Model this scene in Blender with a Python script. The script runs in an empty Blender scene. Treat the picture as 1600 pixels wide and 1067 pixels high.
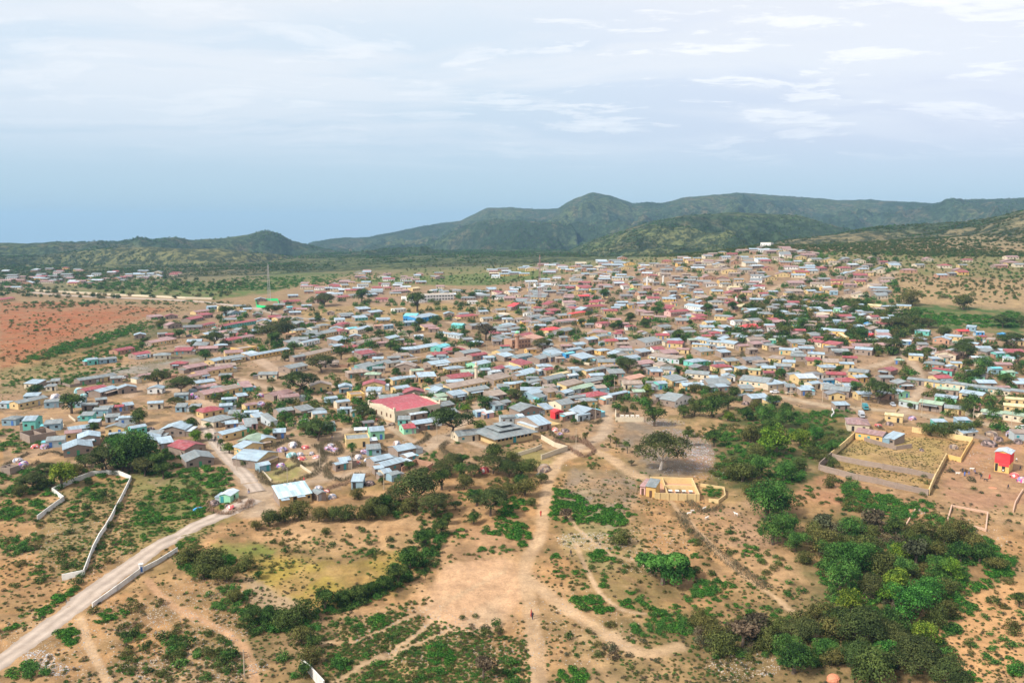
import bpy, bmesh, math, random
import numpy as np
from mathutils import Vector, Matrix
rnd = random.Random(7)
NR = np.random.RandomState(11)
SC = bpy.context.scene
COL = SC.collection
# ------------------------------------------------------------------ camera, sky, sun, exposure
CH, FPX, HORIZ = 80.0, 1232.0, 360.0
PITCH = math.atan((533.5 - HORIZ) / FPX)
cam_d = bpy.data.cameras.new('camera'); cam = bpy.data.objects.new('camera', cam_d); COL.objects.link(cam)
cam.location = (0, 0, CH); cam.rotation_euler = (math.pi / 2 - PITCH, 0, 0)
cam_d.sensor_width = 36; cam_d.lens = 36 * FPX / 1600; cam_d.clip_start = 1; cam_d.clip_end = 60000
SC.camera = cam
SC.view_settings.view_transform = 'Standard'; SC.view_settings.look = 'None'
SC.view_settings.gamma = 1; SC.view_settings.use_curve_mapping = False
SC.view_settings.exposure = 0.72
SUN_EL, SUN_AZ = math.radians(44), math.radians(238)     # azimuth clockwise from +Y (the view direction)
sun_d = bpy.data.lights.new('sun', 'SUN'); sun = bpy.data.objects.new('sun', sun_d); COL.objects.link(sun)
sun_d.energy = 3.5; sun_d.angle = math.radians(7); sun_d.color = (1, .94, .86)
sdir = Vector((math.sin(SUN_AZ) * math.cos(SUN_EL), math.cos(SUN_AZ) * math.cos(SUN_EL), math.sin(SUN_EL)))
sun.rotation_euler = (-sdir).to_track_quat('-Z', 'Y').to_euler(); sun.location = (0, 0, 500)
SC.cycles.use_denoising = True
SC.cycles.volume_bounces = 0; SC.cycles.max_bounces = 5; SC.cycles.diffuse_bounces = 2
SC.cycles.volume_max_steps = 64

class NT:
    """tiny node helper"""
    def __init__(s, tree): s.t = tree; s.n = tree.nodes; s.l = tree.links
    def add(s, typ, **kw):
        n = s.n.new(typ)
        for k, v in kw.items():
            if k == 'inp':
                for a, b in v.items():
                    if isinstance(b, bpy.types.NodeSocket): s.l.new(b, n.inputs[a])
                    else: n.inputs[a].default_value = b
            else: setattr(n, k, v)
        return n
    def math(s, op, a, b=0.0, c=None, clamp=False):
        n = s.n.new('ShaderNodeMath'); n.operation = op; n.use_clamp = clamp
        for i, v in enumerate((a, b) if c is None else (a, b, c)):
            if isinstance(v, bpy.types.NodeSocket): s.l.new(v, n.inputs[i])
            else: n.inputs[i].default_value = v
        return n.outputs[0]
    def mix(s, f, a, b, mode='MIX'):
        n = s.n.new('ShaderNodeMix'); n.data_type = 'RGBA'; n.blend_type = mode
        for i, v in ((0, f), (6, a), (7, b)):
            if isinstance(v, bpy.types.NodeSocket): s.l.new(v, n.inputs[i])
            else: n.inputs[i].default_value = (tuple(v) + (1,))[:4] if i > 0 else v
        return n.outputs[2]
    def ramp(s, f, stops, interp='LINEAR'):
        n = s.n.new('ShaderNodeValToRGB'); n.color_ramp.interpolation = interp
        s.l.new(f, n.inputs[0]); e = n.color_ramp.elements
        while len(e) < len(stops): e.new(.5)
        for i, (p, c) in enumerate(stops): e[i].position = p; e[i].color = (tuple(c) + (1,))[:4] if not isinstance(c, float) else (c, c, c, 1)
        return n.outputs[0]
    def noise(s, vec, scale, detail=3, rough=.55, **kw):
        n = s.add('ShaderNodeTexNoise', inp={'Scale': scale, 'Detail': detail, 'Roughness': rough}, **kw)
        if vec is not None: s.l.new(vec, n.inputs['Vector'])
        return n.outputs[0]

W = bpy.data.worlds.new('World'); SC.world = W; W.use_nodes = True
w = NT(W.node_tree); w.n.clear()
sky = w.add('ShaderNodeTexSky', sky_type='NISHITA', sun_disc=False, sun_elevation=SUN_EL, sun_rotation=SUN_AZ, altitude=1400, air_density=1.0, dust_density=1.5, ozone_density=1)
tc = w.add('ShaderNodeTexCoord'); sep = w.add('ShaderNodeSeparateXYZ', inp={0: tc.outputs['Generated']})
zz = w.math('MAXIMUM', sep.outputs[2], 0.0)
den = w.math('ADD', zz, .10)
px_ = w.math('DIVIDE', sep.outputs[0], den); py_ = w.math('DIVIDE', sep.outputs[1], den)
comb = w.add('ShaderNodeCombineXYZ', inp={0: px_, 1: w.math('MULTIPLY', py_, 1.0), 2: 0.0})
# veil of high cloud: darker blue-grey low down, paler upwards
K = 10 / 2 ** .72
veil = w.ramp(w.math('MULTIPLY', zz, 1.6, clamp=True), [(q, tuple(v * K / 10 for v in c_)) for q, c_ in ((0.0, (.42, .605, .73)), (.08, (.51, .68, .80)), (.18, (.64, .76, .88)), (.30, (.76, .87, .97)), (.46, (.90, .96, 1.02)), (1.0, (.90, .94, .99)))])
# lilac warmth towards the right side of the sky
lil = w.math('MULTIPLY', w.math('ADD', sep.outputs[0], .05, clamp=True), w.ramp(zz, [(0, 0.0), (.1, 1.0), (.3, .9)]), clamp=True)
veil = w.mix(w.math('MULTIPLY', lil, 1.0), veil, w.mix(1.0, veil, (1.22, 1.0, 1.05), 'MULTIPLY'))
warp = w.add('ShaderNodeTexNoise', inp={'Vector': comb.outputs[0], 'Scale': .7, 'Detail': 3.0})
wv = w.add('ShaderNodeVectorMath', operation='MULTIPLY_ADD', inp={0: warp.outputs[1], 1: (.9, .9, 0), 2: comb.outputs[0]})
mp = w.add('ShaderNodeMapping', inp={0: wv.outputs[0]}); mp.inputs['Rotation'].default_value = (0, 0, .35); mp.inputs['Scale'].default_value = (.45, 1.2, 1); mp.inputs['Location'].default_value = (3.1, 1.7, 0)
broad = w.ramp(w.noise(mp.outputs[0], .9, 5, .58), [(.40, 0.0), (.56, 1.0)], 'EASE')
mp2 = w.add('ShaderNodeMapping', inp={0: wv.outputs[0]}); mp2.inputs['Rotation'].default_value = (0, 0, -.25); mp2.inputs['Scale'].default_value = (.85, 1.7, 1); mp2.inputs['Location'].default_value = (1.3, 6.7, 0)
wisp = w.ramp(w.noise(mp2.outputs[0], 1.9, 9, .66), [(.52, 0.0), (.58, .6), (.66, 1.0)], 'EASE')
mask_up = w.ramp(zz, [(.07, 0.0), (.12, .5), (.18, 1.0)])
rightm = w.ramp(w.math('ADD', w.math('MULTIPLY', sep.outputs[0], 1.3), .5, clamp=True), [(0, .3), (.45, .55), (.7, 1.0)])
c1 = w.mix(w.math('MULTIPLY', w.math('MULTIPLY', broad, mask_up), .75), veil, (.97 * K / 10, .99 * K / 10, 1.02 * K / 10))
wf = w.math('MULTIPLY', w.math('MULTIPLY', wisp, mask_up), rightm)
c2 = w.mix(w.math('MULTIPLY', wf, .95), c1, (1.2 * K / 10, 1.18 * K / 10, 1.16 * K / 10))
ten = w.mix(1.0, c2, (10, 10, 10), 'MULTIPLY')
final = w.mix(.88, sky.outputs[0], ten)
bg = w.add('ShaderNodeBackground', inp={0: final, 1: .1})
wo = w.add('ShaderNodeOutputWorld', inp={0: bg.outputs[0]})

# ------------------------------------------------------------------ noise and terrain
_G = [NR.rand(256, 256) for _ in range(8)]
def vnoise(x, y, k=0):
    g = _G[k % 8]; x = np.asarray(x, float); y = np.asarray(y, float)
    xi = np.floor(x).astype(int); yi = np.floor(y).astype(int); fx = x - xi; fy = y - yi
    fx = fx * fx * (3 - 2 * fx); fy = fy * fy * (3 - 2 * fy)
    a = g[xi & 255, yi & 255]; b = g[(xi + 1) & 255, yi & 255]; c = g[xi & 255, (yi + 1) & 255]; d = g[(xi + 1) & 255, (yi + 1) & 255]
    return (a * (1 - fx) + b * fx) * (1 - fy) + (c * (1 - fx) + d * fx) * fy
def fbm(x, y, sc, oct=4, k=0, rough=.5):
    s = 0; a = 1; t = 0; x = np.asarray(x) / sc; y = np.asarray(y) / sc
    for i in range(oct):
        s = s + a * vnoise(x * 2 ** i + 17.3 * i, y * 2 ** i - 9.1 * i, k + i); t += a; a *= rough
    return s / t      # 0..1
def sstep(a, b, v): t = np.clip((v - a) / (b - a), 0, 1); return t * t * (3 - 2 * t)
_BP = np.array([-500, 0, 400, 800, 1000, 1200, 1400, 1600, 2100.])
_BR = np.array([0, 150, 300, 450, 600, 800, 1000, 1150, 1300, 1700, 2500, 3600, 4300, 5200, 10000.])
_BZ = np.array([
 [0, 0, 0, 0, 0, 0, 0, 0, 0], [0, 0, 0, 0, 0, 0, 0, 0, 0], [0, 0, 0, 0, 0, 0, 0, 0, 0], [0, 0, 0, 0, 0, 0, 1, 2, 3],
 [0, 0, 0, 2, 4, 8, 9, 10, 12], [0, 0, 0, 8, 16, 26, 26, 24, 26], [0, 0, 2, 14, 33, 52, 47, 42, 46], [1, 1, 5, 18, 38, 60, 56, 55, 60], [3, 3, 8, 22, 36, 52, 66, 76, 85],
 [6, 6, 12, 25, 30, 40, 60, 70, 80], [0, 0, 5, 15, 20, 30, 50, 60, 70], [-30, -30, -20, 0, 0, 20, 40, 50, 60], [-120, -120, -120, -60, 0, 20, 40, 50, 60], [-300] * 9, [-420] * 9], float)
RIDGES = [  # name, distance, front width, back width, skyline in photo pixels
 ('A', 4800, 2300, 900, [(380, 440), (470, 396), (485, 379), (510, 375), (540, 371), (575, 371), (600, 366), (640, 358), (680, 350), (720, 345), (750, 330), (762, 325), (800, 324), (840, 327), (870, 326), (882, 318), (895, 311), (925, 300), (950, 305), (985, 318), (1010, 316), (1030, 318), (1060, 310), (1100, 305), (1150, 301), (1200, 305), (1250, 308), (1300, 313), (1350, 312), (1400, 315), (1450, 318), (1480, 311), (1500, 312), (1550, 311), (1600, 309), (2000, 300)]),
 ('D', 3500, 900, 700, [(600, 420), (640, 392), (680, 376), (720, 357), (750, 346), (775, 342), (830, 346), (870, 348), (905, 358), (940, 372), (1000, 400)]),
 ('B', 3000, 1000, 700, [(-500, 385), (0, 380), (60, 379), (120, 378), (160, 376), (182, 378), (205, 375), (222, 370), (242, 375), (262, 372), (278, 371), (300, 375), (330, 374), (380, 369), (400, 364), (420, 361), (440, 365), (460, 377), (490, 384), (520, 391), (550, 400), (600, 430)]),
 ('G', 2200, 500, 400, [(-500, 400), (0, 402), (60, 400), (130, 392), (180, 388), (250, 386), (350, 390), (420, 396), (480, 404), (560, 425)]),
 ('C', 2300, 420, 400, [(490, 425), (520, 406), (560, 394), (600, 388), (650, 388), (700, 393), (760, 400), (830, 412), (900, 425)]),
 ('E', 2300, 900, 600, [(840, 425), (880, 398), (900, 386), (930, 374), (980, 358), (1020, 345), (1060, 338), (1100, 334), (1150, 332), (1200, 333), (1240, 336), (1280, 348), (1320, 358), (1400, 372), (1600, 380)]),
 ('F', 1600, 520, 500, [(1100, 400), (1190, 381), (1240, 374), (1300, 367), (1350, 357), (1400, 352), (1450, 350), (1500, 347), (1540, 340), (1570, 334), (1600, 326), (1700, 310), (2000, 290)]),
]
def T(x, y):
    x = np.asarray(x, float); y = np.asarray(y, float)
    r = np.hypot(x, y); a = np.clip(np.arctan2(x, np.maximum(y, 1e-3)), -1.2, 1.2)
    p = 800 + FPX * np.tan(a)
    # bilinear table
    i = np.clip(np.searchsorted(_BP, p) - 1, 0, len(_BP) - 2); fi = np.clip((p - _BP[i]) / (_BP[i + 1] - _BP[i]), 0, 1)
    j = np.clip(np.searchsorted(_BR, r) - 1, 0, len(_BR) - 2); fj = np.clip((r - _BR[j]) / (_BR[j + 1] - _BR[j]), 0, 1)
    base = (_BZ[j, i] * (1 - fi) + _BZ[j, i + 1] * fi) * (1 - fj) + (_BZ[j + 1, i] * (1 - fi) + _BZ[j + 1, i + 1] * fi) * fj
    z = base.copy(); rid = np.zeros_like(z)
    for nm, D, wf_, wb_, sk in RIDGES:
        yy = np.interp(p, [q[0] for q in sk], [q[1] for q in sk])
        # ray height at distance D along this azimuth
        cx = (p - 800) / FPX; cy = (533.5 - yy) / FPX
        fwd = math.cos(PITCH) + cy * math.sin(PITCH); up = -math.sin(PITCH) + cy * math.cos(PITCH)
        zk = CH + D * up / np.hypot(fwd, cx * 1.0)
        Dn = D * (1 + .05 * np.sin(p / 90 + D))
        zk = CH + (zk - CH) * Dn / D
        t = (r - Dn) / np.where(r < Dn, wf_, wb_)
        s = np.clip(1 - np.abs(t), 0, 1); s = s * s * (3 - 2 * s) * .55 + s * .45
        off = (p < sk[0][0]) | (p > sk[-1][0])
        cand = np.where(off, -1e3, base + (zk - base) * s - 12 * (1 - s) * (t < 0))
        m = cand > z
        z = np.where(m, cand, z); rid = np.where(m, s, rid)
    far = sstep(900, 2600, r)
    # erosion spurs on the hills (kept small near crests)
    n = (1 - np.abs(2 * fbm(x, y, 420, 5, 2) - 1)) ** 1.5
    rm = sstep(.02, .3, rid) * (1 - sstep(.72, .98, rid))
    z = z - rm * far * (1 - n) * 190 + rm * far * (fbm(x, y, 150, 5, 5, .6) - .5) * 120
    z = z + far * (fbm(x, y, 60, 3, 1) - .5) * 9
    near = 1 - sstep(230, 330, r)
    z = z + (fbm(x, y, 38, 4, 3) - .5) * (2.6 * near + .6)
    gul = 1 - np.abs(2 * fbm(x, y, 14, 3, 6) - 1)
    z = z - near * np.clip(gul - .75, 0, 1) * 2.4
    # the dry stream bed between the dark trees
    return z
def proj(x, y, z):
    dz = z - CH; f = y * math.cos(PITCH) - dz * math.sin(PITCH); u = y * math.sin(PITCH) + dz * math.cos(PITCH)
    f = np.maximum(f, .1)
    return 800 + FPX * x / f, 533.5 - FPX * u / f
_RS = np.exp(np.linspace(math.log(70), math.log(6000), 900)); _CX = np.arange(-240, 1848, 8.0)
_aa = np.arctan2((_CX - 800) / FPX, math.cos(PITCH)); _TC = T(_RS[None, :] * np.sin(_aa)[:, None], _RS[None, :] * np.cos(_aa)[:, None])   # ground profile along each column of rays
def at_many(px, py):
    """ground points seen at photo pixels -> (n,3)"""
    px = np.asarray(px, float); py = np.asarray(py, float)
    cx = (px - 800) / FPX; cy = (533.5 - py) / FPX
    fwd = math.cos(PITCH) + cy * math.sin(PITCH); up = -math.sin(PITCH) + cy * math.cos(PITCH)
    hl = np.hypot(cx, fwd); col = 800 + FPX * cx / fwd * math.cos(PITCH)
    u = np.clip((col + 240) / 8, 0, len(_CX) - 1.001); i = u.astype(int); fu = (u - i)[:, None]
    r = np.empty(len(px))
    for s0 in range(0, len(px), 4000):
        q = slice(s0, s0 + 4000); H = _TC[i[q]] * (1 - fu[q]) + _TC[i[q] + 1] * fu[q]
        d = CH + _RS[None] * (up[q] / hl[q])[:, None] - H; k = np.argmax(d < 0, 1); k = np.where(d.min(1) >= 0, len(_RS) - 1, np.maximum(k, 1))
        n_ = np.arange(len(k)); d0 = d[n_, k - 1]; d1 = d[n_, k]; f = np.clip(d0 / (d0 - d1 + 1e-9), 0, 1); r[q] = _RS[k - 1] + (_RS[k] - _RS[k - 1]) * f
    x, y = r * cx / hl, r * fwd / hl
    return np.stack([x, y, T(x, y)], 1)
def at(px, py): return Vector(at_many([px], [py])[0])
def mpp(p):  # metres per photo pixel at a world point
    return math.sqrt(p.x ** 2 + p.y ** 2 + (CH - p.z) ** 2) / FPX * .97
# ------------------------------------------------------------------ tagging
def tag(o, label=None, cat=None, group=None, kind=None):
    if label: o['label'] = label
    if cat: o['category'] = cat
    if group: o['group'] = group
    if kind: o['kind'] = kind
    return o
def link(name, me, mat=None, parent=None, loc=None, rz=None):
    o = bpy.data.objects.new(name, me); COL.objects.link(o)
    if mat is not None and len(me.materials) == 0: me.materials.append(mat)
    if parent is not None: o.parent = parent
    if loc is not None: o.location = loc
    if rz is not None: o.rotation_euler = (0, 0, rz)
    return o
def empty(name, loc, rz=0):
    o = bpy.data.objects.new(name, None); COL.objects.link(o); o.location = loc; o.rotation_euler = (0, 0, rz); o.empty_display_size = .5
    return o
def mesh_np(name, V, F, mats=(), mi=None, smooth=False):
    """fast mesh from arrays; F is (n,3) or (n,4)"""
    me = bpy.data.meshes.new(name); V = np.asarray(V, np.float32); F = np.asarray(F, np.int32)
    me.vertices.add(len(V)); me.vertices.foreach_set('co', V.ravel())
    n, k = F.shape; me.loops.add(n * k); me.loops.foreach_set('vertex_index', F.ravel())
    me.polygons.add(n); me.polygons.foreach_set('loop_start', np.arange(n, dtype=np.int32) * k)
    for m in mats: me.materials.append(m)
    if mi is not None: me.polygons.foreach_set('material_index', np.asarray(mi, np.int32))
    me.polygons.foreach_set('use_smooth', np.full(n, smooth))
    me.update(calc_edges=True)
    return me
# ------------------------------------------------------------------ materials
MATS = {}
def new_mat(name, rough=.85):
    m = bpy.data.materials.new(name); m.use_nodes = True; t = NT(m.node_tree); b = t.n['Principled BSDF']
    b.inputs['Roughness'].default_value = rough
    b.inputs['Specular IOR Level'].default_value = .25
    MATS[name] = m; return m, t, b
def paint_mat(name, col, rough=.85, spots=.25, scale=.6, spec=.25):
    """weathered plaster or paint"""
    m, t, b = new_mat(name, rough); g = t.add('ShaderNodeTexCoord'); oi = t.add('ShaderNodeObjectInfo')
    v = t.add('ShaderNodeVectorMath', operation='ADD', inp={0: g.outputs['Object'], 1: oi.outputs['Location']}).outputs[0]
    n1 = t.noise(v, scale, 5, .65); n2 = t.noise(v, scale * 6, 3, .6)
    f = t.math('ADD', t.math('MULTIPLY', t.math('SUBTRACT', n1, .5), spots * 2.2), t.math('MULTIPLY', t.math('SUBTRACT', n2, .5), spots))
    rr = t.math('MULTIPLY', t.math('SUBTRACT', oi.outputs['Random'], .5), .25)
    f = t.math('ADD', t.math('ADD', f, rr), 1.0)
    c = t.mix(1.0, col, t.add('ShaderNodeCombineColor', inp={0: f, 1: f, 2: t.math('MULTIPLY', f, .98)}).outputs[0], 'MULTIPLY')
    dirt = t.ramp(n1, [(.55, 0.0), (.75, .5)])
    c = t.mix(t.math('MULTIPLY', dirt, spots * 1.6), c, (.30, .22, .16))
    t.l.new(c, b.inputs['Base Color']); b.inputs['Specular IOR Level'].default_value = spec
    bp = t.add('ShaderNodeBump', inp={'Strength': .3, 'Distance': .05, 'Height': n2}); t.l.new(bp.outputs[0], b.inputs['Normal'])
    return m
def block_mat(name, col, mortar):
    m, t, b = new_mat(name, .95); g = t.add('ShaderNodeTexCoord')
    gm = t.add('ShaderNodeNewGeometry')
    # blocks follow the wall whichever way it faces
    s = t.add('ShaderNodeSeparateXYZ', inp={0: g.outputs['Object']})
    h = t.math('ADD', s.outputs[0], s.outputs[1])
    v = t.add('ShaderNodeCombineXYZ', inp={0: h, 1: s.outputs[2], 2: 0.0}).outputs[0]
    br = t.add('ShaderNodeTexBrick', inp={'Vector': v, 'Color1': tuple(col) + (1,), 'Color2': tuple(q * .82 for q in col) + (1,), 'Mortar': tuple(mortar) + (1,), 'Scale': 1.0, 'Mortar Size': .012, 'Brick Width': .42, 'Row Height': .22})
    oi = t.add('ShaderNodeObjectInfo')
    n = t.noise(g.outputs['Object'], .7, 4, .6)
    f = t.math('ADD', t.math('ADD', .72, t.math('MULTIPLY', n, .42)), t.math('MULTIPLY', oi.outputs['Random'], .16))
    c = t.mix(1.0, br.outputs[0], t.add('ShaderNodeCombineColor', inp={0: f, 1: f, 2: f}).outputs[0], 'MULTIPLY')
    t.l.new(c, b.inputs['Base Color'])
    bp = t.add('ShaderNodeBump', inp={'Strength': .5, 'Distance': .02, 'Height': br.outputs[1]}); bp.invert = True
    t.l.new(bp.outputs[0], b.inputs['Normal']); return m
def roof_mat(name, col, rust=.25, rough=.5, metal=.0, sheets=.34):
    """corrugated sheets laid side by side, each aged a little differently"""
    m, t, b = new_mat(name, rough); g = t.add('ShaderNodeTexCoord'); oi = t.add('ShaderNodeObjectInfo')
    s = t.add('ShaderNodeSeparateXYZ', inp={0: g.outputs['Object']})
    sx = t.math('FLOOR', t.math('MULTIPLY', s.outputs[0], 1 / .85))
    wn = t.add('ShaderNodeTexWhiteNoise', noise_dimensions='2D', inp={0: t.add('ShaderNodeCombineXYZ', inp={0: sx, 1: t.math('ADD', t.math('FLOOR', t.math('MULTIPLY', s.outputs[1], .3)), oi.outputs['Random']), 2: 0.0}).outputs[0]})
    f = t.math('ADD', 1 - sheets * .5, t.math('MULTIPLY', wn.outputs[0], sheets))
    f = t.math('MULTIPLY', f, t.math('ADD', .86, t.math('MULTIPLY', oi.outputs['Random'], .28)))
    # a line at each sheet lap
    fr = t.math('FRACT', t.math('MULTIPLY', s.outputs[0], 1 / .85))
    lap = t.math('LESS_THAN', fr, .07); f = t.math('MULTIPLY', f, t.math('SUBTRACT', 1.0, t.math('MULTIPLY', lap, .28)))
    c = t.mix(1.0, col, t.add('ShaderNodeCombineColor', inp={0: f, 1: f, 2: f}).outputs[0], 'MULTIPLY')
    v = t.add('ShaderNodeVectorMath', operation='ADD', inp={0: g.outputs['Object'], 1: oi.outputs['Location']}).outputs[0]
    n = t.noise(v, .35, 5, .7)
    c = t.mix(t.math('MULTIPLY', t.ramp(n, [(.5, 0.0), (.68, 1.0)]), rust), c, (.19, .11, .075))
    stv = t.add('ShaderNodeMapping', inp={0: v}); stv.inputs['Scale'].default_value = (3.2, .35, 1)
    c = t.mix(t.math('MULTIPLY', t.ramp(t.noise(stv.outputs[0], 1.0, 4, .7), [(.52, 0.0), (.7, 1.0)]), min(1, rust * 1.5 + .1)), c, (.24, .17, .13))
    c = t.mix(t.ramp(t.noise(v, .8, 3, .6), [(.5, 0.0), (.75, .22)]), c, (.6, .6, .6))
    t.l.new(c, b.inputs['Base Color']); b.inputs['Metallic'].default_value = metal; b.inputs['Specular IOR Level'].default_value = .4
    wv = t.add('ShaderNodeTexWave', inp={'Vector': g.outputs['Object'], 'Scale': 2.1, 'Distortion': 0.0})
    bp = t.add('ShaderNodeBump', inp={'Strength': .35, 'Distance': .03, 'Height': wv.outputs[1]}); t.l.new(bp.outputs[0], b.inputs['Normal'])
    return m
def leaf_mat(name, c1, c2, c3, var=.35, trans=.25):
    m, t, b = new_mat(name, .75); oi = t.add('ShaderNodeObjectInfo'); g = t.add('ShaderNodeTexCoord'); gm = t.add('ShaderNodeNewGeometry')
    n = t.noise(g.outputs['Object'], 4.2, 2, .5)
    fac = t.math('ADD', t.math('ADD', .5, t.math('MULTIPLY', t.math('SUBTRACT', n, .5), 2.3)), t.math('MULTIPLY', t.math('SUBTRACT', gm.outputs['Random Per Island'], .5), .6))
    c = t.ramp(fac, [(.22, c1), (.5, c2), (.78, c3)])
    f = t.math('ADD', 1 - var * .5, t.math('MULTIPLY', oi.outputs['Random'], var))
    r2 = t.math('FRACT', t.math('MULTIPLY', oi.outputs['Random'], 7.31))
    c = t.mix(1.0, c, t.add('ShaderNodeCombineColor', inp={0: t.math('MULTIPLY', f, t.math('ADD', .8, t.math('MULTIPLY', r2, .5))), 1: f, 2: t.math('MULTIPLY', f, t.math('ADD', .8, t.math('MULTIPLY', r2, .2)))}).outputs[0], 'MULTIPLY')
    t.l.new(c, b.inputs['Base Color']); b.inputs['Specular IOR Level'].default_value = .15
    tr = t.add('ShaderNodeBsdfTranslucent', inp={0: c}); mx = t.add('ShaderNodeMixShader', inp={0: trans, 1: b.outputs[0], 2: tr.outputs[0]})
    t.l.new(mx.outputs[0], t.n['Material Output'].inputs[0]); return m
def plain(name, col, rough=.7, spec=.3, metal=0):
    m, t, b = new_mat(name, rough); oi = t.add('ShaderNodeObjectInfo'); g = t.add('ShaderNodeTexCoord')
    n = t.noise(g.outputs['Object'], 1.5, 3, .6)
    f = t.math('ADD', .82, t.math('MULTIPLY', n, .36))
    t.l.new(t.mix(1.0, col, t.add('ShaderNodeCombineColor', inp={0: f, 1: f, 2: f}).outputs[0], 'MULTIPLY'), b.inputs['Base Color'])
    b.inputs['Specular IOR Level'].default_value = spec; b.inputs['Metallic'].default_value = metal; return m

WALLC = {'y': ('cream_yellow', (.60, .44, .22)), 'c': ('off_white', (.60, .51, .38)), 'o': ('ochre_yellow', (.66, .42, .15)), 'w': ('white', (.74, .72, .69)), 'n': ('mint_green', (.28, .58, .38)),
         't': ('turquoise', (.14, .44, .38)), 'g': ('blue_grey', (.42, .47, .49)), 'b': ('pale_blue', (.24, .36, .43)), 'B': ('bright_blue', (.05, .30, .62)), 'p': ('pink', (.62, .38, .34)),
         'k': ('brick_brown', (.42, .24, .16)), 'r': ('red', (.55, .07, .06)), 'R': ('bright_red', (.72, .05, .06)), 'd': ('dark_grey', (.16, .16, .17))}
WALLN = {'y': 'cream-yellow', 'c': 'off-white', 'o': 'ochre', 'w': 'white', 'n': 'mint-green', 't': 'turquoise', 'g': 'grey-blue', 'b': 'pale-blue', 'B': 'bright-blue', 'p': 'pink', 'k': 'brown', 'r': 'red', 'R': 'bright-red', 'd': 'dark-grey', 'u': 'bare-block'}
WM = {k: paint_mat('plaster_' + n, c) for k, (n, c) in WALLC.items()}
M_STAIN = paint_mat('stained_white_plaster', (.66, .64, .60), .9, .6, .25)
WM['u'] = block_mat('bare_concrete_block', (.31, .235, .185), (.28, .23, .20))
ROOFC = {'b': ('pale zinc', (.30, .395, .46), .2), 'g': ('grey', (.20, .235, .24), .3), 'd': ('dark grey', (.16, .17, .18), .3), 'r': ('dusky red', (.30, .045, .055), .25), 'R': ('bright red', (.62, .035, .04), .05),
         'p': ('faded pink', (.33, .19, .18), .4), 't': ('tan', (.29, .22, .17), .4), 'n': ('pale green', (.28, .38, .27), .2), 'N': ('bright green', (.10, .62, .12), .0), 'w': ('white', (.46, .53, .58), .14),
         's': ('turquoise', (.14, .50, .55), .05), 'k': ('orange-brown', (.46, .24, .16), .25), 'B': ('blue', (.06, .32, .62), .0), 'y': ('yellow', (.62, .50, .26), .1), 'G2': ('red', (.5, .05, .05), .0), 'c': ('cream', (.60, .50, .36), .1)}
RM = {k: roof_mat('roof_' + n.replace(' ', '_'), c, ru) for k, (n, c, ru) in ROOFC.items()}
ROOFN = {k: n for k, (n, c, ru) in ROOFC.items()}
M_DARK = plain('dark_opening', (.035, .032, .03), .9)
M_SHUT = {'teal': plain('teal_paint', (.05, .28, .30)), 'brown': plain('brown_wood', (.12, .06, .035)), 'blue': plain('blue_paint', (.06, .16, .42)), 'green': plain('green_paint', (.05, .25, .12)), 'grey': plain('grey_metal', (.3, .31, .33))}
M_TRIM = plain('white_trim', (.72, .68, .6)); M_BARK = plain('bark', (.13, .095, .07), .95); M_BARKW = plain('pale_bark', (.55, .48, .42), .95)
M_TWIG = plain('dry_twigs', (.105, .085, .045), .95); M_TWIG2 = plain('brown_sticks', (.26, .16, .10), .95)
M_STEEL = plain('galvanised_steel', (.45, .42, .42), .5); M_REDSTEEL = plain('red_steel', (.34, .20, .18), .5)
M_TYRE = plain('tyre_rubber', (.02, .02, .02)); M_GLASS = plain('dark_glass', (.03, .04, .05), .15, .6)
M_STONE = plain('pale_stone', (.46, .37, .27), .95)
L_DARK = leaf_mat('leaves_dark', (.010, .026, .008), (.038, .088, .020), (.10, .17, .038))
L_MID = leaf_mat('leaves_mid', (.014, .050, .012), (.052, .150, .028), (.12, .27, .055))
L_BRIGHT = leaf_mat('leaves_bright', (.012, .055, .008), (.045, .170, .020), (.13, .31, .045))
L_LIME = leaf_mat('leaves_lime', (.035, .075, .010), (.10, .185, .022), (.23, .33, .04))
L_OLIVE = leaf_mat('leaves_olive', (.040, .050, .016), (.085, .105, .030), (.150, .165, .048))
L_GREY = leaf_mat('twigs_grey', (.050, .045, .028), (.095, .085, .052), (.15, .135, .085))
L_ACACIA = leaf_mat('leaves_acacia', (.028, .042, .014), (.055, .080, .024), (.100, .125, .040))
# ------------------------------------------------------------------ ground
NA, NRR = 820, 640
az = np.radians(np.linspace(-47, 47, NA)); rr_ = np.exp(np.linspace(math.log(45), math.log(9500), NRR))
RR, AA = np.meshgrid(rr_, az, indexing='ij'); GX = RR * np.sin(AA); GY = RR * np.cos(AA); GZ = T(GX, GY)
PX, PY = proj(GX, GY, GZ)
JX = PX + (fbm(GX, GY, 9, 3, 2) - .5) * 26 * np.clip(300 / RR, .15, 1.4); JY = PY + (fbm(GX, GY, 9, 3, 4) - .5) * 14 * np.clip(300 / RR, .15, 1.4)
def inpoly(P, x, y):
    c = np.zeros(x.shape, bool); n = len(P)
    for i in range(n):
        (x1, y1), (x2, y2) = P[i], P[(i + 1) % n]
        if y1 == y2: continue
        c ^= ((y1 > y) != (y2 > y)) & (x < (x2 - x1) * (y - y1) / (y2 - y1) + x1)
    return c
def pts(s): v = [float(q) for q in s.replace(',', ' ').split()]; return list(zip(v[::2], v[1::2]))
C = np.zeros(RR.shape + (3,)); C[:] = (.43, .25, .128)
big = fbm(GX, GY, 60, 4, 1); mid = fbm(GX, GY, 12, 4, 5); fine = fbm(GX, GY, 3.2, 3, 7)
def lay(mask, col, a=1.0):
    m = (np.clip(mask, 0, 1) * a)[..., None]; C[:] = C * (1 - m) + np.array(col) * m
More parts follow.
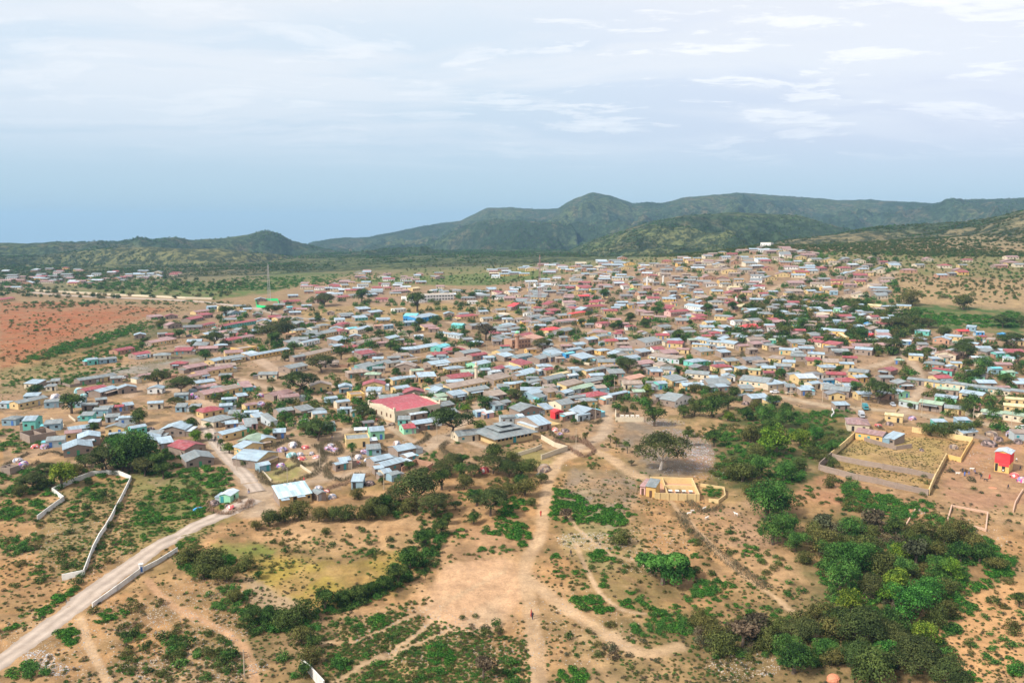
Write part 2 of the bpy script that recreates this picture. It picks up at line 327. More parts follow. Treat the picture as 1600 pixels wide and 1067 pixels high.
lay(sstep(.45, .62, big), (.41, .275, .175), .8); lay(sstep(.50, .66, mid), (.27, .165, .095), .6)
lay(sstep(.50, .68, fbm(GX, GY, 24, 5, 3)) * (RR < 420), (.20, .17, .075), .6)          # thin dry grass cover
land = RR > 560
lay(sstep(520, 760, RR), (.27, .20, .13), .8)
town = pts('0 600 200 570 240 500 330 480 470 470 500 450 780 455 800 425 960 405 1130 385 1230 380 1420 400 1390 440 1360 470 1440 520 1600 520 1600 690 1400 665 1330 660 1230 630 1050 650 1000 690 860 720 640 735 600 745 400 800 200 740 0 745')
lay(inpoly(town, JX, JY).astype(float), (.33, .225, .16), .85)
lay(inpoly(town, JX, JY) * sstep(.5, .66, mid), (.22, .155, .11), .6)
GREEN, DGREEN, YG = (.085, .165, .035), (.055, .095, .028), (.41, .315, .072)
POLYS = [
 ('0 471 120 472 270 482 215 500 150 522 90 545 40 562 0 580', (.36, .155, .085), .9), ('0 486 130 486 220 486 120 520 40 550 0 556', (.40, .135, .065), .7),
 ('62 452 110 438 180 430 420 424 560 428 470 446 420 458 335 468 200 462', GREEN, .85), ('540 438 700 430 860 420 870 432 760 446 600 444', (.12, .17, .055), .95),
 ('1345 470 1420 474 1600 486 1600 522 1500 516 1420 512 1370 495', (.05, .13, .03), .9), ('1370 440 1600 438 1600 482 1420 472 1350 462', (.42, .30, .175), .9),
 ('1180 395 1600 392 1600 436 1400 430 1200 412', (.19, .20, .085), .9), ('560 446 640 420 900 408 1100 392 1180 385 1180 398 1000 416 860 432 700 446', (.17, .20, .075), .8),
 ('455 486 540 478 660 476 800 468 880 482 800 498 700 500 600 502 500 508', (.40, .28, .13), .85), ('980 514 1036 512 1040 524 990 530', (.24, .24, .09), .6),
 ('95 545 240 505 330 500 240 528 190 545 110 560 30 590', DGREEN, .7), ('200 575 300 545 330 560 240 575 180 590 120 598', DGREEN, .6), ('180 575 240 568 330 556 300 568 235 582 150 590', (.36, .33, .33), .8),
 ('0 575 60 565 150 580 120 610 40 620 0 615', (.18, .20, .08), .5),
 ('383 872 440 868 520 880 590 870 612 884 608 908 560 930 530 948 478 950 430 925 390 900', YG, .8), ('330 850 400 848 440 862 410 880 350 876', (.20, .26, .06), .75), ('590 855 640 850 640 890 606 906', YG, .7),
 ('380 895 440 925 480 945 470 975 420 972 395 940', (.47, .35, .25), .8),
 ('648 942 700 880 800 872 822 905 815 940 775 985 700 990 668 970', (.66, .42, .28), .95), ('730 960 800 930 790 985 740 990', (.55, .40, .29), .7),
 ('900 735 990 740 1000 790 960 830 900 800 870 770', (.30, .25, .22), .75), ('980 650 1060 660 1120 700 1110 740 1040 748 985 740 970 700', (.26, .215, .185), .85),
 ('870 790 960 800 1010 850 960 900 880 870', (.36, .33, .17), .5),
 ('1295 715 1330 690 1410 680 1520 690 1495 720 1460 745', (.42, .31, .13), .8), ('1285 730 1300 718 1460 748 1452 766', (.44, .30, .12), .8), ('1480 700 1600 690 1600 790 1520 800 1470 770', (.46, .26, .18), .8),
 ('1280 740 1400 775 1460 800 1380 850 1260 830 1200 770', (.50, .255, .155), .75), ('1440 960 1600 900 1600 1040 1520 1067 1430 1020', (.66, .38, .20), .95), ('1080 800 1200 780 1260 830 1200 860 1120 850', (.44, .28, .20), .7),
 ('1130 640 1330 640 1330 700 1290 740 1230 775 1110 760 1120 700', DGREEN, .85), ('1000 980 1300 950 1500 1010 1400 1090 1100 1090', (.17, .13, .06), .6), ('1240 780 1480 820 1500 960 1400 1000 1250 960', DGREEN, .7),
 ('200 735 330 740 380 790 300 850 200 860 215 790', (.17, .20, .07), .7), ('100 745 195 750 160 840 120 900 60 900 60 830', (.25, .21, .10), .7),
 ('405 738 475 715 492 735 430 760', (.30, .30, .11), .9), ('800 700 870 705 860 722 800 735', (.30, .27, .10), .8),
 ('0 990 60 960 130 940 60 1010 0 1060', (.50, .33, .20), .6), ('620 850 690 850 800 800 820 860 760 880 690 880', (.46, .27, .17), .7), ('400 800 700 812 660 850 500 860 400 845', (.58, .37, .22), .9),
 ('820 900 900 930 1100 1060 820 1090', (.52, .36, .235), .35), ('600 960 760 1000 740 1067 560 1060', (.30, .24, .12), .5), ('430 700 440 650 560 690 600 730 520 745 480 745', (.49, .36, .27), .6),
]
nf = RR < 700; ol = sstep(.54, .64, fbm(GX, GY, 6, 4, 1)) * nf; lay(ol, (.17, .125, .062), .55)
rill = 1 - np.abs(2 * fbm(GX, GY, 11, 3, 3) - 1); lay(sstep(.80, .95, rill) * (RR < 420), (.52, .33, .19), .5); lay(sstep(.55, .67, fbm(GX, GY, 2.6, 3, 6)) * (RR < 330), (.22, .14, .08), .45)
_j1 = (fbm(GX, GY, 16, 4, 0) - .5) * np.clip(300 / RR, .12, 1.4); _j2 = (fbm(GX, GY, 5, 3, 3) - .5) * np.clip(300 / RR, .12, 1.4)
patchy = sstep(.36, .60, fbm(GX, GY, 7, 4, 2))
for s, col, a in POLYS:
    P_ = pts(s); mk = sum(inpoly(P_, PX + _j1 * u + _j2 * 14, PY + _j2 * v_ + _j1 * 10) for u, v_ in ((70, 10), (35, 30), (-20, 20), (15, -14), (-60, -24))) / 5.0
    lay(mk * (1.0 if a >= .95 else (.45 + .55 * patchy)), tuple(q * .9 for q in col), a)
def seg_dist(P, x, y):
    d = np.full(x.shape, 1e9)
    for (a, b) in zip(P[:-1], P[1:]):
        v = b - a; L = v.length_squared + 1e-9
        t = np.clip(((x - a.x) * v.x + (y - a.y) * v.y) / L, 0, 1)
        d = np.minimum(d, np.hypot(x - a.x - t * v.x, y - a.y - t * v.y))
    return d
def smooth_line(P, n=4):
    P = [p.xy for p in P]; out = []
    for i in range(len(P) - 1):
        a, b, c, d = P[max(i - 1, 0)], P[i], P[i + 1], P[min(i + 2, len(P) - 1)]
        for k in range(n):
            t = k / n; out.append(.5 * ((2 * b) + (c - a) * t + (2 * a - 5 * b + 4 * c - d) * t * t + (3 * b - a - 3 * c + d) * t ** 3))
    out.append(P[-1]); return out
PALE, TRK = (.46, .35, .28), (.545, .38, .262)
ROADS = [('300 650 322 668 335 690 355 715 385 745 402 768', 5.5, PALE), ('402 775 440 762 500 750 560 738 620 722 670 700 700 680', 5, PALE), ('496 745 500 715 520 690 545 670 600 660', 3.5, PALE), ('402 768 412 790 400 800', 8, PALE),
 ('845 1090 838 1010 825 935 822 882 846 832 850 792 862 742 878 718 905 712', 3.0, TRK), ('880 715 930 705 1000 745 1040 760', 4, TRK), ('940 620 948 650 942 680 890 705', 4.5, PALE), ('600 660 650 690 700 680 760 700', 3, PALE),
 ('820 900 870 940 930 980 1000 1020 1060 1010', 3.2, TRK), ('1040 775 1090 830 1150 890 1230 950 1280 1000', 1.1, TRK), ('880 800 930 850 1000 880 1080 900', .9, TRK), ('900 850 940 930 1010 960', .9, TRK),
 ('230 905 262 940 330 975 380 1010 400 1067', 1.6, (.50, .30, .19)), ('125 965 140 1010 170 1067', 1.4, TRK), ('560 1040 640 1000 700 940 790 890', 1.0, TRK), ('520 1067 640 1010 760 960', .8, TRK),
 ('980 588 1100 598 1210 618 1300 635 1400 642 1480 655 1600 668', 5.5, (.46, .36, .28)), ('620 520 700 538 800 560 900 578 1000 590', 6, (.44, .36, .31)), ('800 560 780 600 740 640 700 690', 4, PALE), ('1300 600 1330 580 1400 560 1430 520', 5, PALE),
 ('400 480 450 495 560 505 640 520', 5, (.42, .37, .34)), ('240 600 300 620 330 640 300 655', 6, (.50, .36, .28)), ('200 620 240 600 360 590 470 620 560 620', 5, (.5, .36, .28)), ('400 560 480 600 560 600 640 590 700 590', 7, (.5, .37, .3)),
 ('850 508 960 520 1040 520 1100 505', 4, PALE), ('870 540 960 530 1040 545 1200 560', 4, PALE), ('1200 455 1240 440 1330 425', 5, PALE), ('1290 478 1340 455 1400 425', 6, PALE), ('1000 440 1100 425 1200 405', 4, PALE), ('1490 400 1500 385 1520 372 1545 352', 5, (.40, .33, .24)),
 ('650 500 760 508 850 512', 4, PALE), ('700 470 800 490 900 478', 4, PALE), ('1400 655 1440 600 1420 560', 4, PALE), ('940 640 1000 660', 3, PALE), ('1180 600 1150 560 1040 548', 4, PALE), ('480 1000 560 1000 700 930', .8, TRK)]
for s, wd, col in ROADS:
    P = smooth_line([at(a, b) for a, b in pts(s)]); d = seg_dist(P, GX, GY)
    wj = wd / 2 * (.8 + .5 * mid); lay((1 - sstep(wj * .5, wj * 1.5 + RR * .0012, d)) * (.75 + .4 * patchy), col, .9)
# the far hills: dark scrub with paler grass between
hill = sstep(1150, 1500, RR); hn = fbm(GX, GY, 260, 5, 4); hf = fbm(GX, GY, 45, 4, 6)
lay(hill, (.050, .092, .052), .95); lay(hill * sstep(.50, .66, hn), (.115, .145, .058), .7); lay(hill * sstep(.60, .74, hf), (.19, .145, .095), .65); lay(hill * sstep(.5, .3, hn), (.032, .055, .027), .8)
lay(hill * sstep(.62, .75, fbm(GX, GY, 120, 5, 2)), (.20, .15, .105), .4)
lay(hill * (1 - sstep(1900, 2150, RR)) * (PX < 1150) * sstep(.38, .52, hf), (.17, .185, .085), .75)
lay(sstep(1050, 1250, RR) * (1 - sstep(1500, 1750, RR)) * (PX < 420), (.22, .18, .12), .6); lay(sstep(1700, 1900, RR) * (1 - sstep(2250, 2500, RR)) * (PX < 500) * sstep(.35, .5, hn), (.19, .185, .095), .8)
lay(sstep(1100, 1250, RR) * (1 - sstep(1500, 1650, RR)) * (PX > 1180) * sstep(.35, .55, hf), (.24, .20, .125), .85)
C *= (.62 + .34 * fine)[..., None]; C[..., 2] *= .86; C[..., 0] *= 1.03
gi = np.arange(NA * NRR).reshape(NRR, NA)
F = np.stack([gi[:-1, :-1], gi[:-1, 1:], gi[1:, 1:], gi[1:, :-1]], -1)
m, t, b = new_mat('dry_earth', .95)
at_ = t.add('ShaderNodeAttribute', attribute_name='Earth'); g = t.add('ShaderNodeTexCoord')
n1 = t.noise(g.outputs['Object'], .45, 6, .7); n2 = t.noise(g.outputs['Object'], 2.2, 4, .7); n3 = t.noise(g.outputs['Object'], .035, 5, .6)
f = t.math('ADD', -.10, t.math('ADD', t.math('MULTIPLY', n1, 1.15), t.math('ADD', t.math('MULTIPLY', n2, .7), t.math('MULTIPLY', n3, .35))))
c = t.mix(1.0, at_.outputs[0], t.add('ShaderNodeCombineColor', inp={0: f, 1: f, 2: f}).outputs[0], 'MULTIPLY')
peb = t.ramp(t.noise(g.outputs['Object'], 1.3, 6, .85), [(.56, 0.0), (.64, 1.0)])
c = t.mix(t.math('MULTIPLY', peb, .55), c, (.13, .105, .05))
t.l.new(c, b.inputs['Base Color']); b.inputs['Specular IOR Level'].default_value = .1
hb = t.math('ADD', n1, t.math('MULTIPLY', n2, .35))
bp = t.add('ShaderNodeBump', inp={'Strength': .7, 'Distance': .35, 'Height': hb}); t.l.new(bp.outputs[0], b.inputs['Normal'])
M_EARTH = m
m, t, b = new_mat('hill_scrub_ground', .95)      # scrub and rock too far away to tell apart
at_ = t.add('ShaderNodeAttribute', attribute_name='Earth'); g = t.add('ShaderNodeTexCoord')
n1 = t.noise(g.outputs['Object'], .05, 5, .75); n2 = t.noise(g.outputs['Object'], .012, 5, .65)
f = t.math('ADD', .15, t.math('ADD', t.math('MULTIPLY', n1, 1.0), t.math('MULTIPLY', n2, .7)))
c = t.mix(1.0, at_.outputs[0], t.add('ShaderNodeCombineColor', inp={0: f, 1: f, 2: f}).outputs[0], 'MULTIPLY')
c = t.mix(t.ramp(n1, [(.46, .85), (.56, 0.0)]), c, (.022, .036, .018))
t.l.new(c, b.inputs['Base Color']); b.inputs['Specular IOR Level'].default_value = .05
bp = t.add('ShaderNodeBump', inp={'Strength': .8, 'Distance': 9.0, 'Height': n1}); t.l.new(bp.outputs[0], b.inputs['Normal'])
M_HILL = m
jc = int(np.searchsorted(rr_, 1330))
def ground_part(nm, j0, j1, gm):
    sub = slice(j0, j1 + 1); X = GX[sub]; n_, k_ = X.shape; ii = np.arange(n_ * k_).reshape(n_, k_)
    FF = np.stack([ii[:-1, :-1], ii[:-1, 1:], ii[1:, 1:], ii[1:, :-1]], -1).reshape(-1, 4)[:, ::-1]
    me = mesh_np(nm, np.stack([X, GY[sub], GZ[sub]], -1).reshape(-1, 3), FF, [gm], smooth=True)
    ca = me.color_attributes.new('Earth', 'FLOAT_COLOR', 'POINT')
    ca.data.foreach_set('color', np.concatenate([C[sub], np.ones(X.shape + (1,))], -1).astype(np.float32).ravel())
    o = link(nm, me); tag(o, kind='structure'); return o
ground_part('ground', 0, jc, M_EARTH); ground_part('hills', jc, NRR - 1, M_HILL)
# haze: one closed box of thin air round everything
hm = bpy.data.materials.new('haze_air'); hm.use_nodes = True; ht = NT(hm.node_tree); ht.n.remove(ht.n['Principled BSDF'])
pv = ht.add('ShaderNodeVolumePrincipled', inp={'Color': (.36, .62, .90, 1), 'Density': 8e-5, 'Anisotropy': 0.0})
ht.l.new(pv.outputs[0], ht.n['Material Output'].inputs['Volume'])
bmh = bmesh.new(); bmesh.ops.create_cube(bmh, size=1); meh = bpy.data.meshes.new('haze'); bmh.to_mesh(meh)
hz = link('haze', meh, hm); zlo = float(GZ.min()) - 1; zhi = float(GZ.max()) + 15
hz.scale = (22000, 22000, zhi - zlo); hz.location = (0, 0, (zlo + zhi) / 2); tag(hz, kind='stuff')
# road sheets
m, t, b = new_mat('packed_dirt_road', .95); g = t.add('ShaderNodeTexCoord')
n1 = t.noise(g.outputs['Object'], .3, 5, .6); n2 = t.noise(g.outputs['Object'], 3.0, 3, .6)
t.l.new(t.mix(1.0, t.ramp(t.math('ADD', t.math('MULTIPLY', n1, .7), t.math('MULTIPLY', n2, .3)), [(.3, (.30, .235, .185)), (.7, (.48, .39, .315))]), t.add('ShaderNodeAttribute', attribute_name='Wear').outputs[0], 'MULTIPLY'), b.inputs['Base Color'])
M_ROAD = m
def road(nm, s, wd, lab=None, lift=.07, n=14):
    P = smooth_line([at(a, b_) for a, b_ in pts(s)], n); V = []; CA = []; K = 13
    for i, p in enumerate(P):
        d = (P[min(i + 1, len(P) - 1)] - P[max(i - 1, 0)]).normalized(); nn = Vector((-d.y, d.x))
        for k in range(K):
            u = (k / (K - 1) - .5) * wd; j = (rnd.random() - .5) * .7 if k in (0, K - 1) else 0
            CA.append(1.0 + .22 * math.exp(-((abs(u) / wd - .22) / .06) ** 2) - .16 * math.exp(-(u / wd / .07) ** 2) - .3 * (abs(u) / wd * 2) ** 4); q = p + nn * (u + j); V.append((q.x, q.y, float(T(q.x, q.y)) + (lift if 0 < k < K - 1 else -.05) + .03 * (1 - abs(u) / wd * 2)))
    F_ = [(i * K + k, i * K + k + 1, (i + 1) * K + k + 1, (i + 1) * K + k) for i in range(len(P) - 1) for k in range(K - 1)]
    me = mesh_np(nm, V, np.array(F_)[:, ::-1], [M_ROAD], smooth=True); ca = me.color_attributes.new('Wear', 'FLOAT_COLOR', 'POINT'); ca.data.foreach_set('color', np.repeat(np.array(CA, np.float32), 4)); return tag(link(nm, me), kind='structure')
road('dirt_road', '-60 1075 0 1033 60 991 120 947 172 907 232 863 300 824 355 802 398 780', 6.2)
road('dirt_road', '402 768 385 745 355 713 335 688 322 664', 5.2)
road('dirt_road', '50 457 110 462 200 466 290 470 350 476 410 484', 9, lift=.4)
# ------------------------------------------------------------------ vegetation prototypes (unit crown width = 1)
def leaf_quads(P, N, size, jit=.6, rs=NR, asp=.7):
    """one small leaf-clump quad per point, roughly facing N"""
    n = len(P); N = N + rs.normal(0, jit, (n, 3)); N /= np.linalg.norm(N, axis=1)[:, None] + 1e-9
    A = np.cross(N, rs.normal(0, 1, (n, 3))); A /= np.linalg.norm(A, axis=1)[:, None] + 1e-9; B = np.cross(N, A)
    s = size * (.6 + .8 * rs.rand(n, 1)); A = A * s; B = B * s * asp
    V = np.stack([P - A - B * .4, P + A * .3 - B, P + A + B * .3, P - A * .2 + B], 1).reshape(-1, 3)
    return V, np.arange(4 * n).reshape(n, 4)
def lobes_pts(lobes, n, rs, shell=.75):
    """points near the surfaces of ellipsoid lobes: (x,y,z,rx,ry,rz)"""
    L = np.array(lobes); wgt = (L[:, 3] * L[:, 4] + L[:, 3] * L[:, 5]); idx = rs.choice(len(L), n, p=wgt / wgt.sum())
    d = rs.normal(0, 1, (n, 3)); d[:, 2] = np.where(d[:, 2] < -.25, -d[:, 2], d[:, 2]); d /= np.linalg.norm(d, axis=1)[:, None]
    r = shell + (1 - shell) * rs.rand(n, 1) ** .6
    r = r * (1 + .13 * np.sin(d[:, :1] * 7 + idx[:, None]) * np.cos(d[:, 1:2] * 6 + 2 * idx[:, None]))
    return L[idx, :3] + d * r * L[idx, 3:], d / (L[idx, 3:] / L[idx, 3:].max(1, keepdims=True))
def tube(bm, pts_, rad, k=5):
    prev = None
    for i, p in enumerate(pts_):
        p = Vector(p); d = (Vector(pts_[min(i + 1, len(pts_) - 1)]) - Vector(pts_[max(i - 1, 0)])).normalized()
        a = d.orthogonal().normalized(); b_ = d.cross(a)
        ring = [bm.verts.new(p + (a * math.cos(2 * math.pi * q / k) + b_ * math.sin(2 * math.pi * q / k)) * rad[i]) for q in range(k)]
        if prev:
            # pair rings by nearest vertex to avoid twists
            o = min(range(k), key=lambda s: sum((ring[(q + s) % k].co - prev[q].co).length for q in range(k)))
            ring = [ring[(q + o) % k] for q in range(k)]
            for q in range(k): bm.faces.new((prev[q], prev[(q + 1) % k], ring[(q + 1) % k], ring[q]))
        prev = ring
    bm.faces.new(prev)
def bm_mesh(bm, name, mat=None, smooth=False):
    bmesh.ops.recalc_face_normals(bm, faces=bm.faces[:])
    me = bpy.data.meshes.new(name); bm.to_mesh(me); bm.free()
    if mat: me.materials.append(mat)
    if smooth: me.polygons.foreach_set('use_smooth', [True] * len(me.polygons))
    return me
def acacia(seed, nleaf, flat=.11, h=.5):
    rs = np.random.RandomState(seed); r_ = random.Random(seed); bm = bmesh.new(); lobes = []
    lean = (r_.uniform(-.05, .05), r_.uniform(-.05, .05)); fork = (lean[0], lean[1], h * r_.uniform(.3, .42))
    tube(bm, [(0, 0, -.04), (lean[0] * .4, lean[1] * .4, h * .15), fork], [.032, .024, .02], 6)
    nb = r_.randint(5, 7); a0 = r_.random() * 6
    for i in range(nb):
        a = a0 + i * 2 * math.pi / nb + r_.uniform(-.3, .3); R = r_.uniform(.18, .34); e = (lean[0] + R * math.cos(a), lean[1] + R * math.sin(a), h * r_.uniform(.78, .97))
        mid = tuple((fork[q] * .5 + e[q] * .5) + (0, 0, -.03)[q] for q in range(3)); tube(bm, [fork, mid, e], [.014, .009, .004], 4)
        for k in range(2):
            e2 = (e[0] + r_.uniform(-.12, .12), e[1] + r_.uniform(-.12, .12), e[2] + .03); tube(bm, [mid, e2], [.006, .002], 3)
        lobes.append((e[0], e[1], e[2] + r_.uniform(-.02, .03), r_.uniform(.15, .22), r_.uniform(.15, .22), flat * r_.uniform(.6, 1)))
    for i in range(3): lobes.append((r_.uniform(-.12, .12), r_.uniform(-.12, .12), h + r_.uniform(-.03, .05), r_.uniform(.2, .27), r_.uniform(.2, .27), flat))
    for i in range(7):
        a = a0 + .4 + i * .9; R = r_.uniform(.22, .4); lobes.append((lean[0] + R * math.cos(a), lean[1] + R * math.sin(a), h * r_.uniform(.55, .8), r_.uniform(.09, .14), r_.uniform(.09, .14), flat * .7)); tube(bm, [fork, (lobes[-1][0], lobes[-1][1], lobes[-1][2])], [.008, .003], 3)
    P, N = lobes_pts(lobes, nleaf, rs, .6); N[:, 2] = np.abs(N[:, 2]) + .3
    return bm, leaf_quads(P, N, .026 * math.sqrt(1600 / nleaf), .5, rs)
def round_tree(seed, nleaf, h=.85, low=.12, nl=9):
    rs = np.random.RandomState(seed); r_ = random.Random(seed); bm = bmesh.new(); lobes = []
    tube(bm, [(0, 0, -.05), (.01, 0, h * .25), (.02, .01, h * .5)], [.045, .035, .022], 6)
    for i in range(nl):
        a = r_.random() * 6.28; R = r_.uniform(.08, .28) if i else 0; z = r_.uniform(low + .18, h - .22) if i else h * .6
        q = (R * math.cos(a), R * math.sin(a), z); s = r_.uniform(.16, .25) if i else .27
        lobes.append(q + (s, s * r_.uniform(.85, 1.1), s * r_.uniform(.75, 1)))
        tube(bm, [(.01, 0, h * .3), q], [.016, .006], 4)
    P, N = lobes_pts(lobes, nleaf, rs, .66); P[:, 2] = np.maximum(P[:, 2], .015)
    return bm, leaf_quads(P, N, .025 * math.sqrt(1600 / nleaf), .55, rs)
def bush(seed, nleaf, h=.55, nl=6, sz=.05):
    rs = np.random.RandomState(seed); r_ = random.Random(seed); lobes = [(0, 0, h * .42, .34, .34, h * .5)]
    for i in range(nl): a = r_.random() * 6.28; R = r_.uniform(.14, .3); s = r_.uniform(.15, .25); lobes.append((R * math.cos(a), R * math.sin(a), s * .7, s, s, s * h * 1.5))
    P, N = lobes_pts(lobes, nleaf, rs, .7); P[:, 2] = np.maximum(P[:, 2], .01)
    return leaf_quads(P, N, sz * math.sqrt(220 / nleaf), .55, rs)
def drooping(seed, nleaf):
    rs = np.random.RandomState(seed); r_ = random.Random(seed); bm = bmesh.new(); lobes = []
    tube(bm, [(0, 0, -.05), (.02, 0, .2), (0, .02, .4)], [.05, .04, .03], 6)
    for i in range(12):
        a = i * .9; R = r_.uniform(.08, .2); z = r_.uniform(.2, .34); cx_ = (-.25, .2, .3)[i % 3]; lobes.append((cx_ + R * math.cos(a), R * math.sin(a), z, .10, .11, r_.uniform(.18, .26))); tube(bm, [(0, 0, .35), (R * .7 * math.cos(a), R * .7 * math.sin(a), .5)], [.015, .005], 4)
    lobes += [(0, 0, .46, .2, .2, .10), (.22, .05, .50, .2, .2, .14), (-.26, 0, .42, .19, .19, .13), (.02, -.1, .42, .12, .12, .09)]
    P, N = lobes_pts(lobes, nleaf, rs, .7)
    return bm, leaf_quads(P, N, .024, .6, rs, .5)
PROTO = {}
def reg(kind, i, res, mat, bark=M_BARK):
    if isinstance(res[0], bmesh.types.BMesh): bm, (V, F_) = res; tr = bm_mesh(bm, 'trunk', bark)
    else: tr = None; V, F_ = res
    PROTO.setdefault(kind, []).append((tr, mesh_np('crown', V, F_, [mat])))
for i in range(4): reg('a', i, acacia(20 + i, 4400, .12, .44), L_ACACIA)
for i in range(2): reg('A', i, acacia(30 + i, 6000, .17, .36), L_ACACIA)
for i in range(4): reg('r', i, round_tree(40 + i, 3400, .72, -.02, 12), L_DARK)
for i in range(4): reg('m', i, round_tree(50 + i, 3000, .6, -.14, 13), L_OLIVE)
for i in range(3): reg('l', i, round_tree(60 + i, 3000, .72, -.05, 12), L_LIME)
for i in range(3): reg('g', i, round_tree(65 + i, 5200, .8, -.08, 15), L_MID)
for i in range(2): reg('p', i, round_tree(70 + i, 900, .75, .1), L_GREY)
for i in range(2): reg('T', i, (lambda q: q)(round_tree(80 + i, 1100, 1.15, .55, 6)), L_OLIVE)      # small crown on a bare stem
reg('W', 0, drooping(5, 6500), L_MID)
reg('w', 0, acacia(77, 6500, .17, .5), L_ACACIA, M_BARKW)
BUSH = {}
for k, mt in (('d', L_DARK), ('b', L_BRIGHT), ('o', L_OLIVE), ('y', L_GREY), ('e', L_MID)):
    for i in range(3):
        V, F_ = bush(90 + i + ord(k), 420, .42 if k == 'b' else .6); BUSH.setdefault(k, []).append(mesh_np('bush', V, F_, [mt]))
# ------------------------------------------------------------------ landmarks for labels
LMK = [(s, at(x, y)) for s, x, y in [('the big pink-roofed mosque', 640, 645), ('the grey two-tiered hall', 792, 680), ('the slim cream minaret', 744, 595), ('the green-domed minaret', 808, 545), ('the tall red lattice mast', 843, 575),
 ('the grey lattice mast', 421, 480), ('the long white school', 665, 468), ('the bright blue building', 655, 502), ('the green fenced yard', 418, 480), ('the striped zinc-roofed house', 462, 787), ('the roofless cream building', 1050, 772),
 ('the large yellow-walled yard', 1380, 725), ('the red and yellow tower house', 1567, 725), ('the bright red gabled house', 874, 650), ('the twin white minarets', 1024, 440), ('the lone acacia on the square', 496, 688),
 ('the long terrace of shops', 1500, 608), ('the stepped blue-roofed terrace', 1115, 538), ('the grey-roofed white hall', 1008, 540), ('the white hilltop building', 1193, 384), ('the roofless block ruin', 66, 692), ('the low-walled small field', 445, 745),
 ('the turquoise-fronted shop', 46, 672), ('the long cream house at left', 52, 636), ('the red-roofed roadside compound', 310, 725), ('the orange dome tent', 1302, 1060), ('the big weeping tree', 1035, 905), ('the bright green field', 1500, 505),
 ('the bare sandy patch', 730, 925), ('the road junction', 405, 775), ('the zigzag white wall', 90, 780), ('the white roadside wall', 215, 895), ('the rubbish heap', 1090, 700), ('the white-trunked tree', 1031, 733), ('the open green plain', 300, 440),
 ('the red sand slope', 100, 510), ('the yellow grass patch', 500, 905), ('the dry walled river bed', 1130, 850), ('the turquoise and blue shop row', 158, 568), ('the grey market sheds', 1300, 612), ('the long ochre house', 425, 552), ('the red-roofed long house', 370, 508),
 ('the bright green shop terrace', 1040, 566), ('the footpath fork', 848, 1000), ('the dirt track dip', 340, 975), ('the far left settlement', 60, 430), ('the dark thicket', 1400, 960)]]
_used = {}; PENDING = []
ORD = ['', 'second', 'third', 'fourth', 'fifth', 'sixth', 'seventh', 'eighth', 'ninth', 'tenth', 'eleventh', 'twelfth']
def ordw(i):
    if i < 12: return ORD[i]
    n = i + 1; return f"{n}{'th' if 10 < n % 100 < 20 else {1: 'st', 2: 'nd', 3: 'rd'}.get(n % 10, 'th')}"
def want_label(o, desc, p, cat, group=None, noself=None):
    """queue a label; resolved later against landmarks"""
    tag(o, desc, cat, group); PENDING.append((o, desc, Vector(p), noself))
def resolve_labels():
    groups = {}
    for o, desc, p, ns in PENDING:
        best = min(((p - q).length, s, q) for s, q in LMK if s != ns)
        dd, s, q = best
        # direction in the picture
        ax, ay = proj(p.x, p.y, p.z); bx, by = proj(q.x, q.y, q.z); ax, ay, bx, by = map(float, (ax, ay, bx, by))
        wv, hv = ax - bx, (ay - by) * 2.2
        dr = ('right of' if wv > 0 else 'left of') if abs(wv) > abs(hv) else ('in front of' if hv > 0 else 'behind')
        groups.setdefault((desc, dr, s), []).append((dd, id(o), o))
    for (desc, dr, s), L in groups.items():
        L.sort()
        for i, (dd, _, o) in enumerate(L):
            o['label'] = f"{desc} {dr} {s}" if len(L) == 1 else f"{desc}, {ordw(i) + ' ' if i else ''}nearest {dr} {s}"
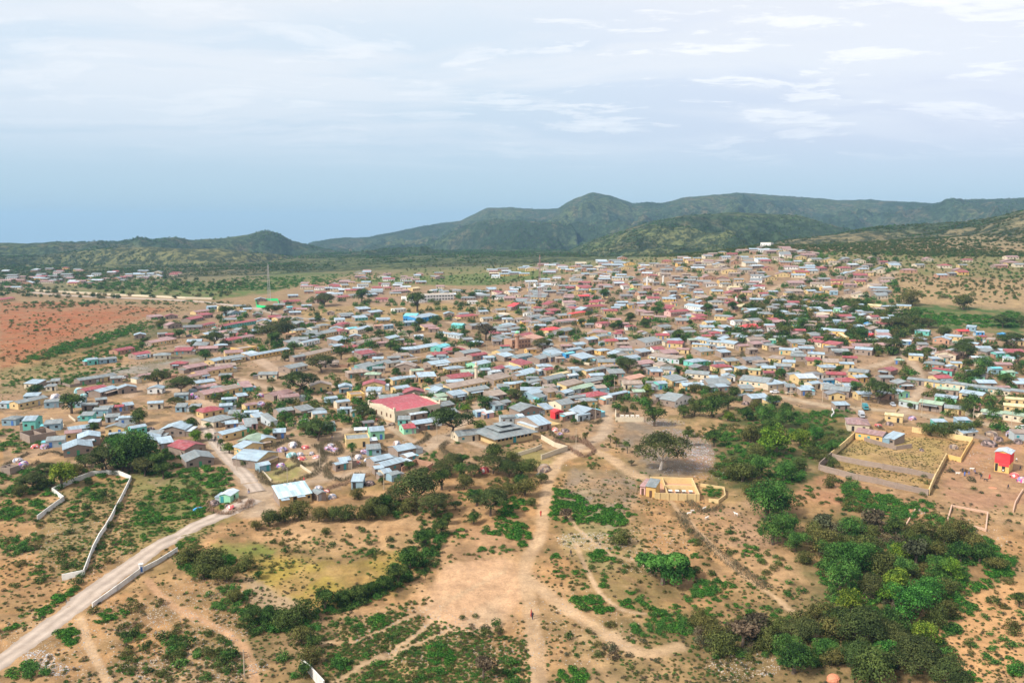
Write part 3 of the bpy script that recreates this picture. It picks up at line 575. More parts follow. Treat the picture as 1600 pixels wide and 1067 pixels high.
# ------------------------------------------------------------------ trees placed one by one: x, y of the foot, crown width in photo pixels, kind
TREES = """112 646 44 r;55 621 26 r;147 677 22 r;151 641 10 l;163 693 11 T;133 730 32 r;96 762 50 l;50 765 44 a;72 742 32 a;168 738 62 a;206 736 74 r;226 744 44 a;190 722 44 g;238 738 36 a;
247 606 46 a;283 616 50 a;275 637 30 a;304 649 21 r;300 672 27 r;325 669 13 g;355 599 20 r;321 564 28 r;397 591 15 r;345 695 15 r;358 708 23 l;385 729 23 r;277 702 13 m;217 664 32 r;225 539 18 r;222 546 14 g;250 511 18 m;280 528 20 r;303 542 16 m;335 542 36 a;350 555 20 r;353 497 25 r;290 502 12 r;305 690 26 l;325 689 20 l;
437 533 62 A;467 615 62 a;503 582 52 a;496 688 58 a;418 688 25 g;541 585 15 r;562 575 15 r;526 607 14 r;557 605 10 r;467 656 15 r;448 659 22 r;518 649 16 m;567 656 38 a;550 707 19 g;540 692 14 m;424 493 28 a;497 504 17 r;520 511 13 r;507 478 38 A;565 473 30 r;460 546 15 r;480 548 11 l;505 532 14 r;533 562 27 r;553 569 20 l;570 566 15 r;575 521 16 r;590 526 14 r;428 541 30 r;408 546 14 l;445 564 22 m;487 530 14 r;
610 547 21 r;622 554 24 r;632 556 16 r;640 526 16 r;626 519 13 r;605 604 17 r;618 586 19 r;648 609 15 g;670 601 19 r;629 619 17 r;665 571 17 r;694 538 19 r;672 532 8 r;727 527 20 r;735 547 21 r;759 532 36 p;655 512 22 r;680 507 15 m;713 557 20 r;652 487 40 r;672 462 13 r;737 467 17 r;771 470 12 r;785 534 12 r;704 682 76 a;752 674 26 l;663 652 24 r;756 640 33 r;730 644 22 l;770 614 9 l;722 728 26 r;770 740 54 a;650 785 88 A;618 782 44 A;675 806 62 a;712 796 24 a;766 806 68 a;640 738 26 r;597 757 16 r;744 720 16 m;690 745 34 a;740 745 34 a;800 722 36 m;815 745 40 m;820 775 46 m;795 770 30 m;
870 580 13 r;900 571 15 r;955 606 30 r;980 584 46 a;820 612 24 r;805 624 30 a;897 662 15 r;912 638 19 r;897 638 13 r;914 693 15 T;975 646 20 m;838 520 17 r;850 493 14 r;875 531 20 r;892 528 17 r;848 549 36 a;908 510 19 r;920 496 17 r;945 468 23 r;958 516 17 r;966 513 19 r;926 544 14 r;940 542 12 r;957 566 22 r;970 574 24 g;984 502 24 r;815 514 14 r;890 464 13 r;963 586 14 r;
954 692 13 T;963 698 15 T;980 708 19 T;996 714 17 T;986 728 14 p;1032 733 92 w;1073 698 24 T;1022 666 44 r;1068 652 32 r;1112 652 50 r;1137 640 34 r;1166 657 30 r;1137 657 22 l;1115 698 38 r;1067 617 15 r;1085 614 25 m;1012 617 24 l;1060 584 18 g;1065 569 15 g;1094 640 28 r;1128 625 24 m;1110 630 30 m;
1026 494 22 r;1008 512 24 r;1078 509 14 r;1097 521 10 r;1060 532 26 r;1107 487 19 r;1145 487 21 r;1145 499 15 r;1165 532 17 r;1178 511 8 r;1110 472 14 r;1160 472 17 r;1138 526 12 l;
1221 592 22 r;1311 585 18 r;1277 575 16 g;1355 592 13 r;1363 599 13 g;1336 616 24 g;1372 630 56 a;1252 517 26 g;1225 527 30 m;1270 521 7 l;1260 536 15 r;1347 532 28 r;1295 504 13 r;1237 501 15 m;1325 564 20 r;1395 553 38 a;1372 557 15 m;1395 517 34 a;1303 452 10 l;1315 452 9 l;
1222 668 40 g;1228 652 30 r;1212 712 64 l;1250 700 48 l;1272 690 32 g;1290 698 24 m;1197 812 80 g;1213 800 60 g;1187 748 48 g;1160 752 54 m;1225 752 42 g;1247 735 34 m;1285 722 24 m;1207 850 56 g;1243 862 44 g;1225 835 44 g;1298 762 24 m;1035 912 88 W;1265 715 34 m;1195 690 46 r;1180 720 44 m;1205 675 40 r;1215 800 40 g;1235 830 30 g;1300 710 26 g;1142 745 34 m;1258 675 24 m;1172 690 40 m;1240 690 30 g;1190 770 34 m;1170 772 26 m;
1530 597 26 r;1515 596 22 r;1572 600 23 r;1535 580 32 g;1508 549 28 a;1505 561 36 a;1580 545 34 a;1590 566 26 a;1448 556 22 m;1421 638 13 r;1500 681 36 m;1452 680 36 m;1517 650 32 r;1550 652 26 r;1588 657 19 r;1450 513 28 a;1425 478 36 m;1505 484 34 m;1565 512 32 a;1595 512 22 a;1475 528 26 m;1480 683 40 m;1478 560 20 m;1425 522 22 m;1410 515 18 m;
1290 862 56 m;1270 845 46 m;1285 830 44 p;1330 840 44 g;1365 825 44 p;1400 835 36 r;1440 845 50 m;1475 850 44 m;1345 890 50 g;1300 895 56 g;1325 900 60 g;1430 885 50 p;1460 870 44 m;1410 880 44 l;1500 880 44 r;1520 865 44 m;1485 905 40 l;1360 930 56 A;1400 930 54 l;1445 950 56 g;1480 965 40 m;1250 985 50 m;1210 990 44 m;1160 1010 56 p;1120 1000 44 m;1090 975 40 m;1310 985 50 r;1280 970 44 m;1230 1030 50 g;1340 1045 60 A;1395 1000 60 r;1312 925 64 g;1352 872 54 m;1385 900 58 m;1440 866 40 r;1500 842 46 m;1345 1006 84 A;1420 975 74 g;1430 1050 90 A;1255 1000 60 A;1360 1062 76 m;1395 945 50 l;1330 960 50 l;1385 1040 44 g;1290 1030 44 g;1440 1010 50 l;1180 1000 62 p;1195 1012 50 m;1130 1022 56 m;1100 985 40 m;1240 1052 70 r;1300 1000 54 m;1480 1072 66 A;1530 880 40 r;1555 890 34 m;1592 948 26 r;1465 900 36 g;1480 930 40 m;1410 905 40 g;1460 980 50 m;1320 860 40 m;1360 840 36 m;1420 850 34 m;1260 880 34 m;1390 1010 60 A;1300 1040 40 m;1150 985 34 m;
690 836 34 r;664 858 40 r;640 888 52 r;622 912 44 r;598 922 36 r;560 940 42 r;536 946 34 r;508 955 46 r;478 968 48 m;452 984 52 m;470 1006 46 m;488 1036 46 m;420 970 36 r;392 972 36 r;364 940 34 m;330 892 60 m;352 908 44 m;300 880 54 m;384 890 40 m;700 820 26 r;580 930 30 r;318 905 40 m;404 905 20 r;436 975 34 r;476 1060 30 r;492 1015 34 r;
420 822 44 m;445 815 36 m;470 812 44 m;498 815 40 m;520 812 40 m;545 812 44 m;570 812 36 m;595 812 40 m;400 828 24 m;610 800 36 m;585 795 30 m;560 780 28 m;510 835 18 m;
740 818 30 r;665 905 8 T;578 905 9 T;755 1060 44 p;885 812 30 p;970 850 44 m;1085 900 26 r;705 735 46 A;690 765 44 r;725 765 40 m;745 790 40 r;770 720 44 r;795 745 46 A;815 765 40 r;830 735 34 m;780 780 40 m;845 755 28 m;660 750 30 r;600 800 40 r;640 800 44 m;585 805 44 m;720 745 30 g;690 790 30 r;830 790 24 m;
180 705 44 r;215 725 60 g;243 738 50 r;160 735 46 r;192 735 50 A;235 715 34 r;118 744 34 m;255 748 30 r;70 764 30 m;30 775 30 m;1100 615 24 m;1145 625 30 r;1085 650 30 m;1180 640 30 m;1195 660 40 g;1210 640 30 r;1300 730 24 m;640 700 16 m;700 740 20 m"""
TNAME = {'a': ('acacia_tree', 'dark flat-topped acacia', 'acacia'), 'A': ('acacia_tree', 'wide spreading dark acacia', 'acacia'), 'r': ('leafy_tree', 'dark green rounded tree', 'tree'), 'm': ('thorn_tree', 'olive-brown bushy thorn tree', 'tree'),
         'l': ('leafy_tree', 'yellow-green rounded tree', 'tree'), 'g': ('leafy_tree', 'fresh green full-crowned tree', 'tree'), 'p': ('bare_tree', 'pale half-bare grey tree', 'tree'), 'T': ('small_tree', 'small tufted tree on a bare stem', 'tree'),
         'W': ('weeping_tree', 'big weeping green tree with trailing branches', 'tree'), 'w': ('acacia_tree', 'broad flat acacia with forked white trunk', 'acacia')}
TREE_LIST = []
def place_tree(px, py, wpx, k, far=False):
    p = at(px, py); s = wpx * mpp(p); nm, desc, cat = TNAME[k]; pr = PROTO[k][rnd.randrange(len(PROTO[k]))]
    size = '' if k in 'WwTA' else ('big ' if wpx > 46 else ('small ' if wpx < 16 else ''))
    r_ = empty(nm, p, rnd.uniform(-1, 1) if k != 'w' else 0); sc = Vector((s, s, s * rnd.uniform(.85, 1.1) * (.78 if k == 'W' else 1)))
    for q, part in ((pr[0], 'trunk'), (pr[1], 'crown')):
        if q is None: continue
        o = link(part, q, None, r_); o.scale = sc
    TREE_LIST.append((p, s, k)); return r_, desc, size, cat, p
for row in TREES.replace('\n', '').split(';'):
    f_ = row.split()
    if len(f_) < 4: continue
    r_, desc, size, cat, p = place_tree(float(f_[0]), float(f_[1]), float(f_[2]) * 1.06, f_[3])
    if f_[3] == 'w': tag(r_, 'broad flat acacia with forked white trunk beside the rubbish heap', 'acacia')
    elif f_[3] == 'W': tag(r_, 'big weeping green tree with trailing branches among low shrubs', 'tree')
    elif f_[0] == '496' and f_[1] == '688': tag(r_, 'lone flat-topped acacia standing on the open dirt square', 'acacia')
    else: want_label(r_, size + desc, p, cat, 'trees of the town and valley')
# ------------------------------------------------------------------ bushes
def scatter(name, P, S, src, flat=1.0):
    """many copies of one real bush drawn at points: uncountable ground cover"""
    me = bpy.data.meshes.new(name); me.from_pydata([tuple(p) for p in P], [], [])
    a = me.attributes.new('sc', 'FLOAT', 'POINT'); a.data.foreach_set('value', np.asarray(S, np.float32))
    o = link(name, me); tg = bpy.data.node_groups.new(name, 'GeometryNodeTree'); n = NT(tg)
    tg.interface.new_socket('Geometry', in_out='INPUT', socket_type='NodeSocketGeometry'); tg.interface.new_socket('Geometry', in_out='OUTPUT', socket_type='NodeSocketGeometry')
    gi_ = n.add('NodeGroupInput'); go = n.add('NodeGroupOutput')
    oi = n.add('GeometryNodeObjectInfo', transform_space='ORIGINAL'); oi.inputs['Object'].default_value = src; oi.inputs['As Instance'].default_value = True
    na = n.add('GeometryNodeInputNamedAttribute', data_type='FLOAT'); na.inputs['Name'].default_value = 'sc'
    rv = n.add('FunctionNodeRandomValue', data_type='FLOAT_VECTOR'); rv.inputs[0].default_value = (-.1, -.1, 0); rv.inputs[1].default_value = (.1, .1, 6.28)
    cx = n.add('ShaderNodeCombineXYZ', inp={0: na.outputs[0], 1: na.outputs[0], 2: n.math('MULTIPLY', na.outputs[0], flat)})
    ip = n.add('GeometryNodeInstanceOnPoints'); n.l.new(gi_.outputs[0], ip.inputs['Points']); n.l.new(oi.outputs['Geometry'], ip.inputs['Instance']); n.l.new(rv.outputs[0], ip.inputs['Rotation']); n.l.new(cx.outputs[0], ip.inputs['Scale'])
    n.l.new(ip.outputs[0], go.inputs[0]); md = o.modifiers.new('scatter', 'NODES'); md.node_group = tg
    tag(o, kind='stuff'); return o
BPT = []   # (pos, size, kind)
def ell(cx, cy, rx, ry, kind, n, smin=6, smax=13, rot=0):
    """n bushes in a patch, sizes in photo pixels at that spot"""
    a = NR.rand(n) * 6.283; q = np.sqrt(NR.rand(n)); x, y = q * rx * np.cos(a), q * ry * np.sin(a)
    cr, sr = math.cos(math.radians(rot)), math.sin(math.radians(rot)); P = at_many(cx + x * cr - y * sr, np.minimum(cy + x * sr + y * cr, 1100))
    for p in P: p = Vector(p); BPT.append((p, rnd.uniform(smin, smax) * rnd.choice((.7, .9, 1, 1.25)) * mpp(p), rnd.choice(kind)))
E = """240 1020 80 46 od 16 14 24 0;330 1000 60 40 od 12 14 24 0;200 960 60 40 od 10 12 22 0;120 880 60 50 od 14 12 22 0;60 860 50 50 od 10 10 20 0;300 1040 80 26 ode 14 14 26 0;900 1000 70 50 oyd 16 12 22 0;1180 900 60 60 oed 12 12 20 0;1100 860 60 40 od 12 11 19 0;520 850 120 30 od 16 9 18 0;
160 800 30 30 od 14 10 18 0;400 1040 50 30 oe 8 12 22 0;1560 960 50 60 oe 12 12 22 0;640 1030 80 40 oed 24 10 20 0;750 1000 40 50 oyd 16 10 18 0;960 880 60 40 eo 20 9 16 0;990 1020 60 30 oy 12 10 20 0;1320 770 50 30 od 14 10 17 0;1490 760 60 30 oy 16 6 12 0;104 992 22 17 b 34 10 20 0;170 964 26 9 b 20 7 14 -15;60 960 60 9 b 30 6 12 -25;118 930 60 11 b 50 8 15 -22;20 1050 30 14 b 18 9 18 -10;55 1050 22 12 e 10 10 18 0;215 990 12 9 b 6 8 14 0;285 1000 30 12 be 16 7 14 -20;30 850 30 18 e 30 7 14 -20;30 800 45 18 be 60 7 15 -10;15 770 20 10 e 14 8 14 0;
60 765 40 14 be 40 7 13 0;150 770 34 14 be 30 6 12 -10;120 800 16 22 be 26 6 12 -30;70 830 12 30 o 10 5 10 0;60 900 50 12 bo 14 6 11 -25;
255 725 50 22 be 130 7 14 0;320 745 40 20 be 90 6 13 0;270 790 60 24 be 120 6 13 -8;230 810 22 14 be 40 6 12 0;300 770 70 14 beo 70 6 12 0;350 755 20 16 be 24 6 11 30;330 800 40 10 b 40 7 12 -12;245 835 26 10 b 20 6 11 -10;195 850 14 18 be 14 5 10 0;200 845 40 40 o 26 4 8 0;
175 740 30 20 be 30 6 12 0;100 745 70 16 beo 40 7 13 0;20 745 40 14 be 30 7 13 0;
175 645 60 14 eo 26 5 9 0;60 680 20 18 be 14 6 10 0;20 690 30 20 be 50 5 11 0;20 590 30 8 e 16 4 7 0;90 590 60 12 be 60 4 8 -12;150 585 60 8 be 60 4 8 -14;210 590 90 6 be 70 4 8 -8;60 575 50 8 bo 26 3 6 -10;
80 550 50 6 be 110 4 8 -20;190 520 60 6 be 130 4 8 -22;120 540 60 8 be 110 4 8 -20;200 545 60 8 e 90 3 7 -10;160 560 60 8 be 90 4 8 -10;60 600 60 8 be 60 4 8 0;1320 850 60 30 y 26 16 28 0;1390 840 60 24 y 20 14 26 10;1140 1000 50 24 y 26 14 26 0;1330 1000 60 40 od 40 14 26 0;1450 900 50 40 eo 40 12 22 20;150 530 60 7 be 70 4 8 -20;230 515 50 5 be 60 3 7 -14;170 545 40 6 be 24 4 7 -14;300 520 40 6 be 22 3 6 0;220 545 40 5 be 24 4 7 0;
880 780 34 14 b 90 9 16 14;850 810 10 8 b 8 9 14 0;870 800 26 14 b 70 9 16 0;935 805 46 13 b 120 9 16 14;900 815 22 9 b 28 8 14 0;975 800 20 8 b 20 8 12 20;795 820 16 26 b 60 8 15 -35;820 840 14 26 b 70 8 14 -35;800 790 26 12 b 40 8 14 0;770 830 14 12 be 18 7 12 0;
720 833 12 7 b 8 8 13 20;775 860 30 6 e 18 6 11 0;945 870 24 11 b 46 8 14 8;925 945 36 14 b 64 9 15 6;980 945 14 8 b 12 8 13 20;960 835 10 8 b 6 8 12 0;870 870 10 5 b 6 8 12 0;875 895 10 8 b 8 7 11 0;905 895 9 7 b 8 8 12 0;942 914 10 7 b 8 8 12 0;950 902 6 5 b 4 8 11 0;912 918 7 6 b 4 8 12 0;
1105 920 26 12 be 42 9 15 -10;1100 935 30 8 be 24 8 13 0;1040 970 46 14 be 60 8 15 20;1020 985 34 12 e 30 9 15 0;1005 937 12 10 be 10 8 13 0;1060 985 16 8 b 12 9 13 0;985 928 8 5 b 5 8 11 0;1055 952 10 6 b 6 8 12 0;1085 952 8 5 b 4 8 12 0;1030 870 14 8 be 8 7 11 0;1090 870 10 6 b 6 8 12 0;1085 848 10 5 e 5 8 12 0;
895 1058 28 12 b 30 10 18 0;800 1050 10 24 be 16 9 16 0;690 1025 22 15 b 40 9 16 0;590 972 14 9 b 22 9 14 0;700 870 60 6 o 10 5 9 0;630 955 60 16 oe 60 5 10 -20;600 1000 60 24 oe 60 5 11 0;660 990 60 24 oeb 40 4 9 0;560 1015 50 20 oe 26 5 10 0;590 1030 24 10 be 14 8 14 0;
525 1035 14 14 e 10 12 20 0;550 1048 10 6 b 4 10 14 0;460 1060 8 8 e 3 12 16 0;240 1020 60 30 eo 12 10 16 0;300 1010 60 40 eo 18 9 16 0;360 1030 30 26 eo 14 9 15 0;195 1040 20 20 b 6 8 12 0;
1190 955 60 10 be 16 8 14 10;1240 927 12 8 e 3 16 22 0;1160 920 30 20 b 12 7 12 0;1215 835 40 8 e 6 7 12 0;1175 865 14 10 b 8 9 14 0;1200 880 40 20 eo 8 8 13 30;1150 975 50 12 eo 24 9 16 0;1110 960 20 8 b 6 8 14 0;
1165 700 50 30 eb 120 8 15 0;1150 735 40 16 eo 80 9 16 0;1230 720 40 30 eb 60 8 15 0;1290 690 30 22 eo 60 7 13 0;1270 655 40 12 eb 80 5 10 0;1310 645 26 9 eb 36 5 9 0;1220 745 40 14 eb 40 7 14 0;1190 655 24 14 eb 30 6 12 0;1150 650 40 10 eo 24 6 11 0;1100 675 30 12 o 26 6 11 0;1140 675 30 12 eo 26 6 12 0;
1335 770 26 10 be 46 7 13 16;1380 788 40 14 be 80 7 13 16;1330 760 16 6 e 14 7 11 0;1400 800 50 12 be 60 7 12 0;1340 790 30 12 eo 40 8 14 0;1440 790 20 8 be 20 7 12 0;1260 765 8 6 b 5 7 11 0;1255 780 30 12 o 14 5 9 0;
1480 830 60 20 eo 60 8 14 20;1520 850 50 20 be 60 8 15 24;1550 870 40 18 be 46 8 15 20;1500 870 30 20 eb 40 9 16 20;1560 895 26 10 b 26 9 15 0;1490 910 40 20 eb 46 9 16 20;1490 950 34 20 eb 40 9 16 0;1530 915 20 8 b 14 9 14 0;1480 985 24 12 e 16 10 17 0;1540 1010 34 20 eo 10 9 15 0;1580 1040 30 16 eb 8 12 20 0;1500 1060 40 8 b 16 10 16 0;1570 880 20 10 e 8 9 14 0;1590 985 20 30 e 5 9 14 0;
1400 860 90 40 eo 120 10 18 15;1330 900 50 40 eb 70 10 18 0;1340 960 60 40 eb 60 10 20 0;1420 1020 70 30 eo 60 12 22 0;1260 1020 70 24 eo 50 10 20 0;1140 1010 60 24 eo 46 9 18 0;1390 930 40 26 y 14 14 24 0;1420 950 24 14 y 8 14 26 0;
330 885 56 20 eb 90 8 15 0;290 850 20 10 eb 18 7 13 0;360 930 40 20 e 30 9 16 -20;440 975 60 14 ed 80 9 18 -14;560 935 60 14 ed 100 9 16 -20;650 880 40 24 ed 110 9 16 -30;675 830 30 20 ed 60 8 14 -30;600 915 50 10 ed 50 9 15 -20;400 960 40 12 ed 50 9 16 0;480 1010 26 40 e 26 9 16 0;540 975 30 10 e 14 8 14 0;690 845 30 10 e 20 7 12 -20;
420 880 60 14 o 14 6 11 0;480 850 60 12 oe 12 5 10 0;550 850 60 16 oe 26 5 10 0;570 870 40 12 oe 18 6 11 0;620 900 20 12 o 8 5 9 0;500 830 90 10 o 18 4 8 0;
650 800 60 14 eo 46 7 13 0;600 790 40 12 eo 30 7 12 0;730 770 30 12 be 16 6 11 0;790 760 26 14 o 30 7 13 0;800 700 30 6 be 10 5 9 0;700 720 40 10 e 24 6 11 0;660 710 22 9 e 24 6 11 0;730 690 30 5 e 20 6 10 0;
870 750 16 14 o 14 4 8 0;930 720 14 14 oe 26 4 8 0;960 700 20 14 o 18 4 7 0;900 760 40 20 o 26 3 7 0;960 770 40 24 o 30 3 7 0;1000 750 14 14 be 14 5 9 0;1050 760 60 6 e 14 4 8 0;1115 770 20 8 be 22 6 11 0;1010 840 60 20 o 20 4 8 0;1000 900 70 40 o 30 4 8 0;880 920 40 40 o 30 4 8 0;1150 820 50 20 o 14 4 8 0;
1440 500 60 10 b 200 4 8 5;1520 502 80 10 b 240 4 8 4;1420 490 40 8 be 90 4 8 0;1580 500 20 12 be 60 4 8 0;1480 452 110 7 o 50 3 6 0;1450 462 90 5 eo 60 4 8 0;1540 470 60 6 eo 30 3 6 0;1390 452 30 8 e 24 3 6 0;
300 448 180 7 e 420 3 7 0;180 440 100 8 be 220 3 7 0;440 440 100 8 be 260 3 7 0;350 451 90 4 b 130 3 6 0;250 474 120 3 eo 110 3 6 0;110 474 50 4 eo 50 3 7 0;30 450 40 8 eo 90 4 8 0;60 478 60 5 eo 60 3 6 0;640 436 100 5 be 120 3 5 0;560 432 60 4 be 80 3 5 0;800 440 60 8 eo 100 3 5 0;720 456 40 4 e 40 3 5 0;
120 500 130 28 o 190 2 5 0;100 530 110 22 o 120 2 5 -10;60 560 60 14 o 60 2 6 0;60 505 50 12 e 30 3 6 0;240 484 60 6 o 50 2 5 0;
1310 405 70 12 eo 60 2 4 0;1450 408 140 10 eo 120 2 4 0;1250 480 60 6 e 40 4 7 0;1280 470 80 5 e 60 4 8 0;1340 520 30 8 e 30 4 8 0;560 490 60 5 o 30 3 5 0;760 482 60 6 o 50 3 5 0"""
for row in E.replace('\n', '').split(';'):
    f_ = row.split()
    if len(f_) == 9: ell(*map(float, f_[:4]), f_[4], int(int(f_[5]) * (1.05 if f_[4] == 'b' else 1.15)), float(f_[6]), float(f_[7]), float(f_[8]))
# scattered low shrubs over all open near ground
for i in range(2600):
    px, py = rnd.uniform(-60, 1660), 760 + 330 * rnd.random() ** .8
    if 395 < px < 700 and py < 820: continue
    if inpoly(pts('648 942 700 880 800 872 822 905 815 940 775 985 700 990 668 970'), np.array(px), np.array(py)) or inpoly(pts('0 1010 400 770 400 800 0 1070'), np.array(px), np.array(py)): continue
    p = at(px, py); BPT.append((p, rnd.uniform(3, 8) * mpp(p), rnd.choice('ooyed')))
# keep the roads free
RD = [smooth_line([at(a, b_) for a, b_ in pts(s)]) + [] for s, wd, c_ in ROADS]; RW = [wd for s, wd, c_ in ROADS]
RD += [smooth_line([at(a, b_) for a, b_ in pts(s)]) for s in ('-60 1075 0 1033 60 991 120 947 172 907 232 863 300 824 355 802 398 780', '402 768 385 745 355 713 335 688 322 664')]; RW += [6.6, 5.5]
SEG = [(a, b_, wd) for L_, wd in zip(RD, RW) for a, b_ in zip(L_[:-1], L_[1:])]
SA = np.array([(a.x, a.y, b_.x, b_.y, wd) for a, b_, wd in SEG])
def road_gap(x, y):
    vx, vy = SA[:, 2] - SA[:, 0], SA[:, 3] - SA[:, 1]; t_ = np.clip(((x - SA[:, 0]) * vx + (y - SA[:, 1]) * vy) / (vx * vx + vy * vy + 1e-9), 0, 1)
    return float((np.hypot(x - SA[:, 0] - t_ * vx, y - SA[:, 1] - t_ * vy) - SA[:, 4] / 2).min())
# ------------------------------------------------------------------ buildings
CELL = 30.0; _FH = {}
def foot_add(cx, cy, ux, uy, L, D):
    R = max(L, D)
    for i in range(int((cx - R) // CELL), int((cx + R) // CELL) + 1):
        for j in range(int((cy - R) // CELL), int((cy + R) // CELL) + 1): _FH.setdefault((i, j), []).append((cx, cy, ux, uy, L, D))
def FOOT_NEAR(x, y): return _FH.get((int(x // CELL), int(y // CELL)), ())
def hits(cx, cy, ux, uy, L, D, m=.4):
    for i in np.linspace(-.5, .5, max(3, int(L / 2.5))):
        for j in (-.5, -.17, .17, .5):
            x = cx + ux * i * (L + m) - uy * j * (D + m); y = cy + uy * i * (L + m) + ux * j * (D + m)
            for (a, b_, c_, d_, l_, e_) in FOOT_NEAR(x, y):
                dx, dy = x - a, y - b_
                if abs(dx * c_ + dy * d_) < l_ / 2 + m and abs(-dx * d_ + dy * c_) < e_ / 2 + m: return True
    return False
def box_arr(x0, x1, y0, y1, z0, z1):
    V = [(x0, y0, z0), (x1, y0, z0), (x1, y1, z0), (x0, y1, z0), (x0, y0, z1), (x1, y0, z1), (x1, y1, z1), (x0, y1, z1)]
    return V, [(0, 1, 5, 4), (1, 2, 6, 5), (2, 3, 7, 6), (3, 0, 4, 7), (4, 5, 6, 7), (3, 2, 1, 0)]
def slab(P, t):
    """closed plate: polygon P (top, counter-clockwise) pushed down by t"""
    n = len(P); V = list(P) + [(x, y, z - t) for x, y, z in P]
    F_ = [tuple(range(n)), tuple(reversed(range(n, 2 * n)))] + [(i + n, (i + 1) % n + n, (i + 1) % n, i) for i in range(n)]
    return V, F_
def house_geo(L, D, h, shape, pitch=.29, o=.35, t=.09):
    """local frame: x along the front, y away; front wall on y=0. -> walls (V,F,which), roof (V,F)"""
    x0, x1 = -L / 2, L / 2; b_ = -1.2; WV = []; WF = []; WI = []; RV = []; RF = []
    def wall(pts__, which): n = len(WV); WV.extend(pts__); WF.append(tuple(range(n, n + len(pts__)))); WI.append(which)
    def roof(P): V, F_ = slab(P, t); n = len(RV); RV.extend(V); RF.extend(tuple(i + n for i in f) for f in F_)
    if shape == 'g':
        r = pitch * D / 2; a = h + r
        wall([(x0, 0, b_), (x1, 0, b_), (x1, 0, h), (x0, 0, h)], 0); wall([(x1, D, b_), (x0, D, b_), (x0, D, h), (x1, D, h)], 1)
        wall([(x1, 0, b_), (x1, D, b_), (x1, D, h), (x1, D / 2, a), (x1, 0, h)], 1); wall([(x0, D, b_), (x0, 0, b_), (x0, 0, h), (x0, D / 2, a), (x0, D, h)], 1)
        e = h - pitch * o + t; roof([(x0 - o * .6, -o, e), (x1 + o * .6, -o, e), (x1 + o * .6, D / 2, a + t), (x0 - o * .6, D / 2, a + t)]); roof([(x1 + o * .6, D + o, e), (x0 - o * .6, D + o, e), (x0 - o * .6, D / 2 + .001, a + t), (x1 + o * .6, D / 2 + .001, a + t)])
    elif shape == 'G':
        r = pitch * L / 2; a = h + r
        wall([(x0, 0, b_), (x1, 0, b_), (x1, 0, h), (0, 0, a), (x0, 0, h)], 0); wall([(x1, D, b_), (x0, D, b_), (x0, D, h), (0, D, a), (x1, D, h)], 1)
        wall([(x1, 0, b_), (x1, D, b_), (x1, D, h), (x1, 0, h)], 1); wall([(x0, D, b_), (x0, 0, b_), (x0, 0, h), (x0, D, h)], 1)
        e = h - pitch * o + t; roof([(x0 - o, -o, e), (0, -o, a + t), (0, D + o, a + t), (x0 - o, D + o, e)]); roof([(.001, -o, a + t), (x1 + o, -o, e), (x1 + o, D + o, e), (.001, D + o, a + t)])
    elif shape == 'h':
        m_ = min(L, D) / 2; a = h + pitch * 1.15 * m_
        for p_, w_ in (([(x0, 0), (x1, 0)], 0), ([(x1, 0), (x1, D)], 0), ([(x1, D), (x0, D)], 0), ([(x0, D), (x0, 0)], 0)):
            (ax, ay), (bx, by) = p_; wall([(ax, ay, b_), (bx, by, b_), (bx, by, h), (ax, ay, h)], w_)
        e = h - pitch * o + t; A = (x0 - o, -o, e); B = (x1 + o, -o, e); C_ = (x1 + o, D + o, e); D_ = (x0 - o, D + o, e)
        if L >= D: r1 = (x0 + m_, D / 2, a); r2 = (x1 - m_, D / 2, a)
        else: r1 = (0, m_, a); r2 = (0, D - m_, a)
        if L >= D: Q = [[A, B, r2, r1], [B, C_, r2], [C_, D_, r1, r2], [D_, A, r1]]
        else: Q = [[A, B, r1], [B, C_, r2, r1], [C_, D_, r2], [D_, A, r1, r2]]
        for q in Q: roof(q)
    elif shape == 's':
        k = .17; hb = h + k * D
        wall([(x0, 0, b_), (x1, 0, b_), (x1, 0, h), (x0, 0, h)], 0); wall([(x1, D, b_), (x0, D, b_), (x0, D, hb), (x1, D, hb)], 1)
        wall([(x1, 0, b_), (x1, D, b_), (x1, D, hb), (x1, 0, h)], 1); wall([(x0, D, b_), (x0, 0, b_), (x0, 0, h), (x0, D, hb)], 1)
        roof([(x0 - o * .5, -o, h - k * o + t), (x1 + o * .5, -o, h - k * o + t), (x1 + o * .5, D + o * .4, hb + k * o * .4 + t), (x0 - o * .5, D + o * .4, hb + k * o * .4 + t)])
    elif shape == 'f':
        w_ = .25; hp = h + .45
        for (ax, bx, ay, by, wi) in ((x0, x1, 0, w_, 0), (x0, x1, D - w_, D, 1), (x0, x0 + w_, w_, D - w_, 1), (x1 - w_, x1, w_, D - w_, 1)):
            V, F_ = box_arr(ax, bx, ay, by, b_, hp); n = len(WV); WV.extend(V); WF.extend(tuple(i + n for i in f) for f in F_); WI.extend([wi] * 6)
        roof([(x0 + w_, w_, h), (x1 - w_, w_, h), (x1 - w_, D - w_, h), (x0 + w_, D - w_, h)])
    elif shape == 'R':
        w_ = .28
        n1 = max(1, int(L / 5))
        for (ax, bx, ay, by, hh) in [(x0, x1, 0, w_, h), (x0, x1, D - w_, D, h * 1.05), (x0, x0 + w_, w_, D - w_, h * .97), (x1 - w_, x1, w_, D - w_, h)] + [(x0 + L * k / (n1 + 1), x0 + L * k / (n1 + 1) + w_, w_, D - w_, h * .93) for k in range(1, n1 + 1)]:
            V, F_ = box_arr(ax, bx, ay, by, b_, hh); n = len(WV); WV.extend(V); WF.extend(tuple(i + n for i in f) for f in F_); WI.extend([0] * 6)
    return WV, WF, WI, RV, RF
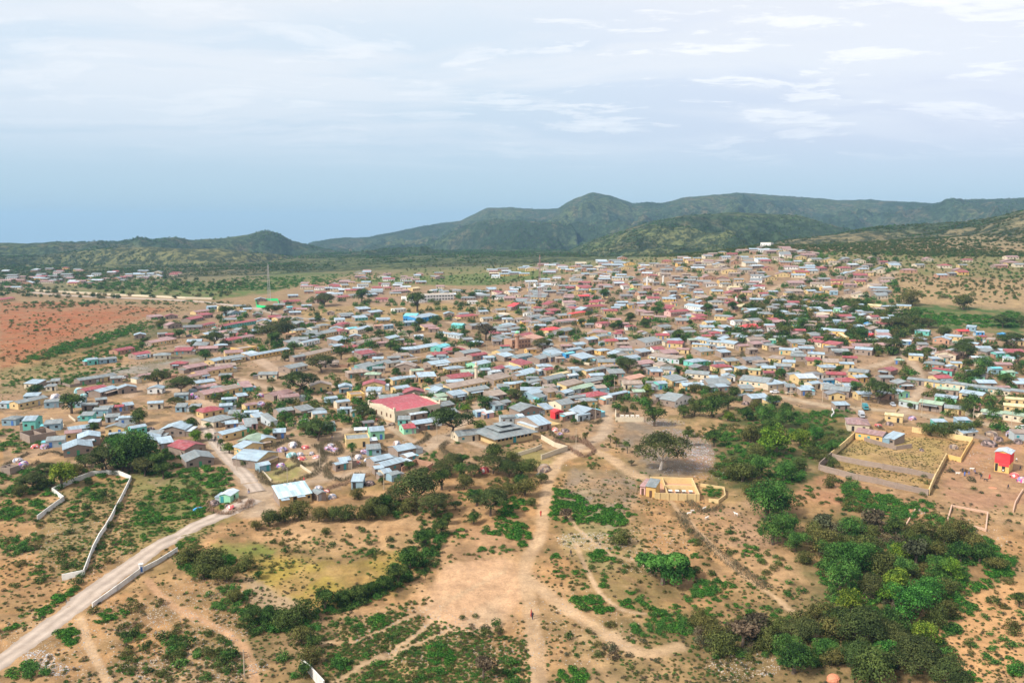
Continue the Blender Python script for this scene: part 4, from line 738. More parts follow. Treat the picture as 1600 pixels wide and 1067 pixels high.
def poly_mesh(name, V, F_, mats, mi=None):
    me = bpy.data.meshes.new(name); me.from_pydata(V, [], F_)
    for m_ in mats: me.materials.append(m_)
    if mi is not None: me.polygons.foreach_set('material_index', mi)
    me.update(); return me
_ub = {}
def unit_box(mat, nm='box'):
    if mat.name not in _ub:
        V, F_ = box_arr(-.5, .5, -.5, .5, -.5, .5); _ub[mat.name] = poly_mesh(nm, V, F_, [mat])
    return _ub[mat.name]
def piece(nm, parent, mat, c, s, rz=0):
    o = link(nm, unit_box(mat, nm), None, parent, c, rz); o.scale = s; return o
ROWS = """137 571 154 569 b t 5 3.2;155 569 183 566 g b 5;38 607 59 608 b c 6;125 603 157 598 g u 6;157 598 183 593 g y 6;133 619 168 612 r u 6;157 621 185 613 b u;185 616 214 613 b u G;0 638 17 638 b g;29 640 75 630 g y 7;128 642 152 641 g u;155 646 176 645 g u;177 644 193 643 r u;194 642 210 640 b u;150 633 168 631 g u;3 665 25 665 g b h 6;36 673 56 672 b t 8 4;47 693 88 685 t u R 9;109 683 142 678 b u;102 689 128 686 p y;123 698 157 694 b u G 8;100 715 145 709 b u G 9;149 718 165 716 b b h;16 742 31 737 w u R 4;
222 598 258 592 p y;293 583 325 577 p u;308 591 330 587 p y;330 587 365 581 p y;298 597 327 592 p c 5;307 607 337 603 b y;309 615 340 609 p u 5;320 625 352 619 p y;352 619 379 613 t y 5;379 613 396 611 p t 9;318 654 350 648 r y h 8;334 669 367 661 g c h 8;383 672 403 670 g p 10;384 642 402 639 p y;372 627 388 625 b u 4;
206 680 230 676 b t;250 682 289 682 b u G 9;209 702 248 699 b u G 9;249 703 272 700 b u s 6;289 715 322 706 r u G 10;292 733 335 726 g u G 9;348 690 386 680 b y 5;372 702 402 702 n y G 9;378 714 412 705 b y G 8;343 785 360 785 w n G 5;
453 584 481 578 g c 9;428 627 458 620 p u 7;530 614 550 613 b b G 6;511 631 528 629 b b;527 639 547 636 b c;436 654 460 650 g u 6;471 653 492 649 g u 6;492 651 509 648 g b 6;400 661 417 658 b c 5;423 667 434 665 g g 9;548 627 570 625 t o f 8;541 700 578 698 g y f 8;579 688 601 686 b n 7 3.4;568 670 585 668 d u;404 699 431 695 b y G 9;402 733 435 719 b y G 10;406 738 423 735 b b 4 2.2;531 731 549 729 b u;525 737 544 733 b u 4;585 733 614 726 b u 5;549 765 567 762 b b 5;497 783 510 781 g u G 4 2.2;
631 679 650 677 r n 7;648 674 677 670 b u 6;642 658 668 654 w u 5;716 692 748 688 g c 8;622 717 650 710 b u 7;600 740 634 732 b u 5;586 743 600 741 b u 4;637 724 650 721 w u 4;600 750 613 748 b c;612 753 626 750 g b 4;614 602 632 599 b y;632 599 650 597 b c;619 616 641 613 b y;674 578 704 574 b y;704 574 738 569 t y;700 585 726 582 b y h 6;705 600 740 594 r c 9;752 586 767 585 b u;768 589 783 587 w g 4;745 578 767 573 b n;778 585 792 581 r g;791 582 802 580 b n;705 615 762 603 t y 6;676 615 695 610 g y;683 620 703 616 b b G 6;732 621 765 615 g c 7;772 603 800 596 t y 7;789 609 806 608 b y;684 628 700 626 n u;708 628 730 624 b g;684 646 710 641 g u;767 628 792 624 t u;773 642 787 640 g b 5;787 638 799 635 g u 5;745 652 760 650 w b 4;760 654 772 652 w p 4;
800 585 814 582 b y;814 579 832 574 r y;820 593 842 586 b c;842 588 854 584 w b;853 587 865 584 r y 9;808 595 824 592 b y;800 608 820 605 b y;822 608 845 602 g c;855 602 885 595 g g;866 594 889 589 y y;889 596 904 594 w b 4;899 587 915 586 g b;916 588 932 585 b y;932 586 949 583 g u;915 606 945 600 g u 7;908 616 930 610 n u 6;930 612 943 610 n g 5;983 602 1008 596 k y 7;885 612 912 605 t y 6;856 622 873 619 t y;872 611 884 609 b b 4;882 623 896 619 b b 5;896 618 909 615 n g 5;831 625 848 620 b b 6;843 630 855 627 g b 5;921 630 952 625 r y h 8;890 632 918 628 g u 5;953 627 981 621 b u 6;947 632 957 630 w c 4 3;877 642 898 638 g c 9;812 653 848 648 g u G 9;852 648 866 646 b y 7;867 655 881 653 R R G 3.6 3;910 657 939 652 b u G 9;884 658 900 655 w u 4;903 659 922 656 b g 4;842 675 861 671 b u 15;811 659 819 658 w b 4;
1012 561 1027 565 t y 6;1027 565 1061 569 t g 6;1083 574 1106 570 b t h 8;1000 577 1023 573 p u;1012 585 1030 584 g b 6;1030 584 1053 586 g c 6;1070 590 1106 593 g c 8;1109 597 1123 597 b c 6;1123 599 1142 600 g y G 6;1118 582 1144 580 r y h 7;1133 588 1144 587 w c 4 3.4;1155 585 1169 583 b y;1169 585 1188 586 n y;1155 602 1199 607 g c 12;1199 602 1214 606 b d 10;1190 583 1212 583 b y;1029 609 1043 608 b t 6 3;1050 604 1073 601 g y;1010 606 1028 606 g u 7;1025 630 1045 629 g u 5;1054 637 1080 629 g w G 8;1104 615 1122 613 g d;1122 614 1138 613 b u 4;1174 631 1201 629 b u 8;1154 627 1172 625 g u 6;
1248 601 1276 600 w y 10 3.4;1291 593 1322 593 r u;1286 602 1309 600 g B 4;1313 605 1345 605 r c h 9;1325 588 1355 591 g y;1233 594 1252 592 g y;1209 579 1236 580 g u;1200 610 1229 607 b c 8;1268 609 1283 607 b c 5;1283 608 1297 607 b u 5;1284 617 1326 621 g u 9;1258 614 1272 613 b b 4;1228 612 1244 612 g u 5;1203 639 1218 637 b y 5;1336 686 1378 693 p o 7;1324 673 1358 675 p c h 11;1379 692 1397 696 b u 7;1382 658 1410 661 y y 4;
1417 600 1444 603 g u 5;1444 603 1475 607 g y 5;1475 607 1507 611 g c 5;1507 611 1543 615 g b 5;1543 615 1578 620 g c 5;1578 620 1606 623 g k 5;1463 616 1497 619 n u 5;1460 627 1494 631 b n 5;1498 623 1534 628 b y 7;1435 640 1471 645 n u 6 3.4;1475 646 1508 649 g y 6;1512 640 1530 642 r p 4;1532 652 1566 656 n c 5;1566 656 1606 662 n c 5;1568 643 1606 646 y y 5;1571 632 1606 634 y y 4;1404 623 1421 621 b n G 7;1402 609 1428 608 g u G 7;1443 576 1473 578 g k h 8;1485 575 1503 575 b y;1456 584 1487 588 r t 4;1480 580 1496 580 b u G 5;1512 596 1538 598 g n 6;1550 585 1566 584 s b;1573 589 1586 588 n n;1593 603 1608 603 b u 6;1404 634 1434 640 n g 3;1504 687 1527 684 b c 5;
0 473 24 469 r y;184 555 211 550 r k 7;212 562 236 558 r w 7;210 530 228 529 b u G 8;247 528 262 527 g u;259 529 276 528 r u;237 542 262 538 p y;263 538 277 535 p y;236 500 256 498 p u;258 499 278 498 r u G;262 514 285 512 p u G 8;286 517 316 516 d u;306 492 330 489 p y;325 484 340 483 b b;341 487 360 486 y y;360 494 376 492 g b G;298 504 318 500 r u;316 498 333 496 r u;318 514 337 510 r y 6;341 517 370 511 r t 6;370 511 401 506 r t 6;322 528 348 526 b y h 9;350 525 366 523 p y h;372 522 386 520 g u G;353 539 378 534 r c;378 534 398 530 p c;375 553 402 549 t o f 10;387 561 404 557 w o 5;335 572 352 568 b y;352 569 384 564 g y;362 500 378 498 p y;
444 477 470 474 r y;471 482 487 481 b u;449 485 458 484 s b;434 503 456 500 p y;462 522 482 519 g y h 8;463 512 477 510 g u G;478 511 495 508 p y;500 515 517 513 g y h;488 519 500 517 g c;484 531 506 527 g y;506 527 529 522 g y;530 523 546 521 r p G 7;533 512 547 510 r p h;545 520 560 518 s w;559 522 580 516 b c;453 543 472 540 g y;474 542 500 536 b w 5;391 563 453 551 b o 9;527 539 547 534 b y;565 543 598 535 t y 5;553 543 566 541 d u;522 548 537 546 b u;537 551 560 548 r p;565 561 588 557 r p 7;480 563 520 553 t y 5;460 566 478 563 g u 5;567 582 590 576 g t 6;590 576 613 571 g t 6;
472 449 482 448 b u;508 454 520 453 b u;521 452 533 451 r y;534 450 546 449 g y;540 458 570 456 r y;495 465 506 464 b u;507 468 529 466 t y;530 469 547 466 r y;547 466 566 463 g c;575 465 590 463 b u;586 472 606 471 r p;450 466 466 465 b u;495 474 510 472 r u;561 488 580 486 b u;579 494 598 491 b u;532 498 553 496 g u;555 502 575 500 b t;585 515 600 514 k u;600 515 615 513 b b;
733 476 747 475 w w f;617 489 635 487 w w f;632 510 650 508 b b;694 496 710 495 b u G 8;720 501 748 497 r y h 8;705 513 722 514 s t;737 515 765 511 g u;663 517 682 515 p y;684 525 700 527 b c 4;700 527 718 530 b g 4;767 520 800 515 g u;771 528 783 526 r u;608 536 625 532 b u;648 531 662 530 w b;783 537 800 533 g y;626 554 657 551 b c;657 551 688 545 b y;688 550 703 545 s t;697 554 728 552 r k h 8;678 562 700 559 r u;725 560 752 555 g u;738 564 762 560 r u 6;635 570 660 566 t y f;605 575 629 571 g c;783 558 802 554 g y;788 565 805 562 b u;774 563 782 562 t t 4;
601 454 612 453 r y;614 460 640 457 p u;645 455 657 453 y y;676 458 692 456 b w;707 457 716 456 t y;741 459 752 458 b y;754 460 765 459 b y;764 457 776 456 b y;777 462 787 460 r c;795 460 806 458 r c;777 490 792 488 g y;785 498 797 496 c y;
842 455 862 452 w w G;905 454 926 451 r y;885 455 898 453 r u;984 458 996 457 N u G;905 468 922 466 R u;938 461 953 459 n u;833 463 848 460 g u;960 448 976 446 w u;802 485 822 481 R u G;856 482 876 478 r y G;887 482 900 480 t B;918 486 949 482 r y h;893 488 907 486 r y;909 490 927 487 b u G;829 502 849 497 g u;875 499 893 496 g o;893 497 916 491 R o h;861 492 876 489 r u;845 508 871 502 g c;871 509 901 504 p c;857 522 879 518 R y h 9;880 524 898 520 g y 10;940 512 954 509 r p h;800 521 815 518 g u;817 532 835 528 r c;834 536 850 532 k y;850 541 863 538 g y;899 546 916 544 b y;919 538 935 535 b u;936 533 951 530 g y;1008 543 1034 536 g w 14;939 555 955 553 b o h;888 555 910 551 b b 5;864 562 882 558 b b;884 560 898 557 s B;909 568 930 563 b b;915 556 929 552 g u;810 565 832 561 g b;843 569 860 564 g u;860 566 878 561 g u;932 568 946 565 g u;980 569 1001 565 b t;
1003 478 1026 475 g c;1070 471 1082 470 b y G;1050 469 1064 467 b u G;1095 472 1113 468 t y;1112 461 1130 459 b y;1140 455 1156 453 y c;1177 453 1195 452 r w;1069 483 1094 488 b w 9 3.6;1048 495 1078 489 r p;1036 488 1050 487 r p;1073 500 1086 499 b n;1088 501 1106 498 r y;1065 499 1073 498 g k;1116 500 1143 501 g y 7;1118 490 1130 488 b u;1154 486 1170 481 y y;1163 488 1170 487 t t;1171 492 1193 488 b u;1033 518 1050 514 g o;1067 521 1082 519 g y;1113 521 1128 524 b y 5;1130 519 1144 517 b u;1084 535 1103 539 b y 8;1103 539 1122 541 b c 8;1122 541 1147 545 b c 9;1148 533 1163 535 b u 7;1081 544 1108 546 b y 4;1109 546 1120 546 g u 4;1120 550 1134 549 b u 4;1042 543 1066 544 r y;1057 552 1076 553 p y;1095 557 1116 554 g y;1127 559 1142 557 b u;1153 515 1164 514 n w;1165 519 1193 515 R c h;1173 525 1193 523 g u;1143 529 1161 529 g y;1171 508 1190 505 g c;1165 571 1193 568 d u;1184 580 1200 577 g u;1136 572 1155 570 g y;1002 558 1018 555 b u;
1229 463 1241 462 g y h;1262 460 1276 459 b y;1202 461 1216 460 b u;1297 461 1309 461 b b;1320 460 1336 460 g u G;1271 477 1281 476 b b;1302 488 1312 489 b G 5 3;1340 482 1350 481 b u;1354 483 1375 485 y y;1375 485 1400 483 b y;1345 499 1362 498 b u G;1274 496 1286 495 b u;1287 499 1297 496 c c;1240 505 1258 508 b y;1259 509 1276 509 t y;1203 506 1218 505 r y;1302 508 1315 508 b b;1318 510 1340 508 p u;1338 517 1350 516 b b;1351 511 1363 511 B B G;1280 522 1319 526 b o 8 3;1267 529 1283 528 g y h;1240 517 1252 516 b o;1260 540 1283 543 r c 7;1284 543 1306 547 r o 7;1307 523 1321 535 y o 4;1202 537 1213 537 n t;1217 554 1241 555 b y;1248 552 1272 552 b u;1262 560 1288 561 b c;1300 556 1326 556 g u;1335 554 1362 556 b u 7 3.4;1261 571 1284 571 r y;1235 564 1259 565 g u;1200 566 1220 569 t y;1222 573 1242 574 b y;1316 566 1339 567 r u;1285 574 1310 575 t y;1312 576 1334 576 b y;1351 528 1361 529 R R 4;1340 524 1350 524 N n 4;1388 542 1405 543 g y;1358 538 1373 538 n d 5;
1400 483 1423 484 b y 6;1429 523 1451 525 b t 5;1422 536 1443 538 g p G;1411 539 1424 539 w b;1457 536 1483 538 b k G;1475 531 1501 533 b y 6;1497 524 1515 523 R k;1509 517 1524 518 b b;1525 525 1538 525 b B;1557 527 1568 528 B B G;1511 543 1527 545 b k;1489 543 1508 543 n u;1540 536 1553 537 t k;1460 560 1493 563 k c G 9;1420 563 1442 564 b y;1518 566 1535 566 w u;1536 567 1547 567 g u;1566 567 1584 568 b w;1397 569 1412 570 n u h;1371 585 1391 588 r u G 9;1190 389 1192 388 g u"""
# landmark footprints the fillers must respect
def quad_foot(A, B, D): 
    u = (B - A).xy; L = u.length; u = u / L; c = (A + B).xy / 2 + Vector((-u.y, u.x)) * D / 2; foot_add(c.x, c.y, u.x, u.y, L, D)
HOUSES = []   # dicts, hand-placed first
def add_house(p1, p2, roof, wall, shape='g', D=None, h=None, hand=True):
    u = (p2 - p1).xy; L = u.length; u = u / L
    if D is None: D = min(max(L * .72, 4.2), 8.2) * rnd.uniform(.85, 1.15)
    if h is None: h = rnd.uniform(2.5, 3.0) if L > 5.5 else 2.3
    c = (p1 + p2).xy / 2 + Vector((-u.y, u.x)) * D / 2
    if hand:
        for k_ in range(3):
            if hits(c.x, c.y, u.x, u.y, L * .8, D * .9, -.3): D *= .8; c = (p1 + p2).xy / 2 + Vector((-u.y, u.x)) * D / 2
    elif hits(c.x, c.y, u.x, u.y, L, D, .5): return False
    foot_add(c.x, c.y, u.x, u.y, L, D)
    cs = [(p1 + p2).xy / 2, p1.xy, p2.xy, p1.xy + Vector((-u.y, u.x)) * D, p2.xy + Vector((-u.y, u.x)) * D]
    zs = [float(q) for q in T(np.array([q.x for q in cs]), np.array([q.y for q in cs]))]
    m0 = (p1 + p2) / 2; dist = (Vector((c.x, c.y, zs[0])) - Vector((0, 0, CH))).length
    HOUSES.append(dict(p=Vector((m0.x, m0.y, sum(zs) / 5 + .05)), rz=math.atan2(u.y, u.x), L=L, D=D, h=h, roof=roof, wall=wall, shape=shape, app=math.sqrt(L * D * h) ** .7 * (L + D) ** .3 / dist, dist=dist, hand=hand, c=c))
    return True
# ------------------------------------------------------------------ landmark buildings
def root_at(nm, p, rz, label, cat, group=None): return tag(empty(nm, p, rz), label, cat, group)
def openings(parent, L, y, z, n, w, h, mat=M_DARK, x0=None, nm='window', face=1, step=None):
    """n boxes along local x on plane y"""
    for k in range(n):
        x = -L / 2 + L * (k + .5) / n
        piece(nm, parent, mat, (x, y, z), (w, .12, h))
def frame(A, B, D):
    u = (B - A).xy; L = u.length; u.normalize(); m_ = (A + B) / 2; quad_foot(A, B, D); return m_, math.atan2(u.y, u.x), L
# big mosque with two-step pink roof and stepped parapets
A, B = at(617, 660), at(688, 647); D = (at(584, 646) - A).xy.length * 1.0
m_, rz, L = frame(A, B, D); h = 4.3
r_ = root_at('mosque', m_, rz, 'big cream mosque with two-level pink roof and stepped parapets', 'mosque')
V, F_, I_, _, _ = house_geo(L, D, h, 'f'); link('wall', poly_mesh('wall', V, F_, [WM['c']]), None, r_)
for y0, y1, z0, z1 in ((.3, D * .5, h + .1, h + 1.2), (D * .5 + .1, D - .3, h + .9, h + 1.9)):
    V, F_ = slab([(-L / 2 + .3, y0, z0), (L / 2 - .3, y0, z0), (L / 2 - .3, y1, z1), (-L / 2 + .3, y1, z1)], .15); link('roof', poly_mesh('roof', V, F_, [roof_mat('roof_coral', (.37, .06, .075), .2, sheets=.2) if y0 < 1 else MATS['roof_coral']]), None, r_)
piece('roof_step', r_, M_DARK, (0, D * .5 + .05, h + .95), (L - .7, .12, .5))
for sx in (-1, 1):
    for k in range(9):
        y = D * (k + .5) / 9; t_ = 1 - abs(k - 4) / 4.5
        piece('parapet_step', r_, WM['c'], (sx * (L / 2 - .12), y, h + .6 + t_ * .55), (.3, D / 9 - .02, .5 + t_ * 1.1))
for sx, y in ((-1, .15), (-1, D - .15), (1, .15), (1, D - .15)): piece('corner_pinnacle', r_, WM['c'], (sx * L / 2, y, h + 1.1), (.8, .8, 2.0))
openings(r_, L, -.02, 1.8, 8, 1.0, 1.6, M_SHUT['brown']); piece('door', r_, M_SHUT['teal'], (-L * .18, -.05, 1.3), (1.6, .16, 2.6)); piece('door', r_, M_SHUT['teal'], (L * .22, -.05, 1.3), (1.4, .16, 2.5))
for y in (D * .15, D * .3, D * .5, D * .7, D * .85): piece('window', r_, M_SHUT['brown'], (-L / 2 - .02, y, 2.4), (.12, .9, 1.5))
# grey two-tiered hall
A, B = at(774, 700), at(838, 686); D = (at(748, 682) - A).xy.length
m_, rz, L = frame(A, B, D)
r_ = root_at('market_hall', m_, rz, 'large cream hall under a two-tiered grey pyramid roof', 'hall')
V, F_, I_, RV, RF = house_geo(L - 2, D - 2, 3.4, 'h', .2, 1.6, .15)
V = [(x, y + 1, z) for x, y, z in V]; RV = [(x, y + 1, z) for x, y, z in RV]
link('wall', poly_mesh('wall', V, F_, [WM['y']]), None, r_); link('roof', poly_mesh('roof', RV, RF, [RM['g']]), None, r_)
for s_, z_ in ((.52, 4.6), (.26, 5.9)):
    l2, d2 = L * s_, D * s_; _, _, _, RV, RF = house_geo(l2, d2, .2, 'h', .16, .6, .15); RV = [(x, y + D / 2 - d2 / 2, z + z_) for x, y, z in RV]
    piece('clerestory', r_, M_DARK, (0, D / 2, z_ - .05), (l2 - .4, d2 - .4, .7)); link('roof_tier', poly_mesh('roof_tier', RV, RF, [RM['g']]), None, r_)
openings(r_, L - 3, .98, 2.2, 9, 1.3, .9); piece('door', r_, M_SHUT['teal'], (0, .96, 1.2), (1.4, .12, 2.3))
# long white two-storey school
A, B = at(648, 473), at(709, 468); D = 12; m_, rz, L = frame(A, B, D)
r_ = root_at('school', m_, rz, 'long white two-storey school block with rows of dark windows', 'school')
V, F_, I_, RV, RF = house_geo(L, D, 6.6, 'f'); link('wall', poly_mesh('wall', V, F_, [WM['w']]), None, r_); link('roof', poly_mesh('roof', RV, RF, [RM['c']]), None, r_)
for z_ in (1.9, 5.0): openings(r_, L - 1, -.03, z_, 13, 1.9, 1.3)
A, B = at(627, 468), at(648, 474); m_, rz, L2 = frame(A, B, 12)
V, F_, I_, RV, RF = house_geo(L2, 11, 3.4, 'f'); q = root_at('school_wing', m_, rz, 'low white flat-roofed wing at the left end of the white school', 'school'); link('wall', poly_mesh('wall', V, F_, [WM['w']]), None, q); link('roof', poly_mesh('roof', RV, RF, [RM['c']]), None, q); openings(q, L2 - 1, -.03, 1.9, 5, 1.6, 1.1)
# bright blue building
A, B = at(630, 502), at(655, 503); m_, rz, L = frame(A, B, 9)
for (a, b_, hh, lab) in ((at(630, 503), at(650, 503), 5, 'bright blue two-storey building beside the town street'), (at(651, 505), at(685, 498), 3.6, 'long bright blue building with pale roof right of the taller blue one')):
    m_, rz, L = frame(a, b_, 9); r_ = root_at('blue_building', m_, rz, lab, 'building'); V, F_, I_, RV, RF = house_geo(L, 9, hh, 's'); link('wall', poly_mesh('wall', V, F_, [WM['B']]), None, r_); link('roof', poly_mesh('roof', RV, RF, [RM['b'] if hh < 4 else RM['s']]), None, r_); openings(r_, L, -.03, 2, 6, 1.1, 1.4)
# striped zinc-roofed house at the junction
A, B = at(437, 791), at(487, 783); m_, rz, L = frame(A, B, 8)
r_ = root_at('house', m_, rz, 'cream house with large streaked pale-blue zinc roof beside the road junction', 'house', 'houses of the town')
V, F_, I_, RV, RF = house_geo(L, 8, 2.6, 's', o=.5); link('wall', poly_mesh('wall', V, F_, [WM['y'], WM['u']], I_), None, r_); link('roof', poly_mesh('roof', RV, RF, [roof_mat('roof_streaked', (.42, .58, .64), .1, sheets=.7)]), None, r_)
piece('door', r_, M_DARK, (-L * .02, -.03, 1.1), (1, .12, 2.1)); piece('window', r_, M_DARK, (L * .42, -.03, 1.5), (.8, .12, .8)); piece('porch_roof', r_, RM['b'], (-L * .35, -1.1, 2.35), (L * .25, 2.2, .08)); piece('porch_roof', r_, RM['b'], (L * .15, -.9, 2.4), (L * .25, 1.8, .08))
# roofless cream building
A, B = at(1023, 779), at(1093, 783); D = (at(1024, 756) - A).xy.length; m_, rz, L = frame(A, B, D); 
r_ = root_at('unfinished_building', m_, rz, 'long roofless cream-yellow building with inner wall and white tables', 'building'); hh = 2.0
for nm, x0, x1, y0, y1 in (('wall', -L / 2, L / 2, 0, .3), ('wall', -L / 2, L / 2, D - .3, D), ('wall', -L / 2, -L / 2 + .3, .3, D - .3), ('wall', L / 2 - .3, L / 2, .3, D - .3), ('inner_wall', -L * .22, -L * .22 + .25, .3, D - .3), ('inner_wall', -L * .22 + .25, L / 2 - .3, D * .52, D * .52 + .25)):
    V, F_ = box_arr(x0, x1, y0, y1, -1, hh if nm == 'wall' else hh * .9); link(nm, poly_mesh(nm, V, F_, [WM['y']]), None, r_)
piece('floor_slab', r_, WM['k'], (0, D / 2, .03), (L - .7, D - .7, .1))
for k in range(4): piece('table_slab', r_, M_TRIM, (-L * .1 + k * L * .155, D * .40, .8), (L * .09, 1.3, .12)); piece('table_base', r_, WM['d'], (-L * .1 + k * L * .155, D * .40, .4), (L * .06, .8, .7))
for k in range(5): piece('pillar', r_, WM['y'], (-L / 2 + L * (k + .5) / 5, -.08, .4), (.35, .2, 3.4))
for (a, b_, ro, wa, lab, hh) in ((at(1009, 775), at(1024, 777), 'g', 'o', 'small ochre room with grey roof joined to the roofless building', 3.2), (at(1000, 772), at(1008, 773), 'p', 'p', 'tiny pink-roofed room at the left end of the roofless building', 2.6)):
    m_, rz, L = frame(a, b_, 5); q = root_at('annex', m_, rz, lab, 'annex'); V, F_, I_, RV, RF = house_geo(L, 5, hh, 's'); link('wall', poly_mesh('wall', V, F_, [WM[wa]]), None, q); link('roof', poly_mesh('roof', RV, RF, [RM[ro]]), None, q); piece('door', q, M_SHUT['brown'], (0, -.03, 1), (.8, .1, 1.9))
# red and yellow tower house
A, B = at(1553, 736), at(1576, 740); D = 6; m_, rz, L = frame(A, B, D); h = 6.8
r_ = root_at('tower_house', m_, rz, 'tall narrow shop house, yellow below and bright red above, pale gable roof', 'shop')
V, F_, I_, RV, RF = house_geo(L, D, h, 'G', .3); link('wall', poly_mesh('wall', V, F_, [WM['o']]), None, r_); link('roof', poly_mesh('roof', RV, RF, [RM['w']]), None, r_)
piece('red_facade', r_, WM['R'], (0, -.06, 4.9), (L + .06, .14, 3.6)); piece('red_facade', r_, WM['R'], (L * .12, -.09, 2.75), (L * .7, .1, 1.0)); piece('red_side', r_, WM['R'], (L / 2 + .03, D / 2, 4.9), (.1, D, 3.6))
piece('doorway', r_, M_DARK, (-L * .36, -.04, 1.6), (L * .18, .12, 2.6)); piece('sign_square', r_, M_DARK, (L * .12, -.15, 1.9), (.9, .08, .8))
bm = bmesh.new(); bmesh.ops.create_circle(bm, cap_ends=True, radius=.5, segments=16); e_ = bmesh.ops.extrude_face_region(bm, geom=bm.faces[:]); bmesh.ops.translate(bm, verts=[v for v in e_['geom'] if isinstance(v, bmesh.types.BMVert)], vec=(0, 0, .1)); q = link('sign_disc', bm_mesh(bm, 'sign_disc', M_DARK), None, r_, (L * .12, -.06, .95)); q.rotation_euler = (math.pi / 2, 0, 0)
bm = bmesh.new(); bmesh.ops.create_circle(bm, cap_ends=True, radius=.28, segments=16); e_ = bmesh.ops.extrude_face_region(bm, geom=bm.faces[:]); bmesh.ops.translate(bm, verts=[v for v in e_['geom'] if isinstance(v, bmesh.types.BMVert)], vec=(0, 0, .1)); q = link('sign_centre', bm_mesh(bm, 'sign_centre', M_TRIM), None, r_, (L * .12, -.1, .95)); q.rotation_euler = (math.pi / 2, 0, 0)
# two-storey brown building below the green dome, and the dome minaret
A, B = at(800, 546), at(829, 542); m_, rz, L = frame(A, B, 9); r_ = root_at('building', m_, rz, 'brown two-storey flat-roofed building below the green dome', 'building'); V, F_, I_, RV, RF = house_geo(L, 9, 5.8, 'f'); link('wall', poly_mesh('wall', V, F_, [WM['k']]), None, r_); link('roof', poly_mesh('roof', RV, RF, [RM['t']]), None, r_)
for z_ in (1.6, 4.3): openings(r_, L, -.03, z_, 6, .9, 1.1)
def minaret(px, py, H, R, mat, dome, label):
    p = at(px, py); r_ = root_at('minaret', p, 0, label, 'minaret')
    def prof(nm, P, mt, k=10):
        bm = bmesh.new(); rings = [[bm.verts.new((rr * math.cos(2 * math.pi * i / k), rr * math.sin(2 * math.pi * i / k), z)) for i in range(k)] for rr, z in P]
        for a, b_ in zip(rings[:-1], rings[1:]):
            for i in range(k): bm.faces.new((a[i], a[(i + 1) % k], b_[(i + 1) % k], b_[i]))
        bm.faces.new(rings[-1]); bm.faces.new(rings[0][::-1]); link(nm, bm_mesh(bm, nm, mt), None, r_)
    prof('shaft', [(R * 1.15, -1), (R * 1.15, 1.2), (R, 1.3), (R * .9, H * .72)], mat); prof('balcony', [(R * .9, H * .72), (R * 1.5, H * .74), (R * 1.5, H * .79), (R * .8, H * .79)], mat)
    prof('lantern', [(R * .65, H * .785), (R * .6, H * .9)], mat); prof('dome', [(R * .8, H * .9), (R * .85, H * .93), (R * .6, H * .97), (R * .2, H), (.05, H * 1.05)], dome); foot_add(p.x, p.y, 1, 0, 3, 3)
minaret(744, 596, 10.5, .9, WM['c'], WM['c'], 'slim cream minaret behind the red-roofed prayer house'); minaret(1011, 447, 10, .9, WM['w'], WM['w'], 'left one of the twin white minarets'); minaret(1036, 444, 9, .9, WM['w'], WM['w'], 'right one of the twin white minarets'); minaret(808, 545, 12, 1.6, WM['k'], plain('green_dome', (.25, .7, .35)), 'minaret with pale green dome over the brown building')
# white hilltop building
A, B = at(1188, 386), at(1204, 385); m_, rz, L = frame(A, B, 8); r_ = root_at('hilltop_building', m_, rz, 'pale block building alone on top of the hill', 'building'); V, F_, I_, RV, RF = house_geo(L, 8, 5, 'f'); link('wall', poly_mesh('wall', V, F_, [WM['w']]), None, r_); link('roof', poly_mesh('roof', RV, RF, [RM['c']]), None, r_); openings(r_, L, -.03, 2, 4, 1, 1.2)
# green fenced yard
P = [at(400, 470), at(401, 480), at(419, 482), at(436, 478), at(434, 470)]
def wall_run(nm, P, hh, th, mat, label, cat='wall', cope=None, post=0, group=None, closed=False, secname='wall_section'):
    """a built wall following the ground; every straight stretch is a section, with coping and piers"""
    c = P[0].copy(); r_ = root_at(nm, c, 0, label, cat, group); r_['kind'] = 'thing'; Q = P + ([P[0]] if closed else [])
    for a, b_ in zip(Q[:-1], Q[1:]):
        d = (b_ - a).xy; Ls = d.length; n = max(1, int(Ls / 6)); u = d / Ls; nn = Vector((-u.y, u.x)) * th / 2
        TV = []; V = []; F_ = []
        for i in range(n + 1):
            q = a.xy + d * i / n; z = float(T(q.x, q.y)); tj = rnd.uniform(-.09, .05)
            e = u * (th / 2 if i == n else (-th / 2 if i == 0 else 0)) * .98
            for s_ in (-1, 1): w_ = q + e + nn * s_; V += [(w_.x - c.x, w_.y - c.y, z - .6 - c.z), (w_.x - c.x, w_.y - c.y, z + hh + tj - c.z)]
        for i in range(n):
            k = 4 * i; F_ += [(k, k + 4, k + 5, k + 1), (k + 6, k + 2, k + 3, k + 7), (k + 1, k + 5, k + 7, k + 3)]
        F_ += [(2, 0, 1, 3), (4 * n, 4 * n + 2, 4 * n + 3, 4 * n + 1)]
        link(secname, poly_mesh(secname, V, F_, [mat]), None, r_)
        if post:
            npst = max(1, int(Ls / post))
            for i in range(npst + 1):
                q = a.xy + d * i / npst; z = float(T(q.x, q.y)); o = piece('pier', r_, cope or mat, (q.x - c.x, q.y - c.y, z - c.z + hh / 2), (th * 1.6, th * 1.6, hh + .16), math.atan2(u.y, u.x))
    return r_
wall_run('green_fence', P, 2.6, .2, plain('bright_green_sheet', (.02, .55, .18)), 'bright green sheet fence round a yard below the grey mast', 'fence', closed=True)
